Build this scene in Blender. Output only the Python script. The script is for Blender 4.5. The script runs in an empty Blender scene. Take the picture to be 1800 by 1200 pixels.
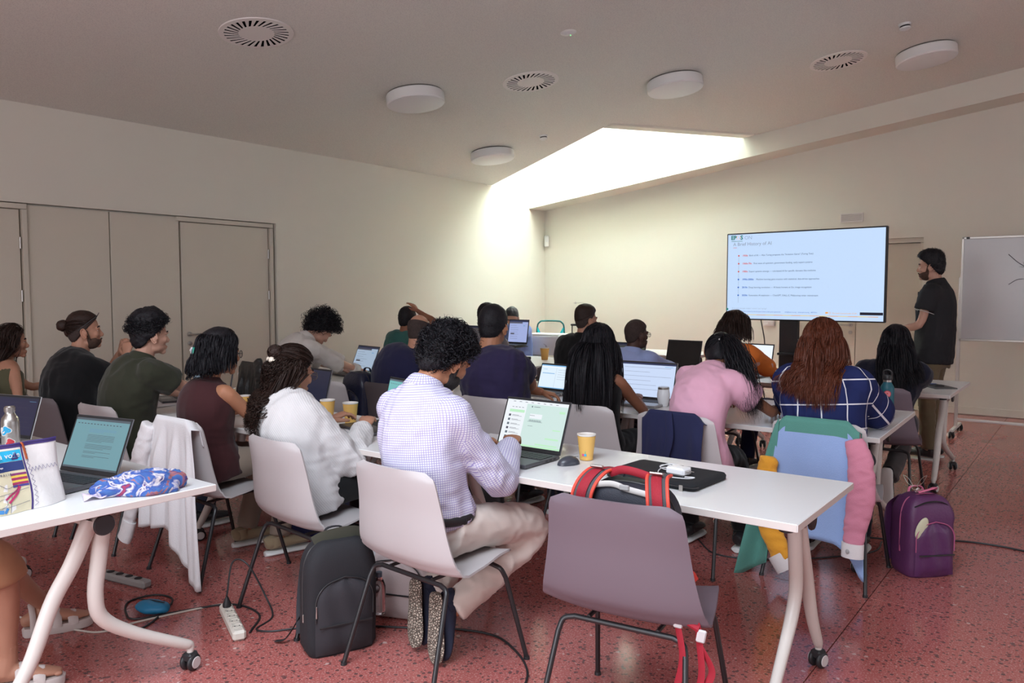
import bpy, math, random
import numpy as np
from mathutils import Vector, Matrix, noise
R=math.radians
S=bpy.context.scene
COL=S.collection
rng=np.random.RandomState(7)
# ------------------------------------------------------------ camera, world, lights, exposure
cam_d=bpy.data.cameras.new('camera'); cam=bpy.data.objects.new('camera',cam_d); COL.objects.link(cam)
cam.location=(0,0,1.48); cam.rotation_euler=(R(90-3.55),0,R(36.8))
cam_d.sensor_width=36; cam_d.lens=36*1388/1800; cam_d.clip_start=.05; cam_d.clip_end=60
S.camera=cam
S.view_settings.view_transform='Standard'; S.view_settings.look='None'
S.view_settings.gamma=1; S.view_settings.use_curve_mapping=False
S.view_settings.exposure=0.44
W=bpy.data.worlds.new('world'); S.world=W; W.use_nodes=True
bg=W.node_tree.nodes['Background']; bg.inputs[0].default_value=(.80,.90,1,1); bg.inputs[1].default_value=1.0
def area(name,loc,rot,sx,sy,power,col,spread=180):
    l=bpy.data.lights.new(name,'AREA'); l.shape='RECTANGLE'; l.size=sx; l.size_y=sy; l.energy=power; l.color=col; l.spread=R(spread)
    o=bpy.data.objects.new(name,l); COL.objects.link(o); o.location=loc; o.rotation_euler=rot; return o
# daylight down the skylight shaft, and through the windows behind and to the right of the camera
area('skylight_daylight',(-5.8,9.7,4.7),(0,0,0),2.9,1.4,780,(.90,1,.93),180)
area('rear_skylight_daylight',(-.9,-.6,4.15),(0,0,0),2.6,2.6,170,(.80,.89,1),150)
area('window_daylight',(5.55,4.6,1.75),(0,R(90),0),1.9,6.0,22,(.97,.93,1),150)
area('window_daylight_back',(-1.2,-2.9,1.75),(R(90),0,0),5.4,1.9,80,(.93,.93,1),150)
# ------------------------------------------------------------ materials
MATS={}
def mat(name,col,rough=.6,metal=0,emit=0,bump=0,bscale=300,spec=.5,ecol=None,trans=0,var=0,vscale=4,coat=0,sheen=0):
    if name in MATS: return MATS[name]
    m=bpy.data.materials.new(name); m.use_nodes=True; nt=m.node_tree; b=nt.nodes['Principled BSDF']
    c=(*col,1) if len(col)==3 else col
    b.inputs['Base Color'].default_value=c; b.inputs['Roughness'].default_value=rough; b.inputs['Metallic'].default_value=metal
    b.inputs['Specular IOR Level'].default_value=spec
    if trans: b.inputs['Transmission Weight'].default_value=trans
    if coat: b.inputs['Coat Weight'].default_value=coat
    if sheen: b.inputs['Sheen Weight'].default_value=sheen
    if emit:
        b.inputs['Emission Color'].default_value=(*(ecol or col),1); b.inputs['Emission Strength'].default_value=emit
    tc=None
    if bump or var: tc=nt.nodes.new('ShaderNodeTexCoord')
    if bump:
        n=nt.nodes.new('ShaderNodeTexNoise'); n.inputs['Scale'].default_value=bscale; n.inputs['Detail'].default_value=3
        bp=nt.nodes.new('ShaderNodeBump'); bp.inputs['Strength'].default_value=bump; bp.inputs['Distance'].default_value=.01
        nt.links.new(tc.outputs['Object'],n.inputs['Vector']); nt.links.new(n.outputs['Fac'],bp.inputs['Height']); nt.links.new(bp.outputs['Normal'],b.inputs['Normal'])
    if var:
        n=nt.nodes.new('ShaderNodeTexNoise'); n.inputs['Scale'].default_value=vscale; n.inputs['Detail'].default_value=4
        mx=nt.nodes.new('ShaderNodeMix'); mx.data_type='RGBA'
        mx.inputs[6].default_value=tuple(max(0,x*(1-var)) for x in c[:3])+(1,); mx.inputs[7].default_value=tuple(min(1,x*(1+var)) for x in c[:3])+(1,)
        nt.links.new(tc.outputs['Object'],n.inputs['Vector']); nt.links.new(n.outputs['Fac'],mx.inputs[0]); nt.links.new(mx.outputs[2],b.inputs['Base Color'])
    MATS[name]=m; return m
def srgb(r,g,b):
    f=lambda v:(v/255/12.92) if v/255<=.04045 else ((v/255+.055)/1.055)**2.4
    return (f(r),f(g),f(b))
# ------------------------------------------------------------ mesh builder
def nrm(v):
    v=np.asarray(v,float); return v/np.maximum(np.linalg.norm(v,axis=-1,keepdims=True),1e-9)
def cr(P,n):
    P=np.asarray(P,float); k=len(P)
    if k<3: 
        t=np.linspace(0,k-1,n)[:,None]; return P[0]*(1-t)+P[-1]*t
    Q=np.vstack([2*P[0]-P[1],P,2*P[-1]-P[-2]]); out=[]
    for t in np.linspace(0,k-1,n):
        i=min(int(t),k-2); f=t-i; a,b,c,d=Q[i:i+4]
        out.append(.5*((2*b)+(-a+c)*f+(2*a-5*b+4*c-d)*f*f+(-a+3*b-3*c+d)*f**3))
    return np.array(out)
def rotm(x=0,y=0,z=0):
    return np.array(Matrix.Rotation(R(z),3,'Z')@Matrix.Rotation(R(y),3,'Y')@Matrix.Rotation(R(x),3,'X'))
class MB:
    def __init__(s): s.v=[];s.f=[];s.m=[];s.n=0
    def add(s,v,f,m=0,T=None):
        v=np.asarray(v,float)
        if T is not None: v=v@T[0].T+np.asarray(T[1])
        s.v.append(v); s.f+= [tuple(i+s.n for i in q) for q in f]; s.m+= (list(m) if hasattr(m,'__len__') else [m]*len(f)); s.n+=len(v); return s
    def box(s,c,d,ch=0,Rm=None,m=0):
        d=np.asarray(d,float)/2; c=np.asarray(c,float); Rm=np.eye(3) if Rm is None else Rm
        if ch<=0:
            v=np.array([[x,y,z] for x in(-1,1) for y in(-1,1) for z in(-1,1)])*d
            f=[(0,1,3,2),(4,6,7,5),(0,4,5,1),(2,3,7,6),(0,2,6,4),(1,5,7,3)]
            return s.add(v@Rm.T+c,f,m)
        ch=min(ch,.99*d.min()); v=[];idx={}
        for x in(-1,1):
            for y in(-1,1):
                for z in(-1,1):
                    for a in range(3):
                        p=np.array([x,y,z])*(d-ch); p[a]+=np.array([x,y,z])[a]*ch; idx[(x,y,z,a)]=len(v); v.append(p)
        f=[]
        def q(*k): f.append(tuple(idx[i] for i in k))
        for sg in(-1,1):
            o=[(-1,-1),(1,-1),(1,1),(-1,1)]
            if sg<0:o=o[::-1]
            q(*[(sg,a,b,0) for a,b in o]); q(*[(b,sg,a,1) for a,b in o]); q(*[(a,b,sg,2) for a,b in o])
        for a in(-1,1):
            for b in(-1,1):
                e=[[(a,b,-1,0),(a,b,1,0),(a,b,1,1),(a,b,-1,1)],[(-1,a,b,1),(1,a,b,1),(1,a,b,2),(-1,a,b,2)],[(b,-1,a,2),(b,1,a,2),(b,1,a,0),(b,-1,a,0)]]
                for k in e: q(*(k if a*b>0 else k[::-1]))
        for x in(-1,1):
            for y in(-1,1):
                for z in(-1,1):
                    k=[(x,y,z,0),(x,y,z,1),(x,y,z,2)]; q(*(k if x*y*z>0 else k[::-1]))
        return s.add(np.array(v)@Rm.T+c,f,m)
    def tube(s,P,r,n=8,cap=True,side=None,m=0,rnd=False):
        P=np.asarray(P,float);k=len(P)
        r=np.asarray(r,float)
        if r.ndim==0: r=np.full((k,2),float(r))
        elif r.ndim==1: r=np.stack([r,r],1) if len(r)==k else np.tile(r,(k,1))
        T=np.gradient(P,axis=0); T=nrm(T)
        if side is None:
            a=np.array([0,0,1.]) if abs(T[0][2])<.9 else np.array([1.,0,0])
            A=nrm(np.cross(a,T[0])); As=[A]
            for i in range(1,k):
                A=nrm(A-T[i]*(A@T[i])); As.append(A)
            A=np.array(As)
        else:
            A=np.asarray(side,float); A=np.tile(A,(k,1)) if A.ndim==1 else A
            A=nrm(A-T*np.sum(A*T,1,keepdims=True))
        B=np.cross(T,A)
        if rnd: # rounded ends
            e=[]
            P2=[P[0]-T[0]*r[0].mean()*.8,P[0]-T[0]*r[0].mean()*.5]; 
            P=np.vstack([P2,P,[P[-1]+T[-1]*r[-1].mean()*.5,P[-1]+T[-1]*r[-1].mean()*.8]])
            r=np.vstack([r[0]*.45,r[0]*.82,r,r[-1]*.82,r[-1]*.45]); A=np.vstack([A[0],A[0],A,A[-1],A[-1]]);B=np.vstack([B[0],B[0],B,B[-1],B[-1]]);k+=4
        th=np.arange(n)*2*math.pi/n
        v=(P[:,None]+A[:,None]*(np.cos(th)[None,:,None]*r[:,0][:,None,None])+B[:,None]*(np.sin(th)[None,:,None]*r[:,1][:,None,None])).reshape(-1,3)
        f=[(i*n+j,i*n+(j+1)%n,(i+1)*n+(j+1)%n,(i+1)*n+j) for i in range(k-1) for j in range(n)]
        if cap: f+= [tuple(range(n))[::-1],tuple((k-1)*n+j for j in range(n))]
        return s.add(v,f,m)
    def lathe(s,prof,n=24,c=(0,0,0),Rm=None,m=0,cap=True):
        k=len(prof);th=np.arange(n)*2*math.pi/n
        v=np.array([[r*math.cos(t),r*math.sin(t),z] for r,z in prof for t in th])
        f=[(i*n+j,i*n+(j+1)%n,(i+1)*n+(j+1)%n,(i+1)*n+j) for i in range(k-1) for j in range(n)]
        if cap and prof[0][0]>1e-6: f.append(tuple(range(n))[::-1])
        if cap and prof[-1][0]>1e-6: f.append(tuple((k-1)*n+j for j in range(n)))
        if Rm is not None: v=v@Rm.T
        return s.add(v+np.asarray(c,float),f,m)
    def ell(s,c,r,Rm=None,nu=16,nv=10,m=0,fn=None):
        v=[];f=[]
        for i in range(nv+1):
            ph=math.pi*i/nv
            for j in range(nu):
                t=2*math.pi*j/nu; v.append([math.sin(ph)*math.cos(t),math.sin(ph)*math.sin(t),math.cos(ph)])
        v=np.array(v); 
        for i in range(nv):
            for j in range(nu): f.append((i*nu+j,(i+1)*nu+j,(i+1)*nu+(j+1)%nu,i*nu+(j+1)%nu))
        if fn is not None: v=v*fn(v)[:,None]
        v=v*np.asarray(r,float)
        if Rm is not None: v=v@np.asarray(Rm).T
        return s.add(v+np.asarray(c,float),f,m)
    def grid(s,G,th=0,m=0,closeu=False):
        G=np.asarray(G,float);a,b=G.shape[:2]
        q=[(i*b+j,(i+1)*b+j,(i+1)*b+j+1,i*b+j+1) for i in range(a-1) for j in range(b-1)]
        if closeu: q+=[((a-1)*b+j,j,j+1,(a-1)*b+j+1) for j in range(b-1)]
        if not th: return s.add(G.reshape(-1,3),q,m)
        du=np.gradient(G,axis=0);dv=np.gradient(G,axis=1);N=nrm(np.cross(du,dv)); H=G-N*th
        o=a*b; f=q+[tuple(i+o for i in x[::-1]) for x in q]
        bd=[(i,0) for i in range(a)]+[(a-1,j) for j in range(1,b)]+[(i,b-1) for i in range(a-2,-1,-1)]+[(0,j) for j in range(b-2,0,-1)]
        ids=[i*b+j for i,j in bd];L=len(ids)
        f+=[(ids[k],ids[k]+o,ids[(k+1)%L]+o,ids[(k+1)%L]) for k in range(L)]
        mm=m if not hasattr(m,'__len__') else list(m)+list(m)+[m[0]]*L
        return s.add(np.vstack([G.reshape(-1,3),H.reshape(-1,3)]),f,mm)
    def arrays(s): return np.vstack(s.v) if s.v else np.zeros((0,3))
    def build(s,name,mats,parent=None,smooth=True,angle=40,**props):
        me=bpy.data.meshes.new(name); V=s.arrays()
        me.from_pydata(V.tolist(),[],s.f)
        for m in (mats if isinstance(mats,(list,tuple)) else [mats]): me.materials.append(m)
        if any(s.m): me.polygons.foreach_set('material_index',s.m)
        if smooth:
            me.polygons.foreach_set('use_smooth',[True]*len(me.polygons))
            if angle<180:
                try: me.set_sharp_from_angle(angle=R(angle))
                except Exception: pass
        me.update()
        o=bpy.data.objects.new(name,me); COL.objects.link(o)
        if parent is not None: o.parent=parent
        for k,v in props.items(): o[k]=v
        return o
def thing(name,label,cat,loc=(0,0,0),rz=0,group=None):
    o=bpy.data.objects.new(name,None); COL.objects.link(o); o.empty_display_size=.1
    o.location=loc; o.rotation_euler=(0,0,R(rz)); o['label']=label; o['category']=cat
    if group:o['group']=group
    return o
def tag(o,label,cat,group=None):
    o['label']=label;o['category']=cat
    if group:o['group']=group
    return o
def struct(name,mb,m,smooth=False,parent=None,**k):
    o=mb.build(name,m,parent,smooth=smooth,**k)
    if parent is None:o['kind']='structure'
    return o
def dup(root,loc,rz=None,label=None,group=None,skip=()):
    r=root.copy();COL.objects.link(r);r.location=loc
    if rz is not None:r.rotation_euler=(0,0,R(rz))
    if label:r['label']=label
    if group:r['group']=group
    for ch in list(root.children):
        if ch.name.split('.')[0] in skip: continue
        c=ch.copy();COL.objects.link(c);c.parent=r
        for g in ch.children:
            d=g.copy();COL.objects.link(d);d.parent=c
    return r
def text(s,size,m,loc,rot,parent,name='lettering',ext=.0005,align='LEFT',space=1,weight=0):
    c=bpy.data.curves.new(name,'FONT');c.body=s;c.size=size;c.align_x=align;c.extrude=ext;c.space_character=space;c.offset=weight;c.resolution_u=3
    t=bpy.data.objects.new('tmp',c);COL.objects.link(t)
    dg=bpy.context.evaluated_depsgraph_get();me=bpy.data.meshes.new_from_object(t.evaluated_get(dg))
    bpy.data.objects.remove(t);bpy.data.curves.remove(c)
    me.name=name; me.materials.clear();me.materials.append(m)
    o=bpy.data.objects.new(name,me);COL.objects.link(o);o.parent=parent;o.location=loc;o.rotation_euler=rot
    return o
def vox(mb,size,sm=4,fac=.5,adapt=0):
    me=bpy.data.meshes.new('tmp');me.from_pydata(mb.arrays().tolist(),[],mb.f);me.update()
    o=bpy.data.objects.new('tmp',me);COL.objects.link(o)
    a=o.modifiers.new('r','REMESH');a.mode='VOXEL';a.voxel_size=size;a.adaptivity=adapt
    if sm:
        b=o.modifiers.new('s','SMOOTH');b.iterations=sm;b.factor=fac
    dg=bpy.context.evaluated_depsgraph_get();ev=bpy.data.meshes.new_from_object(o.evaluated_get(dg))
    V=np.empty(len(ev.vertices)*3);ev.vertices.foreach_get('co',V);V=V.reshape(-1,3)
    N=np.empty(len(ev.vertices)*3);ev.vertices.foreach_get('normal',N);N=N.reshape(-1,3)
    F=[tuple(p.vertices) for p in ev.polygons]
    bpy.data.objects.remove(o);bpy.data.meshes.remove(me);bpy.data.meshes.remove(ev)
    return V,N,F
def wn(V,seed,scale,oct=3):
    """cheap smooth noise in about -1..1"""
    r=np.random.RandomState(seed);out=np.zeros(len(V));amp=1;tot=0
    for o in range(oct):
        for k in range(4):
            d=nrm(r.normal(size=3))*scale*(1.9**o)*r.uniform(.7,1.3);w=nrm(r.normal(size=3))*scale*(1.9**o)*.7
            out+=amp*np.sin(V@d+r.uniform(0,6)+1.6*np.sin(V@w+r.uniform(0,6)))/4
        tot+=amp;amp*=.5
    return out/tot*1.6
# ============================================================ ROOM
XL,YB=-7.51,10.96; CK=.127
def cz(x): return 3.106+CK*(x+7.51)
paint=mat('cream_wall_paint',(.765,.735,.645),.85,bump=.04,bscale=120,spec=.2)
ceilm=mat('perforated_ceiling_paint',(.52,.46,.39),.9,spec=.15)
nt=ceilm.node_tree;b=nt.nodes['Principled BSDF'];tc=nt.nodes.new('ShaderNodeTexCoord');vo=nt.nodes.new('ShaderNodeTexVoronoi');vo.inputs['Scale'].default_value=95;vo.inputs['Randomness'].default_value=1
rp=nt.nodes.new('ShaderNodeValToRGB');rp.color_ramp.elements[0].position=.18;rp.color_ramp.elements[0].color=(.67,.66,.615,1);rp.color_ramp.elements[1].position=.5;rp.color_ramp.elements[1].color=(.79,.78,.715,1)
nt.links.new(tc.outputs['Object'],vo.inputs['Vector']);nt.links.new(vo.outputs['Distance'],rp.inputs[0]);nt.links.new(rp.outputs[0],b.inputs['Base Color'])
doorm=mat('cream_laminate',(.68,.63,.53),.55,spec=.35)
steel=mat('brushed_steel',(.55,.53,.5),.35,1)
seam=mat('dark_joint',(.08,.06,.05),.9)
white=mat('white_plastic',(.82,.82,.80),.45)
shaftm=mat('white_shaft_plaster',(.9,.88,.78),.9)
# floor
fl=bpy.data.materials.new('red_terrazzo');fl.use_nodes=True;nt=fl.node_tree;b=nt.nodes['Principled BSDF'];L=nt.links
geo=nt.nodes.new('ShaderNodeNewGeometry')
def vor(scale,feat='F1'):
    v=nt.nodes.new('ShaderNodeTexVoronoi');v.inputs['Scale'].default_value=scale;v.feature=feat;L.new(geo.outputs['Position'],v.inputs['Vector']);return v
def mathn(op,a,bv):
    n=nt.nodes.new('ShaderNodeMath');n.operation=op
    for i,x in enumerate((a,bv)):
        if isinstance(x,(int,float)): n.inputs[i].default_value=x
        else: L.new(x,n.inputs[i])
    return n.outputs[0]
def mixc(f,a,bv):
    n=nt.nodes.new('ShaderNodeMix');n.data_type='RGBA'
    L.new(f,n.inputs[0])
    for i,x in ((6,a),(7,bv)):
        if isinstance(x,tuple): n.inputs[i].default_value=(*x,1)
        else: L.new(x,n.inputs[i])
    return n.outputs[2]
n1=nt.nodes.new('ShaderNodeTexNoise');n1.inputs['Scale'].default_value=1.3;n1.inputs['Detail'].default_value=5;L.new(geo.outputs['Position'],n1.inputs['Vector'])
n2=nt.nodes.new('ShaderNodeTexNoise');n2.inputs['Scale'].default_value=130;n2.inputs['Detail'].default_value=2;L.new(geo.outputs['Position'],n2.inputs['Vector'])
base=mixc(n1.outputs['Fac'],(.36,.085,.075),(.46,.15,.135))
base=mixc(mathn('MULTIPLY',mathn('GREATER_THAN',n2.outputs['Fac'],.58),.6),base,(.62,.33,.30))
# warp for irregular chips
wv=nt.nodes.new('ShaderNodeTexNoise');wv.inputs['Scale'].default_value=26;L.new(geo.outputs['Position'],wv.inputs['Vector'])
va=nt.nodes.new('ShaderNodeVectorMath');va.operation='SCALE';va.inputs[3].default_value=.022;L.new(wv.outputs['Color'],va.inputs[0])
vb=nt.nodes.new('ShaderNodeVectorMath');vb.operation='ADD';L.new(geo.outputs['Position'],vb.inputs[0]);L.new(va.outputs[0],vb.inputs[1])
for sc,thr,pr,colr in ((38,.30,.42,(.075,.05,.052)),(60,.30,.70,(.11,.06,.06)),(24,.20,.90,(.60,.42,.38))):
    v=vor(sc);L.new(vb.outputs[0],v.inputs['Vector'])
    sp=nt.nodes.new('ShaderNodeSeparateColor');L.new(v.outputs['Color'],sp.inputs[0])
    k=mathn('MULTIPLY',mathn('LESS_THAN',v.outputs['Distance'],thr),mathn('GREATER_THAN',sp.outputs[0],pr))
    base=mixc(mathn('MULTIPLY',k,.8),base,colr)
L.new(base,b.inputs['Base Color'])
mr=nt.nodes.new('ShaderNodeMapRange');mr.inputs[3].default_value=.09;mr.inputs[4].default_value=.24;L.new(n1.outputs['Fac'],mr.inputs[0]);L.new(mr.outputs[0],b.inputs['Roughness'])
b.inputs['Specular IOR Level'].default_value=.5
fb=MB();fb.box((-1,4,-.06),(13.2,14.2,.1));floor=struct('floor',fb,seam)
xs=[XL,-6.36,-3.61,-.86,1.89,5.5];ys=[-3,-1.46,1.29,4.04,6.79,9.54,YB]
for i in range(len(xs)-1):
    for j in range(len(ys)-1):
        m_=MB();m_.box(((xs[i]+xs[i+1])/2,(ys[j]+ys[j+1])/2,-.01),(xs[i+1]-xs[i]-.004,ys[j+1]-ys[j]-.004,.02),.001);m_.build('slab',fl,floor,smooth=False)
# left wall with recessed panelling
HZ=2.255;PY=5.59
w=MB();w.box((XL-.15,(PY+YB)/2,1.9),(.3,YB-PY,3.8));w.box((XL-.15,(PY-3)/2,(HZ+3.8)/2),(.3,PY+3,3.8-HZ));w.box((XL-.2,(PY-3)/2,HZ/2),(.2,PY+3,HZ))
wl=struct('wall_left',w,paint)
for a,c in ((2.98,3.735),(3.745,4.44)):
    m_=MB();m_.box((XL-.065,(a+c)/2,HZ/2-.006),(.05,c-a,HZ-.016),.002);m_.build('panel',doorm,wl,smooth=False)
for a,c in ((-1.3,.4),(.41,1.9)):
    m_=MB();m_.box((XL-.065,(a+c)/2,HZ/2-.006),(.05,c-a,HZ-.016),.002);m_.build('panel',doorm,wl,smooth=False)
def door_left(nm,y0,y1,handle):
    r=MB();r.box((XL-.05,(y0+y1)/2,2.225),(.08,y1-y0+.1,.045),.003)
    r.box((XL-.05,y1+.03,1.1),(.08,.04,2.195),.003);d=struct(nm,r,doorm)
    l=MB();l.box((XL-.06,(y0+y1)/2,1.1),(.045,y1-y0-.008,2.195),.003);lf=l.build('door_leaf',doorm,d,smooth=False)
    for z in (1.05+.86-.0,.35,1.45):
        h=MB();h.tube([(XL-.033,y1-.004,z-.05),(XL-.033,y1-.004,z+.05)],.009,10);h.build('hinge',steel,d)
    if handle:
        y=y0+.07
        h=MB();h.lathe([(.0,0),(.026,0),(.026,.01),(.0,.01)],20,(XL-.038,y,1.05),rotm(0,90,0));h.tube(cr([(XL-.03,y,1.05),(XL+.015,y,1.05),(XL+.02,y+.02,1.05),(XL+.02,y+.13,1.05)],10),.010,10);h.build('handle',steel,d)
        h=MB();h.lathe([(0,0),(.024,0),(.024,.012),(.01,.014),(0,.014)],20,(XL-.038,y,.955),rotm(0,90,0));h.build('lock',steel,d)
door_left('door_1',4.456,5.51,True)
door_left('door_2',1.95,2.965,False)
# back wall with double door
DX0,DX1,DZ=-3.46,-1.815,2.165
w=MB();w.box(((XL+DX0)/2,YB+.15,2.2),(DX0-XL,.3,4.4));w.box(((DX1+5.5)/2,YB+.15,2.5),(5.5-DX1,.3,5));w.box(((DX0+DX1)/2,YB+.15,(DZ+5)/2),(DX1-DX0,.3,5-DZ));w.box(((DX0+DX1)/2,YB+.25,DZ/2),(DX1-DX0,.1,DZ))
struct('wall_back',w,paint)
r=MB();r.box(((DX0+DX1)/2,YB+.09,DZ-.031),(DX1-DX0-.002,.14,.06),.003);r.box((DX0+.03,YB+.09,DZ/2-.031),(.06,.139,DZ-.062),.003);r.box((DX1-.02,YB+.09,DZ/2-.031),(.04,.139,DZ-.062),.003)
d=struct('door_3',r,doorm)
for a,c in ((DX0+.06,-2.60),(-2.594,DX1-.04)):
    l=MB();l.box(((a+c)/2,YB+.075,1.05),(c-a,.045,2.095),.003);l.build('door_leaf',doorm,d,smooth=False)
h=MB();h.lathe([(0,0),(.026,0),(.026,.01),(0,.01)],20,(-2.66,YB+.052,1.05),rotm(90,0,0));h.tube(cr([(-2.66,YB+.04,1.05),(-2.66,YB+.0,1.05),(-2.68,YB-.005,1.05),(-2.79,YB-.005,1.05)],10),.01,10);h.build('handle',steel,d)
h=MB();h.lathe([(0,0),(.024,0),(.024,.012),(0,.014)],20,(-2.66,YB+.052,.955),rotm(90,0,0));h.build('lock',steel,d)
for x0,x1,nm in ((XL,DX0,'baseboard_back'),(DX1,5.5,'baseboard_back_right')):
    r=MB();r.box(((x0+x1)/2,YB-.008,.05),(x1-x0,.016,.09),.003);struct(nm,r,paint)
r=MB();r.box((XL+.008,(PY+YB)/2,.05),(.016,YB-PY,.09),.003);struct('baseboard_left',r,paint)
# right and rear walls with real window openings
def win_wall(nm,axis,pos,a0,a1,H,wins,z0,z1):
    w=MB()
    def bx(a,c,lo,hi):
        if axis=='x': w.box((pos,(a+c)/2,(lo+hi)/2),(.3,c-a,hi-lo))
        else: w.box(((a+c)/2,pos,(lo+hi)/2),(c-a,.3,hi-lo))
    bx(a0,a1,0,z0);bx(a0,a1,z1,H);e=a0
    for p,q in wins: bx(e,p,z0,z1);e=q
    bx(e,a1,z0,z1);struct(nm,w,paint)
    gl=mat('window_glass',(.95,.97,1),.02,trans=1)
    for k,(p,q) in enumerate(wins):
        f=MB()
        def fb_(a,c,lo,hi,t=.07):
            if axis=='x': f.box((pos,(a+c)/2,(lo+hi)/2),(t,c-a,hi-lo),.004)
            else: f.box(((a+c)/2,pos,(lo+hi)/2),(c-a,t,hi-lo),.004)
        fb_(p,q,z0,z0+.06);fb_(p,q,z1-.06,z1);fb_(p,p+.06,z0,z1);fb_(q-.06,q,z0,z1);fb_((p+q)/2-.03,(p+q)/2+.03,z0,z1)
        struct('window_%d'%(k+1+(0 if axis=='x' else 4)),f,white)
win_wall('wall_right','x',5.65,-3,YB,5.2,[(1.3,4.2),(4.6,7.8)],.75,2.75)
win_wall('wall_rear','y',-3.15,XL,5.8,5.2,[(-4.4,-1.6),(-1.2,1.8)],.75,2.75)
# ceiling with the skylight hole
def cp(x,y,dz=0): return (x,y,cz(x)+dz)
h1,h2,h3,h4=(XL,9.53),(-4.87,8.32),(-3.97,10.5),(XL,10.5)
c=MB();TH=.25
for poly in ([(XL-.3,1),(5.8,1),(5.8,8.32),(XL-.3,8.32)],[(XL-.3,-3.3),(-2.3,-3.3),(-2.3,1),(XL-.3,1)],[(.5,-3.3),(5.8,-3.3),(5.8,1),(.5,1)],[(-2.3,-3.3),(.5,-3.3),(.5,-2),(-2.3,-2)],[(XL,8.32),h2,h1],[h2,(5.8,8.32),(5.8,10.5),h3],[(XL-.3,8.32),(XL,8.32),h1,(XL-.3,9.53)]):
    k=len(poly);v=[cp(*p) for p in poly]+[cp(*p,TH) for p in poly]
    c.add(v,[tuple(range(k)),tuple(range(k,2*k))]+[(i,(i+1)%k,(i+1)%k+k,i+k) for i in range(k)])
struct('ceiling',c,ceilm)
# beam along the back wall
v=[(XL,10.5,cz(XL)-.274),(XL,YB+.0,cz(XL)-.274),(5.8,YB,cz(5.8)-.274),(5.8,10.5,cz(5.8)-.274)]
v+=[(x,y,z+2.9 if x<0 else z+1.2) for x,y,z in v]
m_=MB();m_.add(v,[(0,1,2,3),(4,5,6,7),(0,1,5,4),(1,2,6,5),(2,3,7,6),(3,0,4,7)]);struct('trim_1',m_,paint)
# skylight shaft
sh=MB();T=5.75
def wallq(p,q,z0=0,off=(0,0)):
    a=cp(*p,z0);bq=cp(*q,z0);o=(p[0]+off[0],p[1]+off[1]);o2=(q[0]+off[0],q[1]+off[1])
    v=[a,bq,(q[0],q[1],T),(p[0],p[1],T),(o[0],o[1],a[2]),(o2[0],o2[1],bq[2]),(o2[0],o2[1],T),(o[0],o[1],T)]
    sh.add(v,[(0,1,2,3),(4,5,6,7),(0,1,5,4),(1,2,6,5),(2,3,7,6),(3,0,4,7)])
wallq(h1,h2,0,(-.08,-.18));wallq(h2,h3,0,(.18,-.08));wallq((XL+.003,9.4),(XL+.003,10.5),-.02,(-.2,0))
struct('trim_2',sh,shaftm)
T=4.6;sh=MB()
for a_,b_,c_ in (((-2.3,-2),(.5,-2),(0,-.1)),((.5,-2),(.5,1),(.1,0)),((.5,1),(-2.3,1),(0,.1)),((-2.3,1),(-2.3,-2),(-.1,0))): wallq(a_,b_,0,c_)
struct('trim_3',sh,shaftm)
m_=MB();m_.box((-5.9,9.4,T+.02),(3.9,2.6,.03));o=struct('window_6',m_,mat('skylight_glazing',(.95,.97,1),.02,trans=1))
# things on ceiling
from_n=nrm(np.array([-CK,0,1.]));cq=np.array(Vector((0,0,1)).rotation_difference(Vector(from_n)).to_matrix())
ventm=mat('vent_white_metal',(.84,.80,.76),.5)
def vent(x,y,lab):
    o=tag(bpy.data.objects.new('ceiling_vent',None),lab,'vent','round ceiling diffusers');COL.objects.link(o);o.location=cp(x,y);o.rotation_euler=Matrix(cq.tolist()).to_euler()
    m_=MB();m_.lathe([(.0,-.0075),(.250,-.0075),(.250,-.001),(0,-.001)],48);m_.build('backing',mat('vent_void',(.004,.004,.004),1,spec=0),o)
    m_=MB();m_.lathe([(.232,-.012),(.268,-.010),(.270,-.002),(.232,-.004)],64,cap=False);m_.build('rim',ventm,o)
    m_=MB();m_.lathe([(0,-.012),(.128,-.012),(.13,-.004),(0,-.004)],48);m_.build('centre_plate',ventm,o)
    for k in range(28):
        a=2*math.pi*k/28;p=MB();tw=.32
        i0=np.array([math.cos(a),math.sin(a)])*.124;e0=np.array([math.cos(a+.22),math.sin(a+.22)])*.236;t=nrm(e0-i0);n_=np.array([-t[1],t[0]])
        q=[i0-n_*.0058,i0+n_*.0058,e0+n_*.0145,e0-n_*.0145]
        p.add([(*u,-.012) for u in q]+[(*u,-.0095) for u in q],[(0,1,2,3),(4,5,6,7),(0,1,5,4),(1,2,6,5),(2,3,7,6),(3,0,4,7)]);p.build('slat',ventm,o,smooth=False)
vent(-5.12,3.67,'round slotted vent at the left end of the ceiling, largest in view')
vent(-4.46,6.26,'round slotted vent in the middle of the ceiling between two lamps')
vent(-2.2,8.35,'round slotted vent on the right, beside the partly shaded lamp')
opal=mat('opal_lamp_diffuser',(.80,.80,.80),.35,bump=.02)
def lamp(x,y,lab):
    o=tag(bpy.data.objects.new('ceiling_lamp',None),lab,'ceiling lamp','round ceiling lamps');COL.objects.link(o);o.location=cp(x,y);o.rotation_euler=Matrix(cq.tolist()).to_euler()
    m_=MB();m_.lathe([(0,-.008),(.262,-.008),(.262,0),(0,0)],48);m_.build('mounting_ring',mat('lamp_gap',(.1,.09,.08),.8),o)
    m_=MB();m_.lathe([(0,-.012),(.272,-.012),(.277,-.02),(.277,-.098),(.273,-.104)],56);m_.build('housing',ventm if 0 else white,o,angle=30)
    m_=MB();m_.lathe([(.272,-.1),(.268,-.108),(.25,-.113),(0,-.115)],56);m_.build('diffuser',opal,o)
lamp(-5.35,5.6,'round white ceiling lamp, unlit, left of the middle vent')
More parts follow.
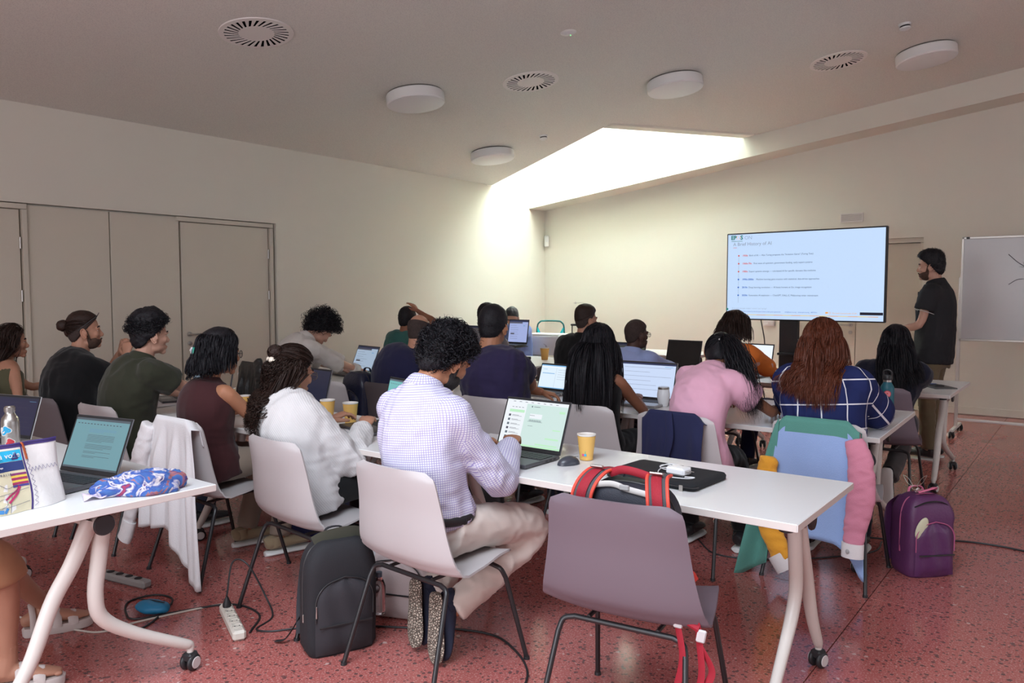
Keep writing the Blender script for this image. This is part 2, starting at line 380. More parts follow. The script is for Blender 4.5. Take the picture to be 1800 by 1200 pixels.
lamp(-3.53,7.44,'round white ceiling lamp above the gap between skylight and right vent')
lamp(-1.5,8.83,'round white ceiling lamp at the far right, tinted grey')
lamp(-6.28,7.97,'round white ceiling lamp closest to the skylight, with bright underside')
def sensor(x,y,lab,kind):
    o=tag(bpy.data.objects.new('smoke_detector' if kind else 'ceiling_sensor',None),lab,'sensor');COL.objects.link(o);o.location=cp(x,y);o.rotation_euler=Matrix(cq.tolist()).to_euler()
    if kind:
        m_=MB();m_.lathe([(0,-.02),(.05,-.02),(.052,0),(0,0)],28);m_.build('base',white,o)
        m_=MB();m_.lathe([(0,-.034),(.042,-.034),(.042,-.02),(0,-.02)],28);m_.build('grille',mat('dark_plastic',(.02,.02,.022),.5),o)
        m_=MB();m_.lathe([(0,-.056),(.025,-.056),(.046,-.046),(.048,-.034),(0,-.034)],28);m_.build('cover',white,o)
    else:
        m_=MB();m_.lathe([(0,-.006),(.055,-.006),(.066,0),(0,0)],32);m_.build('rim',white,o)
        m_=MB();m_.lathe([(0,-.016),(.03,-.014),(.042,-.006),(0,-.006)],28);m_.build('lens',opal,o)
        m_=MB();m_.ell((.0,.03,-.016),(.005,.005,.003));m_.build('indicator',mat('green_led',(.2,.9,.3),.4,emit=1.5),o)
sensor(-3.59,5.57,'flat round sensor near the top middle of the ceiling',0)
sensor(-5.47,7.94,'small smoke detector between the lamp and the skylight edge',1)
sensor(-1.51,7.86,'small smoke detector at the far right beside a vent',1)
# wall-mounted bits
o=thing('alarm_sensor','small white motion sensor box high in the room corner','sensor',(XL+.06,YB-.04,2.33),45)
m_=MB();m_.box((0,0,0),(.075,.06,.19),.015);m_.build('casing',white,o,smooth=False)
m_=MB();m_.box((0,-.032,.03),(.05,.01,.09),.004);m_.build('lens',opal,o,smooth=False)
o=thing('wall_vent','small rectangular air grille on the wall above the screen','vent',(-2.665,YB-.012,2.452))
m_=MB()
for zz in(-.052,.052): m_.box((0,0,zz),(.28,.02,.012),.002)
for xx in(-.134,.134): m_.box((xx,0,0),(.012,.02,.116),.002)
m_.build('frame',ventm,o,smooth=False)
m_=MB();m_.box((0,.005,0),(.26,.006,.1));m_.build('backing',mat('grille_grey',(.5,.46,.42),.8),o,smooth=False)
for k in range(9):
    m_=MB();m_.box((0,-.001,-.043+k*.0107),(.257,.012,.004),0,rotm(25,0,0));m_.build('slat',ventm,o,smooth=False)
o=thing('switch_plate','white switch plate low on the wall left of the screen stand','switch',(-3.72,YB-.01,1.06))
m_=MB();m_.box((0,0,0),(.16,.018,.085),.004);m_.build('plate',white,o,smooth=False)
m_=MB();m_.box((-.03,-.012,0),(.05,.01,.055),.003);m_.build('rocker',white,o,smooth=False)
m_=MB();m_.box((.04,-.012,0),(.05,.01,.055),.003);m_.build('rocker',white,o,smooth=False)
# ============================================================ FURNITURE
black_steel=mat('black_painted_steel',(.018,.018,.02),.35,spec=.6)
blackp=mat('black_plastic',(.02,.02,.022),.45)
greyp=mat('grey_plastic',(.35,.34,.34),.5)
SH={'mauve':mat('mauve_shell',(.175,.135,.160),.5,bump=.03,bscale=900),'light':mat('warm_grey_shell',(.52,.49,.49),.45,bump=.03,bscale=900),
 'dark':mat('taupe_shell',(.115,.095,.10),.55,bump=.03,bscale=900)}
def smooth0(t): t=min(max((t-.2)/.2,0),1);return t
def make_chair(col,label,group=None):
    """origin on the floor under the seat centre, facing +Y; top edge of the back at y=-.24"""
    o=thing('plastic_chair',label,'chair',group=group)
    prof=cr([(.205,.425),(.197,.442),(.11,.445),(0,.432),(-.11,.428),(-.165,.447),(-.195,.50),(-.21,.58),(-.222,.68),(-.238,.77),(-.247,.835)],34)
    G=[]
    wid=cr([(0,.395),(.06,.43),(.25,.47),(.42,.49),(.52,.50),(.62,.488),(.75,.455),(.9,.42),(.97,.40),(1,.385)],34)
    for i,(y,z) in enumerate(prof):
        t=i/33;w=wid[i][1]/2*(1.06+.09*smooth0(t))
        if t>.955: w-=.045*((t-.955)/.045)**2
        if t<.05: w-=.03*((.05-t)/.05)**2
        d=prof[min(i+1,33)]-prof[max(i-1,0)];n=np.array([-d[1],d[0]]);n=n/np.linalg.norm(n)
        if n[1]<0 and t<.3:n=-n
        row=[]
        for j in range(17):
            u=-1+j/8;cv=(.035 if t<.4 else .045)*abs(u)**2.6*(1-.3*abs(t-.5))
            yy,zz=(y,z)
            if t<.35: zz+=cv*.7
            elif t>.55: yy+=cv
            else:
                f=(t-.35)/.2; zz+=cv*.7*(1-f)+.01*f; yy+=cv*f
            if t>.9: zz-=.012*abs(u)**4*(t-.9)/.1
            row.append((u*w,yy,zz))
        G.append(row)
    m_=MB();m_.grid(G,.008);m_.build('shell',SH[col],o,angle=60)
    fx,fy=.255,.262;hx=.20;hz=.398
    for sx in(-1,1):
        for sy,hy,zz in((-1,-.13,.392),(1,.15,.40)):
            P=[(sx*fx,sy*fy,.006),(sx*(hx+.02),hy+sy*.025,zz-.05),(sx*(hx+.008),hy+sy*.008,zz-.012),(sx*(hx-.03),hy,zz)]
            Q=np.vstack([np.array(P[0])[None],cr(P[1:],8)])
            m_=MB();m_.tube(Q,.0095,10);lg=m_.build('leg',black_steel,o)
            m_=MB();m_.lathe([(.0,0),(.013,0),(.012,.012),(0,.012)],12,(sx*fx,sy*fy,0));m_.build('foot_cap',blackp,lg)
    m_=MB()
    for hy,zz in((-.13,.392),(.15,.40)): m_.tube([(-.172,hy,zz),(.172,hy,zz)],.0095,10)
    for sx in(-1,1): m_.tube([(sx*.12,-.13,.40),(sx*.12,.15,.408)],.0075,8)
    m_.build('frame',black_steel,o)
    return o
_ch={}
def chair(x,yb,col,label,rz=0,group=None):
    """x, yb: world position of the top edge of the back"""
    a=R(rz);px_=x-math.sin(a)*.24;py_=yb+math.cos(a)*.24
    if col not in _ch:
        c=_ch[col]=make_chair(col,label,group);c.location=(px_,py_,0);c.rotation_euler=(0,0,a);return c
    return dup(_ch[col],(px_,py_,0),rz,label,group)
G1='chairs of the nearest row';G2='chairs of the second row';G3='chairs of the third row'
chair(-1.205,2.12,'mauve','empty mauve-grey plastic chair holding the red backpack, nearest on the right',7)
chair(-2.115,2.05,'light','pale grey plastic chair under the man in the checked shirt',-5)
chair(-2.95,2.13,'light','pale grey plastic chair under the curly-haired woman in white',-7)
chair(-3.79,2.17,'light','pale grey chair with a white linen shirt hung over its back',-2)
chair(-4.66,2.17,'light','pale beige chair behind the man in the dark green shirt')
chair(-5.30,2.13,'dark','dark taupe chair behind the man with a hair bun')
chair(-6.32,2.13,'dark','dark taupe chair at the far left behind the bare-shouldered woman')
chair(-3.05,3.78,'light','pale grey chair under the broad man in a navy T-shirt')
chair(-2.42,3.86,'light','pale grey chair under the woman with very long black hair')
chair(-1.81,3.84,'light','pale chair with a navy jacket draped over its back',-3)
chair(-1.13,4.06,'light','chair under the red-haired woman, covered by a patchwork jacket')
chair(-4.12,3.93,'dark','dark taupe chair under the bald man in navy')
chair(-4.60,3.80,'light','empty pale grey chair beside the navy backpack, behind two paper cups')
chair(-5.57,3.93,'dark','dark chair of the man in white linen, under a black leather jacket',-8)
chair(-1.24,5.80,'mauve','mauve chair under the dark-haired woman seated near the whiteboard')
chair(-2.42,5.75,'dark','chair under the woman in the orange floral blouse')
chair(-3.25,5.7,'light','chair under the man in the light blue shirt with glasses')
chair(-3.78,5.7,'dark','chair under the man in a black shirt in the third row')
chair(-5.95,5.7,'dark','chair under the man in teal with a hand on his head')
chair(-4.93,5.7,'dark','chair under the man in grey mostly hidden by the navy T-shirt')
chair(-6.42,7.3,'light','small pale grey empty chair by the left wall beyond the open laptop',150)
chair(-5.86,8.3,'light','chair of the man in light blue at the far tables',180)
chair(-4.3,8.0,'light','empty beige chair far behind the man with glasses',175)
# ---- tables
topm=mat('white_laminate_top',(.84,.84,.84),.28,spec=.5)
edge=mat('white_table_edge',(.70,.64,.60),.5)
legm=mat('cream_painted_metal',(.68,.63,.58),.35)
hub=mat('caster_disc',(.62,.58,.57),.4)
def caster(par,x,y,z=0,rz=0):
    c=MB();Rm=rotm(0,0,rz);
    m_=MB();m_.tube([(x,y,.05),(x,y,.085)],.012,10);m_.box((x,y,.055),(.045,.05,.035),.008,Rm);st=m_.build('caster',blackp,par)
    for sgn in(-1,1):
        m_=MB();m_.lathe([(0,-.011),(.024,-.011),(.032,-.006),(.034,0),(.032,.006),(.024,.011),(0,.011)],24,np.array((x,y,.034))+Rm@np.array((sgn*.017,0,0)),Rm@rotm(0,90,0));m_.build('wheel',blackp,st)
        m_=MB();m_.lathe([(0,-.002),(.021,-.002),(.023,0),(.021,.002),(0,.002)],24,np.array((x,y,.034))+Rm@np.array((sgn*.030,0,0)),Rm@rotm(0,90,0));m_.build('wheel_disc',hub,st)
def table(x0,x1,y0,y1,label,rz=0,dropped=None,group=None,z=.74):
    cx,cy=(x0+x1)/2,(y0+y1)/2;w,d=x1-x0,y1-y0
    o=thing('folding_table',label,'table',(cx,cy,0),rz,group)
    m_=MB();m_.box((0,0,z-.0135),(w,d,.027),.0025);
    tp=m_.build('tabletop',[topm],o,smooth=False)
    m_=MB()
    for sx in(-1,1): m_.box((sx*(w/2+.0005),0,z-.0135),(.0016,d-.005,.0225))
    for sy in(-1,1): m_.box((0,sy*(d/2+.0005),z-.0135),(w-.005,.0016,.0225))
    m_.build('edge_band',edge,tp,smooth=False)
    zb=z-.075
    m_=MB();m_.tube([(-w/2+.075,0,zb),(w/2-.075,0,zb)],[.034,.028],14,side=(0,1,0));m_.build('crossbeam',legm,o)
    for sx in(-1,1):
        xe=sx*(w/2-.11)
        for (px_,zz) in ((xe+sx*.04,0),):
            m_=MB();m_.lathe([(0,0),(.036,0),(.038,.006),(.034,.014),(0,.014)],24,(xe+sx*.05,0,zb),rotm(0,90*sx,0));m_.build('end_cap',blackp,o)
        m_=MB();m_.box((xe,0,z-.04),(.05,d*.55,.022),.004);m_.build('bracket',greyp if sx<0 else blackp,o,smooth=False)
        for sy in (-1,1):
            m_=MB();m_.lathe([(0,-.014),(.024,-.014),(.026,0),(0,0)],16,(sx*(w/2-.05),sy*(d/2-.05),z-.027));m_.build('stop_pad',blackp,o)
            # tapered leg: drops beside its twin, then kicks out to its caster
            k=sy*sx if 0 else sy
            yo=sy*.022;L=d/2-.07
            if sy<0: P=[(xe,yo,zb+.01),(xe,-.055-.10*L,zb-.13),(xe,-.03-.38*L,.42),(xe+sx*.006,-.70*L,.24),(xe+sx*.012,-L*.94,.115),(xe+sx*.012,-L,.092),(xe+sx*.012,-L,.07)]
            else: P=[(xe,yo,zb+.01),(xe,yo-.02,zb-.14),(xe,yo-.035,zb-.26),(xe-sx*.004,.03*L,.31),(xe+sx*.0,.36*L,.22),(xe+sx*.012,.90*L,.118),(xe+sx*.012,L,.098),(xe+sx*.012,L,.07)]
            Q=cr(P,30);rr=np.interp(np.linspace(0,1,30),[0,.45,.85,1],[.030,.026,.017,.0125]);r2=np.interp(np.linspace(0,1,30),[0,.45,.85,1],[.026,.024,.016,.0125])
            m_=MB();m_.tube(Q,np.stack([r2,rr],1),14,side=(1,0,0));lg=m_.build('leg',legm,o)
            caster(o,xe+sx*.012,P[-1][1],0,18*sy)
    return o
GT='white folding tables'
table(-2.56,-.755,2.53,3.235,'near white folding table with laptop sleeve, mouse and paper cup',180)
table(-4.38,-2.60,2.53,3.235,'white folding table with two paper cups before the curly-haired woman')
table(-6.2,-4.42,2.53,3.235,'white folding table before the man with the bun and his neighbour',group=None)
t0=table(-4.52,-2.73,.94,1.745,'front left white folding table with tote bag and blue scarf',-1)
table(-2.70,-.90,4.28,5.40,'white table in the second row with the teal bottle on it',1.5)
table(-4.54,-2.74,4.28,5.40,'white second-row table before the men in navy')
table(-6.36,-4.58,4.28,5.40,'white second-row table before the man in white linen')
table(-2.66,-.86,6.42,7.5,'white third-row table at the right with a tablet on it')
table(-4.50,-2.70,6.42,7.5,'white third-row table in front of the man with glasses')
table(-6.34,-4.54,6.42,7.5,'white third-row table with an amber paper cup')
table(-7.05,-5.45,8.75,9.6,'far white table of the man in light blue by the corner',z=.78)
table(-5.2,-3.7,8.3,9.1,'far white table behind the black-shirted man',z=.76)
# ---- laptops
lapgrey=mat('graphite_laptop',(.10,.10,.11),.4,.3);lapsil=mat('silver_laptop',(.45,.45,.46),.35,.7);keym=mat('black_keys',(.025,.025,.03),.5)
def em(c,s=1): 
    n='screen_%d_%d_%d_%d'%(c[0]*255,c[1]*255,c[2]*255,s*10)
    return mat(n,(.02,.02,.02),.3,emit=s*.74,ecol=c)
def laptop(label,x,y,rz,w=.35,d=.235,open_=110,body=lapgrey,bez=blackp,z=.742,screen=None,content='doc',lit=.9,off=False,lidh=None,mats=None,knob=0):
    """x,y: middle of the hinge; the keyboard runs towards local -Y"""
    o=thing('laptop',label,'laptop',(x,y,z),rz);lh=lidh or d*.93
    m_=MB();m_.box((0,-d/2,.009),(w,d,.016),.003);bs=m_.build('base',body,o,smooth=False)
    m_=MB()
    for r in range(5):
        for c in range(13):
            m_.box((-w*.43+c*w*.86/12,-.045-r*.019,.0185),(w*.86/12-.003,.0155,.0025))
    m_.build('keyboard',keym,bs,smooth=False)
    m_=MB();m_.box((0,-d*.79,.0175),(w*.32,d*.28,.001));m_.build('touchpad',mat('touchpad_grey',(.16,.16,.17),.3),bs,smooth=False)
    for k in range(3):
        m_=MB();m_.box((w/2,-.04-.03*k,.009),(.002,.016,.006));m_.build('port',blackp,bs,smooth=False)
    a=open_-90;Rm=rotm(-a,0,0)   # lid plane: local x across, local z up, screen faces -Y
    T=(Rm,np.array((0,.002,.016)))
    m_=MB();m_.box(T[1]+Rm@np.array((0,.003,lh/2)),(w,.006,lh),.002,Rm);ld=m_.build('lid',body,o,smooth=False)
    m_=MB();m_.box(T[1]+Rm@np.array((0,-.0012,lh/2)),(w-.004,.002,lh-.004),0,Rm);m_.build('bezel',bez,ld,smooth=False)
    sw,sh_=w-.018,lh-.03;zc=.018+sh_/2
    def q(m_,x0,z0,x1,z1,mi,lay):
        yv=-.0024-lay*.0002
        v=[(x0,yv,z0),(x1,yv,z0),(x1,yv,z1),(x0,yv,z1)];m_.add(np.array(v)@Rm.T+T[1],[(0,1,2,3)],mi)
    sc=screen or (.5,.75,.8)
    if off:
        m_=MB();q(m_,-sw/2,zc-sh_/2,sw/2,zc+sh_/2,0,0);m_.build('screen',mat('screen_off',(.01,.01,.012),.12),ld,smooth=False);return o
    ms=[em(sc,lit),em((.12,.16,.2),lit),em((.2,.2,.28),lit*.5),em((.55,.9,.6),lit),em((.9,.95,1),lit),em((.2,.45,.75),lit),em((.05,.07,.2),lit*.5)]
    m_=MB();X=lambda u:-sw/2+u*sw;Z=lambda v:zc-sh_/2+v*sh_
    q(m_,X(0),Z(0),X(1),Z(1),0,0)
    def bar(u0,v0,u1,v1,mi,l=1): q(m_,X(u0),Z(v0),X(u1),Z(v1),mi,l)
    rr=random.Random(len(label))
    if content=='doc':
        bar(0,.955,1,1,1);bar(0,0,1,.035,1)
        for k in range(14): bar(.05+k*.06,.88,.05+k*.06+.03,.895,2,1)
        v=.78
        for k,n in enumerate((3,6,4,2,2)):
            for i in range(n):
                bar(.3,v,.3+(.5 if i<n-1 else rr.uniform(.15,.4)),v+.007,5 if k==0 else 1);v-=.026
            v-=.035
    elif content=='chat':
        bar(0,.93,1,1,4);bar(0,0,1,.04,3);bar(0,.04,.34,.93,4);bar(.07,.72,.32,.78,3,2)
        for k in range(8): bar(.1+k*.1,.955,.14+k*.1,.965,2,2)
        for k in range(6):
            z0=.62-.095*k
            cxx=.09; mm=[0.012]
            for s_ in range(1): bar(cxx-.018,z0,cxx+.018,z0+.05,1 if k%3 else 2,3)
            bar(.13,z0+.03,.24,z0+.037,2,3);bar(.13,z0+.012,.29,z0+.018,2,3)
        for k in range(4): bar(.1+k*.055,.83,.13+k*.055,.84,2,3)
        bar(.42,.86,.44,.89,1,3);bar(.46,.87,.56,.88,2,3)
        bar(.42,.62,.62,.72,4,2);
        for k in range(16): bar(.42+k*.0125,.555,.42+k*.0125+.004+.004*(k%2),.59,1,3)
        bar(.40,.545,.64,.551,1,3)
        bar(.88,.78,.97,.83,3,2);bar(.83,.40,.95,.425,3,2);bar(.74,.2,.95,.235,3,2);bar(.60,.06,.95,.09,3,1)
        bar(.42,.68,.5,.687,2,3);bar(.42,.45,.5,.456,2,3)
    elif content=='web':
        bar(0,.93,1,1,6);bar(0,.86,.7,.93,2)
        for k in range(7): bar(.08,.76-.1*k,.08+rr.uniform(.2,.6),.768-.1*k,2);
        bar(.75,.74,.85,.78,5);bar(.1,.35,.3,.42,2)
    elif content=='code':
        for k in range(16): bar(.06+.03*rr.randint(0,3),.88-.052*k,.2+rr.uniform(.05,.5),.893-.052*k,rr.choice([0,5]) if 0 else 5)
    elif content=='split':
        bar(0,.95,1,1,5);bar(0,.9,1,.945,4);bar(0,0,1,.035,5);bar(.5,.04,.503,.9,2);bar(.08,.8,.2,.815,5);bar(.06,.62,.46,.65,5)
        for k in range(5): bar(.56,.8-.1*k,.9,.806-.1*k,2)
    elif content=='mail':
        bar(0,.95,1,1,6)
        for k in range(6): bar(.05,.86-.13*k,.05+rr.uniform(.4,.9),.866-.13*k,2)
        bar(.8,.9,.95,.915,5)
    m_.build('screen',ms,ld,smooth=False)
    return o
laptop('dark laptop showing a green chat window, in front of the checked-shirt man',-2.085,2.90,-1,w=.365,d=.255,open_=112,screen=(.66,.84,.80),content='chat',lit=.95,lidh=.245)
laptop('laptop with a teal document screen behind the checked-shirt man',-3.10,3.08,-16,w=.36,d=.26,open_=104,screen=(.22,.62,.62),content='doc',lit=.8,lidh=.25)
laptop('laptop with a teal-grey text document at the front left table',-3.22,1.475,12,w=.33,d=.235,open_=112,screen=(.25,.52,.60),content='doc',lit=.62,lidh=.235)
laptop('laptop with a dark blue screen at the left edge behind the steel bottle',-4.36,1.62,14,w=.33,d=.23,open_=108,body=lapsil,screen=(.03,.03,.12),content='mail',lit=.4)
laptop('silver laptop with a web page, beside the man in white linen',-5.42,4.93,-12,w=.37,d=.26,open_=112,body=lapgrey,screen=(.45,.58,.75),content='web',lit=.75,lidh=.25)
laptop('small silver-white laptop with a bright split screen by the navy T-shirt',-3.22,4.80,-6,w=.31,d=.22,open_=108,body=lapsil,screen=(.75,.88,1),content='split',lit=1.0)
laptop('wide silver laptop with a mail page beside the long black hair',-2.47,4.80,0,w=.42,d=.27,open_=106,body=lapsil,screen=(.62,.74,.98),content='mail',lit=.95,lidh=.26)
laptop('dark laptop with navy code screen between maroon top and curly hair',-4.72,3.10,-35,w=.33,d=.23,open_=100,screen=(.03,.04,.12),content='code',lit=.4)
laptop('dark laptop with a black-navy screen near the curly-haired woman\'s face',-4.12,3.30,-8,w=.38,d=.24,open_=104,screen=(.02,.025,.07),content='off' ,lit=.5,lidh=.235)
laptop('laptop just visible between the man with the bun and his neighbour',-5.05,3.05,-20,w=.33,d=.23,open_=105,screen=(.45,.62,.8),content='doc',lit=.7)
laptop('black laptop with its screen off beyond the light blue shirt',-3.22,7.02,-8,w=.38,d=.24,open_=102,off=True,lidh=.27)
laptop('laptop with a blank white screen beyond the orange blouse',-2.50,6.95,-6,w=.34,d=.24,open_=104,screen=(.86,.93,1),content='none',lit=1.0,lidh=.27)
laptop('laptop with a colourful wallpaper far behind, left of the bespectacled man',-3.80,7.03,-4,w=.36,d=.24,open_=100,screen=(.10,.12,.10),content='web',lit=.5)
laptop('tall dark laptop with lilac web page, raised beside the navy T-shirt head',-5.17,7.0,0,w=.27,d=.22,open_=100,z=.90,screen=(.42,.50,.85),content='web',lit=.85,lidh=.27)
laptop('dark laptop edge visible left of the navy T-shirt man\'s head',-5.80,7.05,-5,w=.35,d=.24,open_=100,z=.86,screen=(.05,.06,.09),content='web',lit=.4)
o=thing('laptop_riser','black riser under the laptop with the lilac page','laptop stand',(-5.18,6.92,.742))
m_=MB();m_.box((0,0,.148),(.28,.22,.008),.002);m_.build('platform',blackp,o,smooth=False)
m_=MB();m_.tube([(0,.02,.006),(0,.0,.146)],.02,12);m_.build('column',blackp,o)
m_=MB();m_.box((0,0,.005),(.22,.2,.01),.002);m_.build('foot',blackp,o,smooth=False)
o=thing('laptop_riser','grey riser under the farthest dark laptop','laptop stand',(-5.80,6.97,.742))
m_=MB();m_.box((0,0,.108),(.28,.22,.008),.002);m_.build('platform',greyp,o,smooth=False)
m_=MB();m_.tube([(0,.02,.006),(0,.0,.106)],.02,12);m_.build('column',greyp,o)
m_=MB();m_.box((0,0,.005),(.22,.2,.01),.002);m_.build('foot',greyp,o,smooth=False)
# ---- television
o=thing('television','large screen on a black stand showing a history slide','television',(-2.545,8.45,0),-4)
TW,TH_,TC=1.672,.95,1.655
m_=MB();m_.box((0,.03,TC),(TW,.055,TH_),.006);m_.build('housing',blackp,o,smooth=False)
def tq(m_,u0,v0,u1,v1,mi=0,l=0):
    x0,x1=-TW/2+.014+u0*(TW-.028),-TW/2+.014+u1*(TW-.028);z0,z1=TC+TH_/2-.014-v0*(TH_-.028),TC+TH_/2-.014-v1*(TH_-.028);y=.0018-.0006*l
    m_.add([(x0,y,z1),(x1,y,z1),(x1,y,z0),(x0,y,z0)],[(0,1,2,3)],mi)
SC=em((.55,.72,.98),1.0)
m_=MB();tq(m_,0,0,1,1);scr=m_.build('screen',SC,o,smooth=False)
cols=dict(dk=em((.05,.09,.2),.8),gr=em((.0,.22,.18),.8),rd=em((.75,.08,.06),.9),bl=em((.02,.14,.6),.9),or_=em((.9,.38,.03),.95),ye=em((.95,.65,.05),.95),lt=em((.35,.45,.65),.9),gy=em((.28,.33,.45),.9))
def tt(s,u,v,size,m,w=0,sp=1):
    x=-TW/2+.014+u*(TW-.028);z=TC+TH_/2-.014-v*(TH_-.028)
    text(s,size,m,(x,-.0012,z),(R(90),0,0),scr,'lettering',ext=.0002,weight=w,space=sp)
tt('EP',.022,.060,.062,cols['gr'],.0022);tt('S',.0885,.060,.062,cols['gr'],.0022)
m_=MB();c0=np.array((-TW/2+.014+.0745*(TW-.028),-.001,TC+TH_/2-.014-.036*(TH_-.028)));m_.tube([c0+np.array((.0205*math.cos(a),0,.0205*math.sin(a))) for a in np.linspace(0,6.28,24)],[.0065,.001],6,side=(0,1,0));m_.build('emblem',cols['or_'],scr)
m_=MB();tq(m_,.024,.078,.103,.083,0,2);m_.build('logo_line',cols['gr'],scr,smooth=False)
tt('ON',.117,.062,.055,cols['lt']);tt('A Brief History of AI',.038,.135,.052,cols['gy'])
m_=MB();tq(m_,.038,.155,.064,.159,0,2);m_.build('title_rule',cols['rd'],scr,smooth=False)
rows=[('1950s:','Birth of AI \u2014 Alan Turing proposes the "Imitation Game" (Turing Test)','rd',.103),('1960s-70s:','First wave of optimism, government funding, early expert systems','rd',.175),('1980s:','Expert systems emerge \u2014 rule-based AI for specific domains like medicine','rd',.103),('1990s-2000s:','Machine learning gains traction with statistical, data-driven approaches','bl',.195),('2010s:','Deep learning revolution \u2014 AI beats humans at Go, image recognition','bl',.103),('2020s:','Generative AI explosion \u2014 ChatGPT, DALL-E, Midjourney enter mainstream','bl',.103)]
for k,(a,b_,c,u) in enumerate(rows):
    v=.262+k*.094
    tt(a,.105,v,.0255,cols[c],.0006);tt(b_,.105+(.047 if u==.103 else .078 if u==.175 else .098),v,.0245,cols['dk'],0,.98)
m_=MB()
x=-TW/2+.014+.079*(TW-.028)
m_.box((x,.0008,TC+TH_/2-.014-.53*(TH_-.028)),(.002,.001,.56*(TH_-.028)));m_.build('timeline',cols['gy'],scr,smooth=False)
for k in range(6):
    m_=MB();m_.lathe([(0,0),(.009,0)],16,(x,-.0008,TC+TH_/2-.014-(.253+k*.094)*(TH_-.028)),rotm(90,0,0));m_.f=[f for f in m_.f];m_.build('timeline_dot',cols['rd'] if k<3 else cols['bl'],scr,smooth=False)
tt('AI has gone through multiple "winters" and "springs"',.035,.885,.019,cols['lt'])
tt('EPOS ON is funded by the European Union under grant agreement',.09,.921,.017,cols['bl']);tt('info@epos-eu.org   www.epos-eu.org   #EPOSon',.40,.921,.017,cols['bl'])
tt('This work is licensed under CC BY',.70,.925,.017,cols['or_'])
m_=MB();tq(m_,.018,.905,.036,.925,0,2);m_.build('flag',cols['bl'],scr,smooth=False)
m_=MB();m_.tube([(-TW/2+.014+u*(TW-.028),-.001,TC+TH_/2-.014-.915*(TH_-.028)) for u in (.66,.675)],.007,8)
for u in(.664,.686):
    c0=np.array((-TW/2+.014+u*(TW-.028),-.001,TC+TH_/2-.014-.918*(TH_-.028)));m_.tube([c0+np.array((.009*math.cos(a),0,.009*math.sin(a))) for a in np.linspace(0,6.28,16)],.0012,4)
m_.build('licence_badge',cols['or_'],scr)
for k in range(16):
    m_=MB();u=.035+k*.0585;tq(m_,u,.950,u+.0585,.956,0,2);m_.build('stripe',cols['or_'] if k%2 else cols['ye'],scr,smooth=False)
m_=MB();tq(m_,.865,.905,.998,.935,0,2);m_.build('status_bar',em((.01,.01,.04),.5),scr,smooth=False)
m_=MB();m_.lathe([(0,0),(.013,0)],16,(-TW/2+.018,-.001,TC+TH_/2-.014-.89*(TH_-.028)),rotm(90,0,0));m_.build('round_badge',cols['gr'],scr)
m_=MB();m_.box((-.14,.075,.9),(.20,.06,1.56),.006);m_.build('column',blackp,o,smooth=False)
m_=MB();m_.box((.0,.08,1.62),(.5,.04,.4),.005);m_.build('mounting_plate',blackp,o,smooth=False)
m_=MB();m_.box((.05,.0,.835),(.46,.30,.025),.004);m_.build('shelf',blackp,o,smooth=False)
m_=MB();m_.tube(cr([(-.62,-.1,.04),(-.14,.07,.09),(.38,-.1,.04)],12),.028,8);m_.tube([(-.14,.07,.08),(-.14,.4,.05)],.028,8);m_.build('foot',blackp,o)
m_=MB();m_.tube(cr([(-.45,.05,1.2),(-.42,.1,.9),(-.46,.1,.6),(-.35,.1,.05)],20),.006,6);m_.build('cable',blackp,o)
# ---- whiteboard on a wheeled frame
o=thing('whiteboard','white board on a wheeled frame with arrows drawn on it','whiteboard',(-1.175,9.3,0),0)
wbm=mat('whiteboard_enamel',(.62,.64,.64),.3);al=mat('aluminium',(.62,.60,.56),.4,.6)
m_=MB();m_.box((.9,.01,1.515),(1.78,.02,1.02));m_.build('board',wbm,o,smooth=False)
m_=MB()
for zz in(.995,2.035): m_.box((.9,.005,zz),(1.82,.03,.022),.003)
for xx in(0,1.8): m_.box((xx,.005,1.515),(.022,.03,1.06),.003)
m_.build('frame',al,o,smooth=False)
m_=MB();m_.box((.045,-.012,2.035),(.03,.01,.02),.002);m_.build('corner_clip',blackp,o,smooth=False)
for xx in(-.015,1.815):
    m_=MB();m_.box((xx,.03,.86),(.03,.045,1.56),.004);m_.build('post',al,o,smooth=False)
    m_=MB();m_.box((xx,.03,.075),(.035,.62,.03),.004);m_.build('foot_bar',white,o,smooth=False)
    for yy in(-.26,.32): caster(o,xx,yy,0,20)
m_=MB();m_.tube([(0,.03,.16),(1.8,.03,.16)],.016,10);m_.build('stretcher',white,o)
ink=mat('dark_marker_ink',(.05,.05,.06),.6)
def arrow(P,h):
    m_=MB();Q=cr([(a,-.003,b) for a,b in P],10);m_.tube(Q,[.0035,.0006],5,side=(1,0,0));e=Q[-1];dd=nrm(Q[-1]-Q[-3])
    for s_ in(-1,1):
        r_=rotm(0,150*s_,0)@dd;m_.tube([e,e+r_*h],[.0035,.0006],5,side=(1,0,0) if abs(dd[0])<.9 else (0,0,1))
    m_.build('drawn_arrow',ink,o)
arrow([(.40,1.86),(.48,1.78),(.55,1.73)],.06);arrow([(.41,1.56),(.49,1.61),(.60,1.61)],.06)
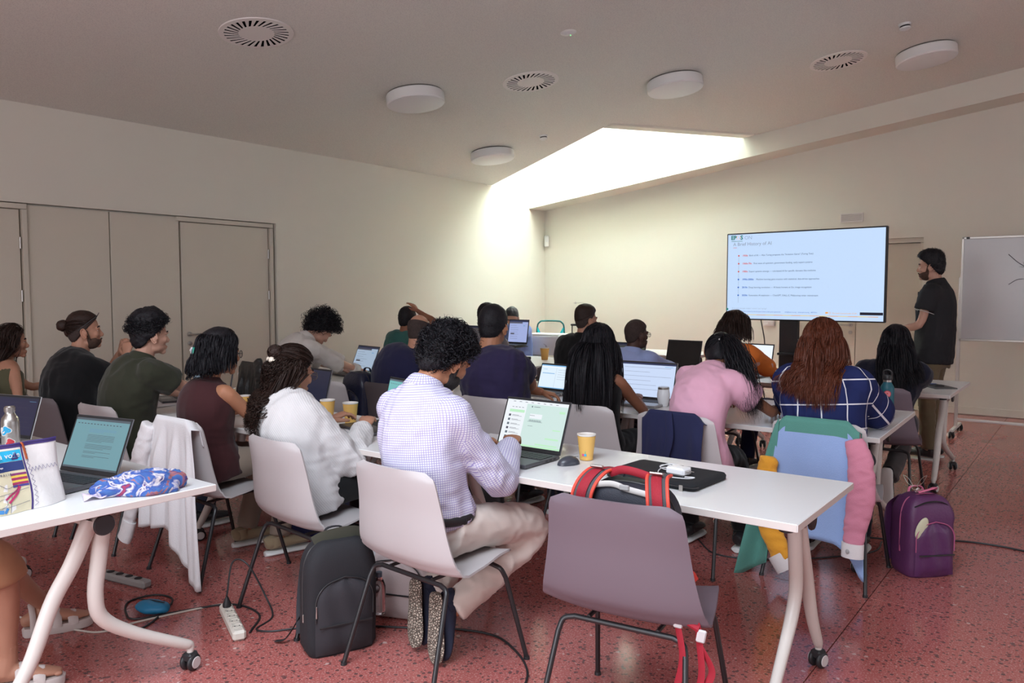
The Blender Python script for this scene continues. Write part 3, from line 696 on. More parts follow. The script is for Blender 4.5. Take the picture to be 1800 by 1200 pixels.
# ============================================================ PEOPLE
def skin(n,c): return mat('skin_'+n,c,.5,bump=.05,bscale=260,spec=.35,var=.08,vscale=14)
SK=dict(pale=skin('pale',(.52,.29,.21)),tan=skin('tan',(.46,.23,.15)),olive=skin('olive',(.43,.195,.11)),brown=skin('brown',(.28,.12,.068)),dark=skin('dark',(.085,.042,.032)))
def hairm(n,c,r=.5): return mat('hair_'+n,c,r,bump=.35,bscale=220,spec=.28,var=.35,vscale=60)
HA=dict(beard=hairm('beard_brown',(.075,.042,.030),.85),gbeard=hairm('beard_greying',(.030,.026,.026),.8),black=hairm('black',(.010,.009,.012)),dkbrown=hairm('dark_brown',(.028,.014,.010)),auburn=hairm('auburn',(.115,.032,.016),.38),grey=hairm('greying',(.03,.03,.035),.5),stub=hairm('stubble',(.05,.034,.03),.8))
eye_w=mat('eye_white',(.7,.67,.64),.25);iris=mat('iris_brown',(.03,.015,.01),.2);lipm={}
def smooth(a,b,x):
    t=np.clip((x-a)/(b-a),0,1);return t*t*(3-2*t)
def hand(mb,w,d,up,side,curl=28,sc=1,spread=1,straight=None):
    d=nrm(np.asarray(d,float));up=np.asarray(up,float);up=nrm(up-d*(up@d));x=np.cross(d,up)*side*1.0  # x towards little finger for side=+1(right hand): thumb = -x
    w=np.asarray(w,float)
    P=lambda a,b,c: w+(d*a+x*b+up*c)*sc
    mb.tube([P(-.02,0,0),P(.02,0,0),P(.055,.001,.001),P(.085,.0,.002),P(.095,0,.0)],np.array([[.024,.02],[.030,.018],[.040,.016],[.041,.014],[.036,.010]])*sc,12,side=x)
    for k,(off,L,r) in enumerate(((-.030,.068,.0088),(-.010,.078,.0092),(.0105,.073,.0088),(.030,.058,.0078))):
        a=0;p=np.array([.080,off,.001]);pts=[p.copy()];c=curl if straight is None or k not in straight else 8
        for j,f in enumerate((.45,.32,.23)):
            a+=R(c*(.7,1.1,.8)[j]+k*1.5);p=p+L*f*np.array([math.cos(a),off*1.6*spread if j==0 else 0,-math.sin(a)]);pts.append(p.copy())
        Q=cr([P(*q) for q in pts],9);mb.tube(Q,np.linspace(r,r*.78,9)*sc,8,rnd=True)
    pts=[(.012,-.022,-.004),(.038,-.050,-.012),(.062,-.060,-.020),(.082,-.056,-.030)]
    mb.tube(cr([P(*q) for q in pts],8),np.array([.015,.0145,.013,.0115,.0105,.0098,.009,.008])*sc,8,rnd=True)
def head(mb,C,M,s=1,jaw=1,nose=1,ears=True):
    def E(c,r,rot=None): mb.ell(C+M@(np.array(c)*s),np.array(r)*s,M if rot is None else M@rot,20,14)
    E((0,-.014,.034),(.074,.094,.091));E((0,.022,-.012),(.064,.064,.085));E((0,.030,-.062),(.050*jaw,.048,.045));E((0,.066,-.096),(.021*jaw,.018,.017))
    for x in(-1,1):
        E((x*.036,.058,-.020),(.024,.022,.024));E((x*.030,.078,.020),(.022,.011,.008));E((x*.040*jaw,.012,-.072),(.018,.035,.022))
        if ears:
            pass
    T=lambda *q:[C+M@(np.array(p)*s) for p in q]
    mb.tube(T((0,.078,.014),(0,.086,-.006),(0,.0965,-.026),(0,.094,-.034)),np.array([.008,.009,.0115,.0095])*s,10,rnd=True)
    for x in(-1,1): E((x*.011,.088,-.035),(.008,.009,.007))
    mb.tube(T((-.021,.075,-.066),(-.008,.0865,-.0640),(.008,.0865,-.0640),(.021,.075,-.066)),np.array([.004,.0062,.0062,.004])*s,8,rnd=True)
    mb.tube(T((-.018,.074,-.073),(0,.0855,-.0750),(.018,.074,-.073)),np.array([.004,.0075,.004])*s,8,rnd=True)
def ear(mb,C,M,s):
    for x in(-1,1):
        B=M@rotm(0,0,-26*x)@rotm(10,0,0);c=C+M@(np.array((x*.0785,-.010,-.010))*s)
        mb.ell(c,np.array((.0065,.0165,.028))*s,B,14,10);mb.ell(c+B@np.array((-x*.004,.008,0))*s,np.array((.012,.014,.022))*s,B,12,8)
        P=[c+B@(np.array((x*.005,.002+.0175*math.cos(a)*1.0,.003+.0285*math.sin(a)))*s) for a in np.linspace(R(-20),R(215),16)]+[c+B@(np.array((x*.003,-.008,-.026))*s),c+B@(np.array((x*.002,.002,-.034))*s),c+B@(np.array((0,.009,-.024))*s)]
        mb.tube(cr(P,30),.0042*s,8,rnd=True)
def ik(a,t,l1,l2,hint):
    v=t-a;D=np.linalg.norm(v);D2=min(D,(l1+l2)*.995);u=v/max(D,1e-6);t=a+u*D2
    c=(l1*l1-l2*l2+D2*D2)/(2*D2);h=math.sqrt(max(l1*l1-c*c,0));hn=hint-u*(hint@u);hn=hn/max(np.linalg.norm(hn),1e-6)
    return a+u*c+hn*h,t
HC0=np.array((0,-.014,.034));HR0=np.array((.078,.098,.094))
def hair_cap(C,M,s,k=1.25,a=1.25,c=.5,th=.012,seed=1,rough=.004,scale=40,top=0,nu=72,nv=48,backth=0,vol=None,zmax=None):
    mb=MB()
    def fn(d):
        g=a*d[:,1]-k*d[:,2]-c
        m=smooth(.10,-.06,g)
        if zmax is not None: m=m*smooth(zmax+.12,zmax-.12,d[:,2]+.25*d[:,1])
        t=th+top*smooth(.1,.9,d[:,2])+backth*smooth(.1,.9,-d[:,1])+.022*smooth(.3,.9,-d[:,2])*smooth(.0,-.4,d[:,1])
        if vol is not None: t=t+vol(d)
        t=t+rough*wn(d*1.0,seed,scale/10,3)+rough*.6*wn(d,seed+5,scale/3.2,2)
        return (1+t/.09)*m+.72*(1-m)
    mb.ell(C+M@(HC0*s),HR0*s,M,nu,nv,fn=fn);return mb
def strands(P,rad,mb,taper=.35,flat=1):
    """P: (N,S,3)"""
    N,K=P.shape[:2];T=np.gradient(P,axis=1);T=nrm(T);ref=np.array([.31,.22,.93]);A=nrm(np.cross(T,ref));B=np.cross(T,A)
    w=np.ones(K);q=np.linspace(0,1,K);w=np.where(q>.6,1-(1-taper*.3)*(q-.6)/.4,1);w[0]=.6
    rad=np.broadcast_to(np.asarray(rad,float).reshape(-1,1),(N,1))*w
    ph=np.random.RandomState(N).uniform(0,math.pi,(N,1,1));sd=A*np.cos(ph)+B*np.sin(ph)
    V=np.stack([P-sd*rad[...,None],P+sd*rad[...,None]],2).reshape(-1,3)
    b=np.arange(N)[:,None]*K*2+np.arange(K-1)[None,:]*2
    F=np.stack([b,b+1,b+3,b+2],-1).reshape(-1,4)
    o=mb.n;mb.v.append(V);mb.f+=[tuple(x) for x in (F+o).tolist()];mb.m+=[0]*len(F);mb.n+=len(V)
def scalp_dirs(n,seed,cond):
    r=np.random.RandomState(seed);out=[]
    while len(out)<n:
        d=nrm(r.normal(size=(n*4,3)));d=d[cond(d)];out+=list(d)
    return np.array(out[:n])
def sim_hair(C,M,s,dirs,L,v0,cols,ds=.02,grav=.30,lift=.004,seed=1,wave=0,wfreq=50,clump=0,stiff=.0,lens=None,curl=0,cstr=.38):
    """walk every strand out from the scalp; head and torso ellipsoids push it outwards"""
    r=np.random.RandomState(seed);N=len(dirs);Rr=(HR0+.008)*s;c0=C+M@(HC0*s)
    p=c0+(dirs*Rr)@M.T*.97;d=nrm(v0);K=int(L/ds);P=[p.copy()]
    Ls=np.full(N,L) if lens is None else lens
    g=np.array([0,0,-1.])
    for k in range(K):
        act=(k*ds<Ls)[:,None]
        d=nrm(d+g*grav+r.normal(size=d.shape)*.02);q=p+d*ds
        l=(q-c0)@M/ (Rr+lift+.010*(k/K));n=np.linalg.norm(l,axis=1,keepdims=True);ins=n<1
        q=np.where(ins,c0+((l/np.maximum(n,1e-6))*(Rr+lift+.010*(k/K)))@M.T,q)
        l=(q-c0)@M/Rr;n=np.linalg.norm(l,axis=1,keepdims=True);up_=(l[:,2:3]>.05)&(n>1.03+lift/.09);q=np.where(up_,c0+(l/n*(1.03+lift/.09)*Rr)@M.T,q)
        for cc,cm,crr in cols[:6]:
            l=(q-cc)@cm/(crr*np.array([.95,1,1]));rr_=l[:,0]**2+l[:,2]**2;ins=(np.sum(l*l,1)<1)[:,None];l2=l.copy();l2[:,1]=-np.sqrt(np.maximum(1-rr_,0))
            l2[:,1]=np.where(l[:,1]>.45,l[:,1],l2[:,1]);q=np.where(ins,cc+(l2*(crr*np.array([.95,1,1])))@cm.T,q)
        d=nrm(q-p);q=np.where(act,q,p+d*1e-4);P.append(q.copy());p=q
    P=np.stack(P,1)
    if clump:
        gidx=r.randint(0,clump,N);
        for c in range(clump):
            I=np.where(gidx==c)[0]
            if len(I)<2: continue
            # nearest strands gather towards their leader near the tips
            pass
    if clump:
        lead=r.choice(N,clump,replace=False);D=np.linalg.norm(P[:,None,2]-P[None,lead,2],axis=2);own=lead[np.argmin(D,1)]
        w=np.linspace(0,1,P.shape[1])[None,:,None]**1.1*cstr;P=P*(1-w)+P[own]*w+r.normal(size=(N,1,3))*.004*w
        ph=r.uniform(0,6.28,N);ph=ph[own]+r.normal(size=N)*.35
    else: ph=r.uniform(0,6.28,N)
    if wave or curl:
        t=np.linspace(0,1,P.shape[1])[None,:]*L;T=nrm(np.gradient(P,axis=1));A=nrm(np.cross(T,np.array([.2,.3,.93])));B=np.cross(T,A)
        fr=wfreq*(1+.15*r.normal(size=N))[:,None];env=np.clip(t/.05,0,1)
        if curl: P=P+(A*np.cos(t*fr+ph[:,None])[...,None]+B*np.sin(t*fr+ph[:,None])[...,None])*(curl*env)[...,None]
        else: P=P+A*(np.sin(t*fr+ph[:,None])*wave*env)[...,None]
    return P
def curls(C,M,s,n,seed,cond,size=.012,thick=.0028,layers=.018,turns=1.4):
    d=scalp_dirs(n,seed,cond);r=np.random.RandomState(seed);c0=C+M@(HC0*s);base=c0+(d*(HR0*s)*(1+r.uniform(.02,1,size=(n,1))*layers/.09))@M.T
    nn=nrm(d@M.T);A=nrm(np.cross(nn,r.normal(size=(n,3))));B=np.cross(nn,A);K=11;t=np.linspace(0,turns*2*math.pi,K)[None,:,None];sz=size*r.uniform(.6,1.3,size=(n,1,1))
    ph=r.uniform(0,6,size=(n,1,1));ax=nrm(A+nn*r.uniform(-.6,.6,size=(n,1)));bx=nrm(np.cross(ax,B))
    return base[:,None]+(B[:,None]*np.cos(t+ph)+bx[:,None]*np.sin(t+ph))*sz+ax[:,None]*t*sz*.28
TOR_M=[(-.12,.168,.128),(0,.172,.130),(.2,.160,.122),(.45,.168,.125),(.68,.185,.124),(.84,.172,.104),(.95,.108,.078),(1.02,.066,.062)]
TOR_F=[(-.12,.172,.130),(0,.175,.130),(.22,.142,.108),(.45,.150,.110),(.68,.165,.112),(.84,.150,.092),(.95,.092,.068),(1.02,.056,.054)]
PEOPLE={}
def person(key,label,seat,rz,headc,hyaw=None,hpitch=0,hroll=0,sex='m',g=1.0,sc=1.0,sk='tan',twist=0,hunch=.08,hands=None,curl=26,
           top='tee',top_mat=None,sleeve=None,loose=.012,wr=.004,legs_mat=None,legpose=None,feet='shoe',shoe_mat=None,sole_mat=None,hint=None,standing=False,pel=.572,neck=(0,-.048,-.118),collar=None,
           voxs=.010,head_s=1.0,jaw=1,beard=None,eyes=True,handup=None,brow=True,hem=-.16,shoulder=None,palm=None,uv=False,hstraight=None,bare=False,armr=1,short_len=None,pant_r=0,sdrop=0,neckr=1,al=1,belt_t=.12):
    seat=np.array([seat[0],seat[1],0.]);o=thing('person',label,'person',tuple(seat));lm=key
    W2=lambda v: np.asarray(v,float)-seat
    P=np.array([0,0,pel]);Cc=W2(headc);hy=rz if hyaw is None else hyaw
    M=rotm(0,0,hy)@rotm(hpitch,0,0)@rotm(0,hroll,0)
    hs=head_s
    side0=rotm(0,0,rz)@np.array([1,0,0.]);side1=rotm(0,0,rz+twist)@np.array([1,0,0.]);fw1=rotm(0,0,rz+twist)@np.array([0,1.,0])
    Nb=Cc+M@(np.array(neck)*hs)+np.array([0,0,-.02]);
    Hb=Cc+M@(np.array((0,-.030,-.060))*hs)
    Ctl=P+np.array([0,0,1.])*np.linalg.norm(Nb-P)*.55-fw1*hunch
    def sp(t):
        t=np.asarray(t,float)[...,None];return (1-t)**2*P+2*t*(1-t)*Ctl+t*t*Nb
    TOR=TOR_M if sex=='m' else TOR_F;ts=np.array([a[0] for a in TOR]);tt_=np.linspace(-.12,1.02,16)
    ra=np.interp(tt_,ts,[a[1] for a in TOR])*g*sc;rb=np.interp(tt_,ts,[a[2] for a in TOR])*g*sc
    neckmask=smooth(.9,1.02,tt_);ra=ra*(1-neckmask)+ra/g*neckmask;rb=rb*(1-neckmask)+rb/g*neckmask
    sides=nrm(side0*(1-np.clip(tt_,0,1))[:,None]+side1*np.clip(tt_,0,1)[:,None])
    def torso(mb,off,t0=-.12,t1=1.02,k=16,n=20):
        t=np.linspace(t0,t1,k);mb.tube(sp(t),np.stack([np.interp(t,tt_,ra)+off,np.interp(t,tt_,rb)+off],1),n,side=nrm(side0*(1-np.clip(t,0,1))[:,None]+side1*np.clip(t,0,1)[:,None]))
    sw=(.172 if sex=='m' else .150)*(.55+.45*g)*sc if shoulder is None else shoulder
    SpT=sp(.86);upv=nrm(sp(.95)-sp(.75))
    sh=[SpT+side1*(i*sw)+fw1*.012-upv*(.012+sdrop) for i in(-1,1)]
    l1,l2=.285*sc*al,.25*sc*al
    hd=hands or [None,None];el=[];wr_=[];hdir=[]
    for i in(0,1):
        s_=(-1,1)[i]
        if hd[i] is None: t=sh[i]+fw1*.30+side1*(-s_*.02)+np.array([0,0,-.30])
        else: t=W2(hd[i])
        hh=(side1*s_*.55-fw1*.25+np.array([0,0,-1.])) if not hint or hint[i] is None else np.array(hint[i],float)
        e,w_=ik(sh[i],t,l1,l2,hh);el.append(e);wr_.append(w_);hdir.append(nrm(w_-e))
    # legs
    hips=[P+side0*(i*.095*sc)+np.array([0,0,-.02]) for i in(-1,1)]
    fw0=rotm(0,0,rz)@np.array([0,1.,0])
    if legpose: kn=[W2(legpose[0]),W2(legpose[2])];an=[W2(legpose[1]),W2(legpose[3])]
    elif standing: kn=[h+np.array([0,0,-.44*sc])+fw0*.01 for h in hips];an=[k+np.array([0,0,-(k[2]-.085)])+fw0*-.02 for k in kn]
    else:
        kn=[hips[j]+fw0*.42*sc+side0*((-1,1)[j]*.04)+np.array([0,0,-.03]) for j in(0,1)];an=[np.array([k[0],k[1],.095])-fw0*.04 for k in kn]
    # ---- body
    hb=MB();head(hb,Cc,M,hs,jaw);nr=(.056 if sex=='m' else .046)*sc*neckr
    hb.tube(cr([Hb+M@np.array((0,.0,.03))*hs,Hb,Nb+upv*.0,sp(.93)],8),np.array([nr*.95,nr*.98,nr,nr,nr*1.03,nr*1.08,nr*1.25,nr*1.4]),16)
    V,Nn,F=vox(hb,.0056 if voxs<=.010 else .0078,3,.5)
    body=MB();body.add(V,F);ear(body,Cc,M,hs)
    bb=MB()
    if bare: torso(bb,-.004)
    else: torso(bb,-.022,-.12,.93,12,14)
    for i in(0,1):
        s_=(-1,1)[i];q=np.interp(np.linspace(0,1,14),[0,.12,.45,.52,.65,1],np.array([.050,.052,.040,.036,.038,.025])*sc*armr)*(1 if sex=='m' else .88)
        arm=cr([sh[i]-side1*s_*.05,sh[i],(sh[i]+el[i])/2,el[i],(el[i]+wr_[i])/2,wr_[i]],14)
        bb.tube(arm,q,12,rnd=True)
        if bare: bb.tube([sp(.97),sh[i]],[.035,.045],10,rnd=True)
        bb.tube(cr([hips[i],kn[i],an[i]],12),np.interp(np.linspace(0,1,12),[0,.5,.7,1],[.082,.054,.05,.034])*sc,12,rnd=True)
    V,Nn,F=vox(bb,.0145,3,.5);body.add(V,F)
    for i in(0,1):
        up_=np.array([0,0,1.]) if palm is None or palm[i] is None else np.array(palm[i],float)
        hdv=hdir[i]
        if handup and handup[i] is not None: hdv=np.array(handup[i],float)
        cu=curl[i] if isinstance(curl,(list,tuple)) else curl
        hand(body,wr_[i],hdv,up_,(-1,1)[i],cu,sc*.98,straight=hstraight)
    body.build('body',SK[sk],o,angle=180)
    if eyes:
        for x in(-1,1):
            m_=MB();m_.ell(Cc+M@(np.array((x*.031,.0665,.002))*hs),np.array((.0115,.0095,.0072))*hs,M,14,10);e=m_.build('eye',eye_w,o,angle=180)
            m_=MB();m_.ell(Cc+M@(np.array((x*.031,.0720,.002))*hs),np.array((.0058,.0045,.0058))*hs,M,12,8);m_.build('iris',iris,e,angle=180)
            m_=MB();m_.tube([Cc+M@(np.array(q)*hs) for q in ((x*.018,.077,.0105),(x*.031,.0790,.012),(x*.044,.0725,.0095))],.0028,6);m_.build('eyelid',SK[sk],e,angle=180)
            if brow:
                m_=MB();m_.tube(cr([Cc+M@(np.array(q)*hs) for q in ((x*.014,.0845,.0225),(x*.031,.0845,.029),(x*.050,.074,.0255))],6),[.003,.0048],6,rnd=True);m_.build('eyebrow',HA['black'],o,angle=180)
    # ---- clothes
    out=dict(o=o,C=Cc,M=M,hs=hs,sh=sh,el=el,wr=wr_,sp=sp,side=side1,fw=fw1,up=upv,Nb=Nb,seat=seat,kn=kn,an=an,P=P)
    cols=[]
    for t in (.15,.35,.55,.72,.86,.95):
        ax=nrm(sp(t+.03)-sp(t-.03));y=nrm(np.cross(ax,side1));Mx=np.stack([side1,-y if y@fw1<0 else y,ax],1)
        cols.append((sp(t),Mx,np.array([np.interp(t,tt_,ra)+loose+.012,np.interp(t,tt_,rb)+loose+.012,.11])))
    for i in(0,1):
        cols.append((sh[i],np.eye(3),np.array([.066,.066,.066])*sc+loose));cols.append((.5*sh[i]+.5*SpT,np.eye(3),np.array([.07,.06,.055])+loose))
    out['cols']=cols
    if top:
        tb=MB();torso(tb,loose,hem,.985,18,24)
        for i in(0,1):
            s_=(-1,1)[i];end={'none':None,'tee':.62,'short':.5,'elbow':1.15,'long':1.97}[sleeve or top] if (sleeve or top) in('none','tee','short','elbow','long') else None
            tb.tube([sp(.955)-side1*s_*.0,sh[i]-upv*.012-(side1*s_*.060 if end is None else 0)],[.050*sc+loose*.6,(.050 if end is not None else .034)*sc+loose],12,rnd=True)
            if end is None: continue
            seg=[sh[i]-side1*s_*.05,sh[i],sh[i]*.5+el[i]*.5,el[i],el[i]*.5+wr_[i]*.5,wr_[i]]
            Q=cr(seg,44);L=np.concatenate([[0],np.cumsum(np.linalg.norm(np.diff(Q,axis=0),axis=1))]);ie=np.argmin(np.linalg.norm(Q-el[i],axis=1));u=np.where(L<L[ie],L/L[ie],1+(L-L[ie])/(L[-1]-L[ie]))
            Q=Q[u<=end];u=u[u<=end];fl=.012 if end<1 else 0
            rr=np.interp(u,[0,.15,.6,1,1.4,1.85,2],np.array([.060,.062,.056,.053,.050,.038,.036])*sc*armr)+loose*.8+fl*np.clip(u/max(end,.01),0,1)
            tb.tube(Q,rr,16)
        V,Nn,F=vox(tb,voxs if voxs<=.010 else .0135,5,.5)
        a1=wn(V,hash_(key),14,2);msk=smooth(-.5,.7,wn(V,hash_(key)+7,9,2));fold=1-np.abs(wn(V*np.array([1,1,.5]),hash_(key)+3,34,2));f2=1-np.abs(wn(V*np.array([.6,.6,1.5]),hash_(key)+5,46,1));V2=V+Nn*((a1*.5+(fold-.6)*(.5+msk)+(f2-.6)*.5*msk)*wr*1.35)[:,None]
        sb=MB();sb.add(V2,F);so=sb.build('shirt',top_mat,o,angle=180)
        out['shirt']=so
        if uv: bone_uv(so,V2,F,[(sp(0),sp(1),side1,.205),(sh[0],el[0],fw1,.06),(el[0],wr_[0],fw1,.05),(sh[1],el[1],fw1,.06),(el[1],wr_[1],fw1,.05)])
        if sleeve=='long' or top=='long':
            for i in(0,1):
                d=hdir[i];m_=MB();cr_=.043*sc;c0=wr_[i]-d*.022
                m_.tube([c0-d*.032,c0-d*.03,c0,c0+d*.03,c0+d*.031],[cr_-.006,cr_,cr_*.98,cr_*.97,cr_-.01],20);cu_=m_.build('cuff',top_mat,o,angle=60)
                if uv: planar_uv(cu_,20)
        if collar in('shirt','polo','wide'):
            m_=MB();ax=nrm(Nb-sp(.93)+ (Hb-Nb)*.5);xx=side1;yy=nrm(np.cross(ax,xx));
            if yy@fw1<0: yy=-yy
            G=[]
            for q in range(33):
                an_=-math.pi/2+ (q/32-.5)*(2*math.pi*(.93));row=[]
                for rr_,zz in ((.072,-.030),(.066,-.005),(.0625,.024),(.066,.030),(.073,.020),(.082,-.004),(.088,-.022 if collar!='wide' else -.035)):
                    dp=.016*max(0,-math.sin(an_+math.pi)) if 0 else .012*max(0,math.sin(an_))
                    row.append(Nb+(xx*math.cos(an_)+yy*math.sin(an_)*1.05)*rr_*sc*(1.0 if sex=='m' else .9)+ax*(zz-dp*1.2))
                G.append(row)
            m_.grid(np.array(G),.0025);c_=m_.build('collar',top_mat if collar!='polo' else top_mat,o,angle=80)
            if uv: planar_uv(c_,1)
            if collar=='polo':
                m_=MB();m_.tube(np.array([G[q][5]+(G[q][5]-G[q][4])*.02 for q in range(33)]),.0022,6);m_.build('collar_piping',mat('pale_piping',(.5,.5,.5),.7),o)
        elif collar=='band':
            m_=MB();ax=nrm(Nb-sp(.93)+(Hb-Nb)*.4);xx=side1;yy=nrm(np.cross(ax,xx));rr_=(nr+.012)
            m_.tube([Nb-ax*.014+(xx*math.cos(a)+yy*math.sin(a)*1.08)*rr_ for a in np.linspace(0,2*math.pi,33)],[.006,.012],8,side=ax,cap=False);m_.build('neckband',top_mat,o)
    if legs_mat:
        lb=MB()
        t=np.linspace(-.14,belt_t,6);lb.tube(sp(t),np.stack([np.interp(t,tt_,ra)+.008,np.interp(t,tt_,rb)+.008],1),20,side=side0)
        for i in(0,1):
            K=cr([hips[i]-(kn[i]-hips[i])*.08,hips[i],kn[i],an[i]+(kn[i]-an[i])*.02],22);nmax=22 if short_len is None else int(22*short_len)
            q=np.interp(np.linspace(0,1,22),[0,.33,.62,.8,1],np.array([.098,.092,.068,.064,.058])*sc*(.6+.4*g))+pant_r
            lb.tube(K[:nmax],q[:nmax],16)
        V,Nn,F=vox(lb,.011 if key=='grid' else .017,4,.5);fold=1-np.abs(wn(V,hash_(key)+9,36,2));msk=smooth(-.4,.8,wn(V,hash_(key)+2,8,1));V=V+Nn*((fold-.6)*.011*(.4+msk))[:,None]
        lb=MB();lb.add(V,F);lb.build('trousers' if short_len is None else 'shorts',legs_mat,o,angle=180)
    if feet=='shoe':
        for i in(0,1):
            shoe(o,an[i],fw0 if not (legpose and len(legpose)>4) else np.array(legpose[4]),shoe_mat or blackp,sole_mat or white,sc,(0,0,1) if not (legpose and len(legpose)>5) else legpose[5])
    PEOPLE[key]=out
    return out
def hash_(s): return sum(ord(c)*(i+3) for i,c in enumerate(s))%1000
def shoe(o,a,fw,um,sm,sc=1,up=(0,0,1)):
    fw=nrm(np.asarray(fw,float));up=np.asarray(up,float);up=nrm(up-fw*(up@fw));sd=np.cross(fw,up);B=np.stack([sd,fw,up],1)
    K=[(-.085,.018,.03,.03),(-.07,.032,.033,.036),(-.03,.036,.034,.042),(.03,.038,.030,.036),(.09,.044,.024,.026),(.14,.042,.019,.020),(.172,.028,.014,.015),(.18,.012,.008,.010)]
    m_=MB();P=[a+B@np.array((0,y*sc,-.068+z+.012)) for y,w,z,h in K];Q=cr(P,16);r_=cr([(w,h,0) for y,w,z,h in K],16)[:,:2]
    m_.tube(Q,r_*sc,14,side=sd);m_.tube([a+up*.01-fw*.03,a-up*.02-fw*.028,a-up*.04-fw*.02],[.04,.042,.04],12)
    s=m_.build('shoe',um,o)
    m_=MB();Q2=[a+B@np.array((0,y*sc*1.03,-.083)) for y,w,z,h in K];r2=np.stack([cr([(w*1.15,0,0) for y,w,z,h in K],16)[:,0],np.full(16,.0145)],1)
    m_.tube(cr(Q2,16),r2*sc,14,side=sd);m_.build('sole',sm,s)
def bone_uv(o,V,F,bones):
    me=o.data;uvl=me.uv_layers.new(name='UVMap');Va=np.array(V);cent=np.array([Va[list(f)].mean(0) for f in F]);D=[];
    for a,b,ref,r in bones:
        ab=b-a;t=np.clip(((cent-a)@ab)/(ab@ab),0,1);D.append(np.linalg.norm(cent-(a+t[:,None]*ab),axis=1)-r)
    D=np.array(D)
    for b in (1,3):
        a_,b_=bones[b][0],bones[b][1];ab=b_-a_;t=((cent-a_)@ab)/(ab@ab);D[b][t<.22]+=1.0
    own=np.argmin(D,0);fr=[]
    for a,b,ref,r in bones:
        z=nrm(b-a);x=nrm(ref-z*(ref@z));y=np.cross(z,x);fr.append((a,x,y,z,r))
    uv=[]
    for fi,f in enumerate(F):
        a,x,y,z,r=fr[own[fi]];dc=cent[fi]-a;
        if own[fi]==0:
            # wrap by arc length round an ellipse-ish torso: mostly planar across the back
            ac=math.atan2(dc@y,dc@x)
        else: ac=math.atan2(dc@y,dc@x)
        for vi in f:
            d=Va[vi]-a;an=math.atan2(d@y,d@x)
            if an-ac>math.pi:an-=2*math.pi
            if an-ac<-math.pi:an+=2*math.pi
            uv+= [an*r*1.0+own[fi]*.013,d@z]
    uvl.data.foreach_set('uv',uv)
def planar_uv(o,n=20):
    me=o.data;uvl=me.uv_layers.new(name='UVMap');uv=[]
    V=[v.co for v in me.vertices]
    c=sum(V,Vector())/len(V)
    for p in me.polygons:
        for li in p.loop_indices:
            v=V[me.loops[li].vertex_index]-c;uv+=[math.atan2(v.y,v.x)*.06 if abs(v.x)+abs(v.y)>1e-5 else 0,v.z]
    uvl.data.foreach_set('uv',uv)
def grid_mat(name,base,line,pitch,width,rough=.8,uvbase=True,soft=False):
    m=bpy.data.materials.new(name);m.use_nodes=True;nt=m.node_tree;b=nt.nodes['Principled BSDF'];L=nt.links
    tc=nt.nodes.new('ShaderNodeTexCoord');sx=nt.nodes.new('ShaderNodeSeparateXYZ');L.new(tc.outputs['UV'],sx.inputs[0])
    def mn(op,a,bv):
        n=nt.nodes.new('ShaderNodeMath');n.operation=op
        for i,x in enumerate((a,bv)):
            if isinstance(x,(int,float)): n.inputs[i].default_value=x
            else: L.new(x,n.inputs[i])
        return n.outputs[0]
    ax=[mn('LESS_THAN',mn('FRACT',mn('ADD',mn('MULTIPLY',sx.outputs[i],1/(pitch[i])),.37+.1*i),0),width/pitch[i]) for i in(0,1)]
    f=mn('MAXIMUM',*ax) if not soft else mn('MULTIPLY',mn('ADD',*ax),.5)
    mx=nt.nodes.new('ShaderNodeMix');mx.data_type='RGBA';L.new(f,mx.inputs[0]);mx.inputs[6].default_value=(*base,1);mx.inputs[7].default_value=(*line,1);L.new(mx.outputs[2],b.inputs['Base Color'])
    b.inputs['Roughness'].default_value=rough;b.inputs['Specular IOR Level'].default_value=.2;return m
def glasses(p,m=None,up=0,rnd=True):
    C,M,s=p['C'],p['M'],p['hs'];T=lambda q:C+M@(np.array(q)*s);mb=MB()
    for x in(-1,1):
        mb.tube([T((x*.033+.023*math.cos(a),.099-.004*abs(math.cos(a))*x*0,up+.001+.019*math.sin(a))) for a in np.linspace(0,2*math.pi,21)],.0016,6,cap=False)
        mb.tube([T((x*.056,.098,up+.006)),T((x*.074,.075,up+.006)),T((x*.083,-.01,up+.004)),T((x*.083,-.03,up-.008))],.0016,6)
    mb.tube([T((-.010,.099,up+.004)),T((.010,.099,up+.004))],.0014,6);o=mb.build('glasses',m or black_steel,p['o'])
    lm=mat('lens_glass',(.9,.93,.95),.02,trans=1)
    for x in(-1,1):
        m_=MB();m_.lathe([(0,-.0006),(.022,-.0006),(.022,.0006),(0,.0006)],20,T((x*.033,.099,up+.001)),M@rotm(90,0,0));m_.build('lens',lm,o)
def add_short(p,col,seed=1,n=700,L=.022,th=.010,top=0,k=1.25,a=1.25,c=.5,rough=.004,backth=0,comb=(0,-.4,.2),r=.0011,vol=None,scale=40,stiff=.5):
    C,M,s=p['C'],p['M'],p['hs'];mb=hair_cap(C,M,s,k,a,c,th,seed,rough,scale,top,backth=backth,vol=vol)
    cond=lambda d:(a*d[:,1]-k*d[:,2]-c)<-.02
    if n:
        d=scalp_dirs(n,seed,cond);rr=np.random.RandomState(seed);t=th+top*smooth(.1,.9,d[:,2])+backth*smooth(.1,.9,-d[:,1])+.022*smooth(.3,.9,-d[:,2])*smooth(.0,-.4,d[:,1])
        if vol is not None:t=t+vol(d)
        b=C+M@(HC0*s)+(d*(HR0*s)*(1+(t-.004)/.09)[:,None])@M.T;nn=nrm(d@M.T);v=nrm(nn*stiff+(np.array(comb)@M.T)+rr.normal(size=(n,3))*.45)
        q=np.linspace(0,1,5)[None,:,None];P=b[:,None]+v[:,None]*q*L*rr.uniform(.5,1.2,size=(n,1,1))-nn[:,None]*(q**2)*L*.35
        strands(P,r,mb)
    return mb.build('hair',HA[col],p['o'],angle=180)
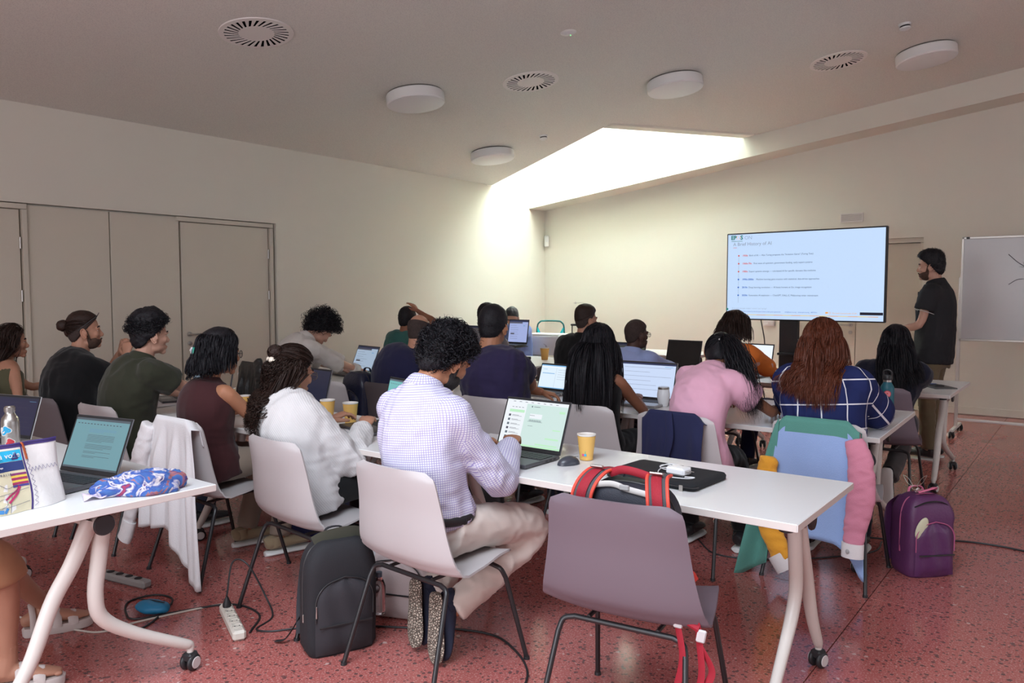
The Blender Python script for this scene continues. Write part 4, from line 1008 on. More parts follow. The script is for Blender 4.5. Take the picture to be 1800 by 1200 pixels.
def add_curly(p,col,seed=1,n=900,size=.012,th=.02,layers=.03,k=1.2,a=1.25,c=.45,thick=.0026,vol=None,top=.01,cond=None,turns=1.4,mb=None,rough=.008,build=True):
    C,M,s=p['C'],p['M'],p['hs'];cap=hair_cap(C,M,s,k,a,c,th,seed,rough,60,top,vol=vol)
    if mb is not None: cap.add(mb.arrays(),mb.f)
    cd=cond or (lambda d:(a*d[:,1]-k*d[:,2]-c)<.0)
    P=curls(C,M,s,n,seed,cd,size,thick,layers+th,turns);strands(P,thick,cap,taper=1)
    return cap.build('hair',HA[col],p['o'],angle=180) if build else cap
def add_long(p,col,seed,n,L,v0f,grav=.3,wave=0,wfreq=50,clump=0,r=.0018,th=.010,k=1.15,a=1.25,c=.5,cond=None,curl=0,lens=None,top=0,ds=.02,extra=None,lift=.006,capk=None):
    C,M,s=p['C'],p['M'],p['hs'];mb=hair_cap(C,M,s,k if capk is None else capk,a,c,th,seed,.003,30,top)
    cd=cond or (lambda d:(a*d[:,1]-k*d[:,2]-c)<-.02)
    d=scalp_dirs(n,seed,cd);nn=nrm(d@M.T);v=np.array([v0f(x) for x in d])@M.T;v=nrm(v-nn*np.sum(v*nn,1,keepdims=True)+nn*.1)
    rr=np.random.RandomState(seed+4);ln=None if lens is None else lens(d,rr)
    P=sim_hair(C,M,s,d,L,v,p['cols'],ds,grav,lift,seed,wave,wfreq,clump,lens=ln,curl=curl);strands(P,r*rr.uniform(.7,1.3,size=n),mb)
    if extra: mb.add(extra.arrays(),extra.f)
    return mb.build('hair',HA[col],p['o'],angle=180)
def add_beard(p,col='stub',th=.004,seed=3):
    C,M,s=p['C'],p['M'],p['hs'];mb=MB()
    def fn(d):
        keep=smooth(.12,-.12,d[:,2]+.10*wn(d,seed+3,9,2)-.5*np.clip(np.abs(d[:,0])-.60,0,1)+.1*d[:,1])*smooth(-.55,-.25,d[:,1]);mouth=np.exp(-((d[:,0]/.28)**2+((d[:,2]-.03)/.16)**2))*(d[:,1]>0)
        return (1+.03*wn(d,seed,7))*(keep)+.75*(1-keep)-.12*mouth
    mb.ell(C+M@(np.array((0,.026,-.052))*s),np.array((.0655,.0635,.066))*s*(1+th),M,44,34,fn=fn)
    mb.tube(cr([C+M@(np.array(q)*s) for q in ((-.026,.078,-.064),(-.012,.0885,-.054),(0,.090,-.052),(.012,.0885,-.054),(.026,.078,-.064))],10),.0048,8,rnd=True)
    for x in(-1,1): mb.tube(cr([C+M@(np.array(q)*s) for q in ((x*.0735,.006,.005),(x*.071,.012,-.02),(x*.060,.020,-.05))],8),[.005,.012],8,rnd=True)
    mb.build('beard',HA[col],p['o'],angle=180)

def swept(p,mb,tgt,n,seed,cond,r=.0018,off=.012,arch=.10,K=12):
    '''strands combed over the skull from the hairline to one point (head coordinates)'''
    C,M,s=p['C'],p['M'],p['hs'];rr=np.random.RandomState(seed);d=scalp_dirs(n,seed,cond);t1=nrm((np.array(tgt)-HC0)/HR0);t=np.linspace(0,1,K)[None,:,None]
    dd=nrm(d[:,None]*(1-t)+(t1+rr.normal(size=(n,1,3))*.06)*t);o_=off*rr.uniform(.6,1.15,size=(n,1,1));P=C+((HC0+dd*(HR0+o_))*s)@M.T;strands(P,r*rr.uniform(.7,1.3,size=n),mb,taper=1)
def cloth(n,c,r=.85,bs=500,bump=.08,var=.05): return mat('cloth_'+n,c,r,bump=bump,bscale=bs,spec=.15,var=var,vscale=9,sheen=.15)
jeans=cloth('dark_denim',(.02,.024,.04));blackc=cloth('black',(.008,.008,.009));navyc=cloth('navy',(.016,.016,.05));khaki=cloth('khaki',(.16,.125,.075));cream=cloth('cream_cotton',(.66,.56,.50),.6)
beige=cloth('beige_trouser',(.45,.38,.31));sandc=cloth('sand_trouser',(.30,.24,.19))
ID=lambda x:x
def part(p,name,mb,m,**k): return mb.build(name,m,p['o'],**k)
tread=mat('worn_cream_sole',(.50,.42,.34),.75);nt=tread.node_tree;b=nt.nodes['Principled BSDF'];tc=nt.nodes.new('ShaderNodeTexCoord');vv=nt.nodes.new('ShaderNodeTexVoronoi');vv.inputs['Scale'].default_value=95;vv.feature='DISTANCE_TO_EDGE'
bp=nt.nodes.new('ShaderNodeBump');bp.inputs['Strength'].default_value=1;bp.inputs['Distance'].default_value=.02;mr=nt.nodes.new('ShaderNodeMapRange');mr.inputs[2].default_value=.18;rp=nt.nodes.new('ShaderNodeMix');rp.data_type='RGBA';rp.inputs[6].default_value=(.30,.25,.20,1);rp.inputs[7].default_value=(.50,.42,.34,1)
nt.links.new(tc.outputs['Object'],vv.inputs['Vector']);nt.links.new(vv.outputs['Distance'],mr.inputs[0]);nt.links.new(mr.outputs[0],bp.inputs['Height']);nt.links.new(bp.outputs['Normal'],b.inputs['Normal']);nt.links.new(mr.outputs[0],rp.inputs[0]);nt.links.new(rp.outputs[2],b.inputs['Base Color'])
# --- man in the checked shirt (foreground)
check=grid_mat('fine_violet_check',(.74,.73,.80),(.36,.32,.58),(.0088,.0088),.0022,uvbase=True)
p=person('grid','man with dark curly hair in a white and violet checked shirt, typing','x' and (-2.10,2.30),2,(-2.115,2.39,1.205),-14,-28,4,g=.97,sk='olive',twist=-6,hunch=.12,top='long',top_mat=check,loose=.020,wr=.006,hem=.035,belt_t=.085,
  hands=[(-2.30,2.80,.80),(-2.04,2.71,.815)],curl=30,hint=[(-1,.5,-.6),(.7,-.5,-1.0)],al=1.2,sdrop=.02,uv=True,collar='shirt',legs_mat=cream,pant_r=.006,
  legpose=((-2.26,2.72,.475),(-2.22,2.40,.20),(-1.93,2.73,.475),(-2.07,2.36,.19),(.10,-.12,-1),(.15,1,.0)),shoe_mat=mat('navy_knit_upper',(.015,.02,.045),.8,bump=.2,bscale=500),sole_mat=tread,eyes=True,voxs=.0095)
add_curly(p,'black',3,5000,.0110,.012,.020,thick=.0014,top=.010,rough=.004,vol=lambda d:.012*smooth(0,.8,-d[:,1]))
add_beard(p,'gbeard',.004)
m_=MB();bt=[p['sp'](.07)+p['side']*(.182*math.cos(a))+p['fw']*(.145*math.sin(a)) for a in np.linspace(0,2*math.pi,40)]
m_.tube(bt,[.018,.005],8,side=(0,0,1),cap=False);part(p,'belt',m_,blackp)
# --- woman with curly hair in white
ribbed=mat('white_ribbed_knit',(.66,.64,.64),.85,spec=.1)
nt=ribbed.node_tree;bb_=nt.nodes['Principled BSDF'];tc=nt.nodes.new('ShaderNodeTexCoord');wv=nt.nodes.new('ShaderNodeTexWave');wv.inputs['Scale'].default_value=42;wv.bands_direction='DIAGONAL';wv.inputs['Distortion'].default_value=.6
bp_=nt.nodes.new('ShaderNodeBump');bp_.inputs['Strength'].default_value=.22;bp_.inputs['Distance'].default_value=.004;nt.links.new(tc.outputs['Object'],wv.inputs['Vector']);nt.links.new(wv.outputs['Fac'],bp_.inputs['Height']);nt.links.new(bp_.outputs['Normal'],bb_.inputs['Normal'])
p=person('curly','woman with long dark curls and a pearl hair clip in a white ribbed shirt',(-2.99,2.37),-4,(-3.135,2.42,1.09),-8,-12,0,'f',1.0,sk='tan',twist=4,hunch=.06,top='long',top_mat=ribbed,loose=.026,wr=.008,
  hands=[(-3.30,2.78,.80),(-2.95,2.70,.80)],al=1.05,hint=[(-.7,-.2,-.8),(.8,-.5,-1)],collar='wide',legs_mat=blackc,shoe_mat=blackp)
add_long(p,'dkbrown',11,2600,.30,lambda d:np.array((d[0]*.5,-.7,-.3)),.34,0,230,110,.0013,.010,cond=lambda d:((1.25*d[:,1]-1.15*d[:,2]-.5)<-.06)&(d[:,2]<.35)&(d[:,1]<.25),curl=.0065,ds=.0095,lens=lambda d,r:r.uniform(.17,.25,len(d))+.05*(d[:,2]+1),lift=.012)
C,M=p['C'],p['M']
m_=MB();m_.ell(C+M@np.array((0,-.115,.085)),(.036,.034,.034),M,24,18,fn=lambda d:1+.06*np.sin(9*np.arctan2(d[:,0],d[:,2])+5*d[:,1]))
rr=np.random.RandomState(2);P=[]
for k in range(120):
    a0=rr.uniform(0,6.28);ax=nrm(rr.normal(size=3));u=nrm(np.cross(ax,[0,0,1.]));w_=np.cross(ax,u);rd=rr.uniform(.030,.037)
    t=np.linspace(a0,a0+rr.uniform(2,4),12);P.append(C+M@np.array((0,-.115,.085))+(np.cos(t)[:,None]*u+np.sin(t)[:,None]*w_)*rd)
strands(np.array(P),.0022,m_);
# swept-back lengths over the crown
swept(p,m_,(0,-.105,.07),2400,6,lambda d:((1.25*d[:,1]-1.15*d[:,2]-.5)<-.04)&(d[:,2]>-.15),.0018,.014);part(p,'hair_bun',m_,HA['dkbrown'],angle=180)
m_=MB()
for k,(x,y,z,r_) in enumerate(((-.022,-.128,.048,.015),(.010,-.132,.045,.017),(-.006,-.134,.052,.009),(.026,-.124,.040,.011))): m_.ell(C+M@np.array((x,y,z)),(r_,r_*.8,r_),M,14,10)
part(p,'hair_clip',m_,mat('pearl_clip',(.78,.70,.58),.2,coat=.5))
m_=MB();m_.tube([C+M@np.array((.084,-.004,-.042-.004*k)) for k in range(3)],.0016,6);m_.tube([C+M@np.array((.085+.006*math.cos(a),-.004,-.058+.008*math.sin(a))) for a in np.linspace(0,6.28,14)],.0013,5);part(p,'earring',m_,mat('gold',(.8,.55,.2),.25,1))
glasses(p,mat('thin_gold_frame',(.25,.2,.15),.3,.8))
# --- woman in maroon sleeveless top
p=person('maroon','woman with black bob, hair clip and glasses in a maroon sleeveless top',(-3.86,2.42),0,(-3.82,2.47,1.15),-14,-4,0,'f',1.05,sk='olive',hunch=.05,top='none',sleeve='none',top_mat=cloth('maroon_knit',(.055,.018,.020)),loose=.016,wr=.004,
  hands=[(-4.05,2.85,.80),(-3.84,2.80,.79)],hint=[(-.7,-.2,-.8),(1,-.3,-.9)],legs_mat=sandc,collar='band',armr=1.05,shoe_mat=cloth('tan_shoe',(.35,.27,.17)),
  legpose=((-3.98,2.80,.50),(-3.98,2.72,.095),(-3.72,2.80,.50),(-3.70,2.74,.095),(0.25,1,0),(0,0,1)))
add_long(p,'black',21,3200,.22,lambda d:np.array((d[0]*1.2,-.6,-.1)),.5,.004,45,120,.0014,.012,cond=lambda d:((1.25*d[:,1]-1.15*d[:,2]-.5)<-.06)&(d[:,2]<.75),lens=lambda d,r:.08+.09*(d[:,2]+1)/2+r.uniform(0,.03,len(d)),top=.004,lift=.012)
C,M=p['C'],p['M']
m_=MB();m_.box(C+M@np.array((-.040,-.140,.012)),(.030,.014,.016),.004,M);m_.box(C+M@np.array((-.016,-.144,.010)),(.02,.016,.040),.004,M);part(p,'hair_clip',m_,mat('pale_shell_clip',(.75,.72,.8),.25));m_=MB();m_.box(C+M@np.array((.004,-.142,.010)),(.014,.016,.042),.003,M);part(p,'hair_clip',m_,mat('green_clip',(.02,.28,.20),.3))
glasses(p)
# --- man in dark green shirt
p=person('green','man with dark wavy hair in a dark olive T-shirt',(-4.66,2.40),-4,(-4.58,2.50,1.22),-12,-2,0,'m',1.05,sk='pale',hunch=.07,top='tee',top_mat=cloth('dark_olive',(.038,.040,.026)),loose=.022,wr=.006,
  hands=[(-4.80,2.92,.79),(-4.50,2.96,.79)],hint=[(-.8,-.2,-.7),(.9,-.2,-.7)],legs_mat=jeans,collar='shirt')
add_curly(p,'black',5,2600,.010,.016,.018,thick=.0014,top=.026,cond=lambda d:((1.25*d[:,1]-1.15*d[:,2]-.5)<-.06)&(d[:,2]>-.1),turns=.8)
# --- man with a bun
p=person('bun','man with a dark hair bun, beard and raised glasses in a black T-shirt',(-5.34,2.40),-8,(-5.41,2.50,1.22),-26,4,0,'m',1.16,sk='tan',hunch=.10,top='tee',top_mat=blackc,loose=.022,wr=.006,
  hands=[(-5.48,2.76,1.06),(-5.35,2.74,1.05)],handup=[(.25,.1,.9),(-.25,.2,.8)],palm=[(-.3,-.9,.2),(.5,-.8,.2)],curl=62,hint=[(-.5,.5,-1.2),(.6,.6,-1.2)],legs_mat=jeans,collar='band')
mb=hair_cap(p['C'],p['M'],1,1.9,1.25,-.10,.005,4,.002,40,.010);C,M=p['C'],p['M']
mb.ell(C+M@np.array((0,-.128,.052)),(.040,.038,.038),M,26,18,fn=lambda d:1+.10*wn(d,4,7));mb.ell(C+M@np.array((0,-.102,.010)),(.026,.026,.035),M,20,14,fn=lambda d:1+.10*wn(d,5,7))
swept(p,mb,(0,-.10,.05),2200,4,lambda d:((1.25*d[:,1]-1.9*d[:,2]+.10)<-.02),.0016,.008)
part(p,'hair',mb,HA['dkbrown'],angle=180)
mb=hair_cap(p['C'],p['M'],1,1.25,1.25,.52,.0030,4,.0008,40,0);part(p,'shaved_sides',mb,HA['stub'],angle=180)
add_beard(p,'beard',.003)
m_=MB()
for x in(-1,1):
    m_.tube([C+M@np.array((x*.034+.024*math.cos(a),.078+.012*math.sin(a),.098+.020*math.sin(a))) for a in np.linspace(0,6.28,18)],.002,6)
    m_.tube([C+M@np.array(q) for q in ((x*.058,.078,.100),(x*.080,.04,.075),(x*.083,-.02,.030),(x*.083,-.04,.012))],.0022,6)
part(p,'glasses',m_,blackp)
# --- bare-shouldered woman at far left
p=person('girl','woman with brown hair in an olive strapless top at the far left edge',(-6.34,2.38),-5,(-6.44,2.45,1.11),-20,0,0,'f',.98,sk='tan',hunch=.04,top='none',sleeve='none',top_mat=cloth('olive_top',(.10,.095,.055)),loose=.010,wr=.003,
  hands=[(-6.5,2.85,.8),(-6.10,2.60,.66)],hint=[(-.7,-.2,-.7),(.8,-.5,-.9)],legs_mat=jeans,bare=True)
# cut the strapless top at the chest
me=p['shirt'].data;import bmesh
bm=bmesh.new();bm.from_mesh(me);ctop=p['sp'](.72);ax=nrm(p['sp'](.75)-p['sp'](.65))
bmesh.ops.delete(bm,geom=[v for v in bm.verts if (np.array(v.co)-ctop)@ax>0],context='VERTS');bm.to_mesh(me);bm.free()
add_long(p,'dkbrown',31,1700,.30,lambda d:np.array((d[0]*.9,-.8,-.2)),.5,.005,40,60,.0014,.010,cond=lambda d:((1.25*d[:,1]-1.15*d[:,2]-.5)<-.06)&(d[:,2]<.9),lens=lambda d,r:.20+.08*(d[:,2]+1)/2+r.uniform(0,.04,len(d)),lift=.01)
# --- broad man in navy T-shirt
p=person('navyT','broad man with short black hair in a navy-purple T-shirt',(-3.08,4.02),-4,(-3.20,4.08,1.25),8,-4,0,'m',1.32,1.02,sk='olive',twist=-4,hunch=.08,top='tee',top_mat=cloth('aubergine_navy',(.026,.020,.060)),loose=.020,wr=.007,
  hands=[(-3.05,4.42,.80),(-3.22,4.40,.82)],al=1.05,hint=[(-1,.2,-.5),(1.2,.4,-.6)],legs_mat=jeans,collar='band',armr=1.15,neckr=1.2,head_s=1.06)
add_short(p,'black',7,4500,.020,.011,.008,rough=.002,comb=(0,-.2,-.9),stiff=.22,r=.0010)
# --- very long black hair
p=person('bh','woman with very long straight black hair in a black sleeveless top',(-2.42,4.08),4,(-2.43,4.12,1.15),16,-14,0,'f',1.02,sk='brown',hunch=.06,top='none',sleeve='none',top_mat=blackc,loose=.012,wr=.003,
  hands=[(-2.60,4.60,.80),(-2.36,4.50,.80)],al=1.05,hint=[(-.8,-.2,-.6),(1.2,-.6,-1)],legs_mat=blackc,collar=None,bare=False)
add_long(p,'black',41,4200,.52,lambda d:np.array((d[0]*.85,-.7,-.15)),.34,.003,22,70,.0014,.012,cond=lambda d:((1.25*d[:,1]-1.15*d[:,2]-.5)<-.06)&(d[:,2]<.93),lens=lambda d,r:.42+.08*(d[:,2]+1)/2+r.uniform(0,.06,len(d)),lift=.010,top=.004,ds=.026)
# --- woman in pink bending forward
p=person('pink','woman in a pink top bending over the table, black wavy ponytail',(-1.75,4.05),-10,(-1.79,4.45,1.10),2,-42,-8,'f',.97,sk='brown',twist=-6,hunch=.10,top='tee',top_mat=cloth('pink_cotton',(.78,.43,.56)),loose=.024,wr=.008,
  hands=[(-1.92,4.80,.80),(-1.52,4.62,.80)],hint=[(-.8,-.2,-.7),(1,-.1,-.7)],legs_mat=blackc,collar=None,shoe_mat=blackp,
  legpose=((-1.95,4.42,.50),(-1.93,4.35,.10),(-1.68,4.42,.50),(-1.62,4.38,.10),(0,1,0),(0,0,1)))
mb=hair_cap(p['C'],p['M'],1,1.15,1.25,.5,.014,9,.003,30,.004);C,M=p['C'],p['M'];tie=C+M@np.array((.045,-.115,.02))
rr=np.random.RandomState(5);n=2400;P=[];g=np.array([0,0,-1.]);tgt=np.array([.55,-.30,-1.])
for k in range(n):
    off=rr.normal(size=3)*.020;L=rr.uniform(.30,.50);K=22;q=np.linspace(0,1,K)[:,None]
    path=np.array([(0,0,0),(.06,-.06,.0),(.13,-.11,-.08),(.18,-.14,-.18),(.215,-.15,-.29),(.235,-.15,-.40)])*(L/.5)
    c_=cr(path,K);wv_=rr.uniform(0,6);w=np.stack([np.sin(q[:,0]*11+wv_)*.010,np.cos(q[:,0]*9+wv_)*.008,0*q[:,0]],1)*np.clip(q*2,0,1)
    P.append(tie+c_+off*(.35+1.0*np.sin(q*2.3))+w)
strands(np.array(P),.0013,mb)
P=[]
for k in range(1100):
    d=nrm(rr.normal(size=3));
    if d[1]>.35 or d[2]<-.35: continue
    d1=nrm(np.array((.4,-1,.12)));t=np.linspace(0,1,10)[:,None];dd=nrm(d*(1-t)+d1*t);P.append(C+(HC0+dd*(HR0+.016))@M.T)
strands(np.array(P),.0022,mb);part(p,'hair',mb,HA['black'],angle=180)
m_=MB()
for k in range(5):
    a=k*1.25;m_.ell(tie+np.array((.028*math.cos(a),-.012*math.sin(a)-.01,.022*math.sin(a))),(.006,.006,.006))
part(p,'hair_tie',m_,mat('silver_beads',(.8,.8,.85),.2,.8))
# --- red-haired woman in windowpane check
pane=grid_mat('navy_windowpane_check',(.014,.022,.095),(.75,.75,.80),(.125,.125),.0065)
p=person('red','woman with long auburn hair in a navy windowpane-check blouse',(-1.15,4.30),6,(-1.20,4.40,1.20),5,-4,0,'f',1.12,sk='pale',twist=0,hunch=.04,top='long',sleeve='elbow',top_mat=pane,loose=.042,wr=.008,
  hands=[(-1.38,4.80,.80),(-1.08,4.80,.80)],hint=[(-1,-.1,-.55),(1,-.1,-.55)],legs_mat=jeans,uv=True,armr=1.1,shoe_mat=blackp)
add_long(p,'auburn',51,3800,.40,lambda d:np.array((d[0]*.45,-.9,-.0)),.42,.006,30,110,.0014,.012,cond=lambda d:((1.25*d[:,1]-1.15*d[:,2]-.5)<-.06)&(d[:,2]<.90),lens=lambda d,r:.30+.08*(d[:,2]+1)/2+r.uniform(0,.05,len(d)),lift=.010,top=.006,ds=.024)
C,M=p['C'],p['M'];m_=MB()
for x in(-1,1):
    for k in range(3): m_.tube(cr([C+M@np.array(q) for q in ((x*.092,.02,-.0+.012*k),(x*.085,-.055,-.012+.012*k),(x*.045,-.112,-.018+.010*k),(0,-.126,-.018))],12),[.010,.008,.008,.008] and .0085,8,rnd=True)
m_.ell(C+M@np.array((0,-.130,-.018)),(.014,.010,.012),M,12,8);part(p,'braid',m_,HA['auburn'],angle=180)
# --- dark-haired woman near the whiteboard
p=person('dark','woman with long black hair in a dark blouse near the whiteboard',(-1.22,6.02),2,(-1.15,6.02,1.12),14,-4,0,'f',1.12,sk='tan',hunch=.03,top='tee',sleeve='short',top_mat=cloth('ink_blouse',(.012,.013,.026)),loose=.030,wr=.006,
  hands=[(-1.4,6.5,.8),(-1.1,6.5,.8)],legs_mat=cloth('grey_print_trouser',(.10,.09,.09)),shoe_mat=mat('black_canvas',(.012,.012,.014),.8),
  legpose=((-1.32,6.40,.50),(-1.33,6.02,.16),(-1.12,6.40,.50),(-1.17,6.02,.16),(0,-.1,-1),(0,1,0)))
add_long(p,'black',61,2000,.36,lambda d:np.array((d[0]*1.0,-.7,-.15)),.5,.004,26,60,.0014,.012,cond=lambda d:((1.25*d[:,1]-1.15*d[:,2]-.5)<-.06)&(d[:,2]<.9),lens=lambda d,r:.30+.06*(d[:,2]+1)/2+r.uniform(0,.05,len(d)),ds=.025)
# --- bald man in navy
p=person('bald','bald man with cropped greying hair in a navy T-shirt',(-4.12,4.18),-4,(-4.03,4.25,1.19),16,-6,0,'m',1.38,sk='tan',hunch=.10,top='tee',top_mat=navyc,loose=.026,wr=.006,hands=[(-4.3,4.65,.8),(-4.0,4.7,.8)],legs_mat=jeans,collar='band',neckr=1.15,hint=[(-1,-.2,-.8),(1,-.2,-.8)],voxs=.012)
mb=hair_cap(p['C'],p['M'],1,1.25,1.25,.5,.0035,4,.001,40,0,zmax=.42);part(p,'hair',mb,HA['stub'],angle=180)
# --- man in white linen
p=person('linen','man with shaggy curly hair in a white linen shirt, head bowed',(-5.38,4.12),-14,(-5.26,4.35,1.16),-12,-48,0,'m',1.10,sk='pale',twist=-4,hunch=.10,top='long',sleeve='elbow',top_mat=cloth('white_linen',(.60,.56,.52),bs=300,bump=.2),loose=.028,wr=.009,hands=[(-5.45,4.72,.80),(-5.12,4.68,.80)],legs_mat=jeans,collar='shirt',hint=[(-1,-.2,-.8),(1,-.3,-.8)],voxs=.012)
add_curly(p,'black',9,1900,.017,.028,.045,thick=.0019,top=.02,turns=1.0)
# --- man in teal, hand on head
p=person('teal','man in a teal T-shirt resting one hand on top of his head',(-5.98,6.0),-6,(-5.91,6.05,1.19),12,-6,0,'m',1.05,sk='brown',hunch=.05,top='tee',top_mat=cloth('teal',(.045,.15,.135)),loose=.02,hands=[(-6.1,6.45,.8),(-5.80,6.08,1.29)],handup=[None,(-.35,.0,.3)],palm=[None,(.3,0,.9)],legs_mat=jeans,voxs=.012,hint=[None,(1,.4,.1)],curl=12)
add_short(p,'black',8,800,.014,.012,.006,r=.0018)
# --- man in grey mostly hidden
p=person('behind','man in grey with short dark hair, mostly hidden by the navy T-shirt man',(-4.93,5.98),0,(-4.83,6.05,1.235),10,-6,0,'m',1.05,sk='tan',hunch=.05,top='tee',top_mat=cloth('mid_grey',(.20,.19,.20)),loose=.02,legs_mat=jeans,voxs=.012,hands=[(-5.1,6.5,.8),(-4.8,6.5,.8)])
add_short(p,'black',9,500,.014,.012,.008,r=.0018)
# --- man in black shirt third row
p=person('black','man with faded dark hair and swept fringe in a black shirt',(-3.76,6.0),-6,(-3.66,6.0,1.23),-28,2,0,'m',1.18,sk='tan',hunch=.05,top='long',top_mat=blackc,loose=.022,hands=[(-3.9,6.45,.8),(-3.6,6.5,.8)],legs_mat=jeans,collar='shirt',voxs=.012)
mb=hair_cap(p['C'],p['M'],1,1.9,.9,-.12,.005,4,.002,40,.020);part(p,'hair',mb,HA['dkbrown'],angle=180)
mb=hair_cap(p['C'],p['M'],1,1.25,1.25,.52,.0030,4,.0008,40,0);part(p,'shaved_sides',mb,HA['stub'],angle=180)
# --- man in light blue with glasses
p=person('brown','man with cropped hair and glasses in a light blue shirt',(-3.24,5.96),-4,(-3.16,6.0,1.12),-30,0,0,'m',1.08,sk='dark',hunch=.05,top='long',top_mat=cloth('sky_blue',(.36,.45,.76)),loose=.024,hands=[(-3.4,6.45,.8),(-3.05,6.5,.8)],legs_mat=jeans,collar='shirt',voxs=.012)
mb=hair_cap(p['C'],p['M'],1,1.25,1.25,.5,.006,4,.001,40,0);part(p,'hair',mb,HA['stub'],angle=180);add_beard(p,'beard',.002);glasses(p)
# --- woman in orange floral
flo=bpy.data.materials.new('orange_floral');flo.use_nodes=True;nt=flo.node_tree;b=nt.nodes['Principled BSDF'];tc=nt.nodes.new('ShaderNodeTexCoord')
nz=nt.nodes.new('ShaderNodeTexNoise');nz.inputs['Scale'].default_value=26;nz.inputs['Detail'].default_value=1
vv=nt.nodes.new('ShaderNodeTexVoronoi');vv.inputs['Scale'].default_value=9;m1=nt.nodes.new('ShaderNodeMath');m1.operation='MULTIPLY_ADD';m1.inputs[1].default_value=.55
nt.links.new(tc.outputs['Object'],nz.inputs['Vector']);nt.links.new(tc.outputs['Object'],vv.inputs['Vector']);nt.links.new(nz.outputs['Fac'],m1.inputs[0]);nt.links.new(vv.outputs['Distance'],m1.inputs[2])
rp=nt.nodes.new('ShaderNodeValToRGB');rp.color_ramp.elements[0].position=.50;rp.color_ramp.elements[0].color=(.62,.36,.30,1);rp.color_ramp.elements[1].position=.54;rp.color_ramp.elements[1].color=(.68,.17,.02,1)
nt.links.new(m1.outputs[0],rp.inputs[0]);nt.links.new(rp.outputs[0],b.inputs['Base Color']);b.inputs['Roughness'].default_value=.8
p=person('orange','woman with short dark hair in an orange floral blouse',(-2.30,6.0),-14,(-2.30,6.0,1.19),-8,-22,0,'f',1.15,sk='brown',hunch=.05,top='long',sleeve='elbow',top_mat=flo,loose=.028,hands=[(-2.45,6.5,.8),(-2.1,6.45,.8)],legs_mat=navyc,collar=None,voxs=.012,hint=[None,(1,-.2,-.6)])
add_long(p,'dkbrown',71,1200,.18,lambda d:np.array((d[0]*1.2,-.5,-.2)),.5,.002,30,50,.0014,.020,cond=lambda d:((1.25*d[:,1]-1.15*d[:,2]-.5)<-.06)&(d[:,2]<.85),lens=lambda d,r:.07+.10*(d[:,2]+1)/2+r.uniform(0,.02,len(d)),ds=.02,top=.004,lift=.022)
# --- man in light blue at the far table
p=person('blue','man in a light blue T-shirt facing the camera at the far tables',(-5.92,8.05),176,(-6.02,8.12,1.15) and (-6.0,8.02,1.16),205,-34,0,'m',1.05,sk='pale',hunch=.05,top='tee',top_mat=cloth('light_blue_tee',(.26,.36,.72)),loose=.02,hands=[(-5.75,7.6,.80),(-6.0,7.55,.80)],legs_mat=jeans,voxs=.012)
add_short(p,'grey',10,500,.012,.010,.004,r=.0018)
# --- presenter
p=person('presenter','presenter with dark hair and beard in a black polo shirt, standing',(-1.20,7.86),86,(-1.245,7.85,1.705),97,-2,0,'m',1.12,1.0,sk='pale',twist=4,hunch=.03,top='tee',top_mat=mat('cloth_black_pique',(.009,.009,.012),.8,bump=.2,bscale=700),loose=.022,wr=.006,pel=.93,standing=True,
  hands=[(-1.50,7.72,1.13),(-1.47,7.98,1.15)],hint=[(.5,-.5,-1),(.5,.5,-1)],legs_mat=khaki,collar='polo',shoe_mat=mat('black_leather_shoe',(.015,.015,.018),.35),hem=-.10)
add_short(p,'black',12,2200,.024,.016,.020,comb=(0,.5,.4),rough=.005);add_beard(p,'beard',.003)
for i in(0,1):
    s0=p['sh'][i];e0=p['el'][i];q=s0+(e0-s0)*.60;d=nrm(e0-s0);a=nrm(np.cross(d,[0,1,0.1]));b_=np.cross(d,a);m_=MB()
    m_.tube([q+(a*math.cos(t)+b_*math.sin(t))*.079 for t in np.linspace(0,2*math.pi,30)],[.003,.006],6,side=d,cap=False);part(p,'sleeve_piping',m_,mat('pale_piping',(.5,.5,.5),.7))
m_=MB();m_.box(p['Nb']+p['fw']*.135+np.array((0,0,-.10)),(.012,.02,.035),.003);part(p,'microphone_clip',m_,blackp)
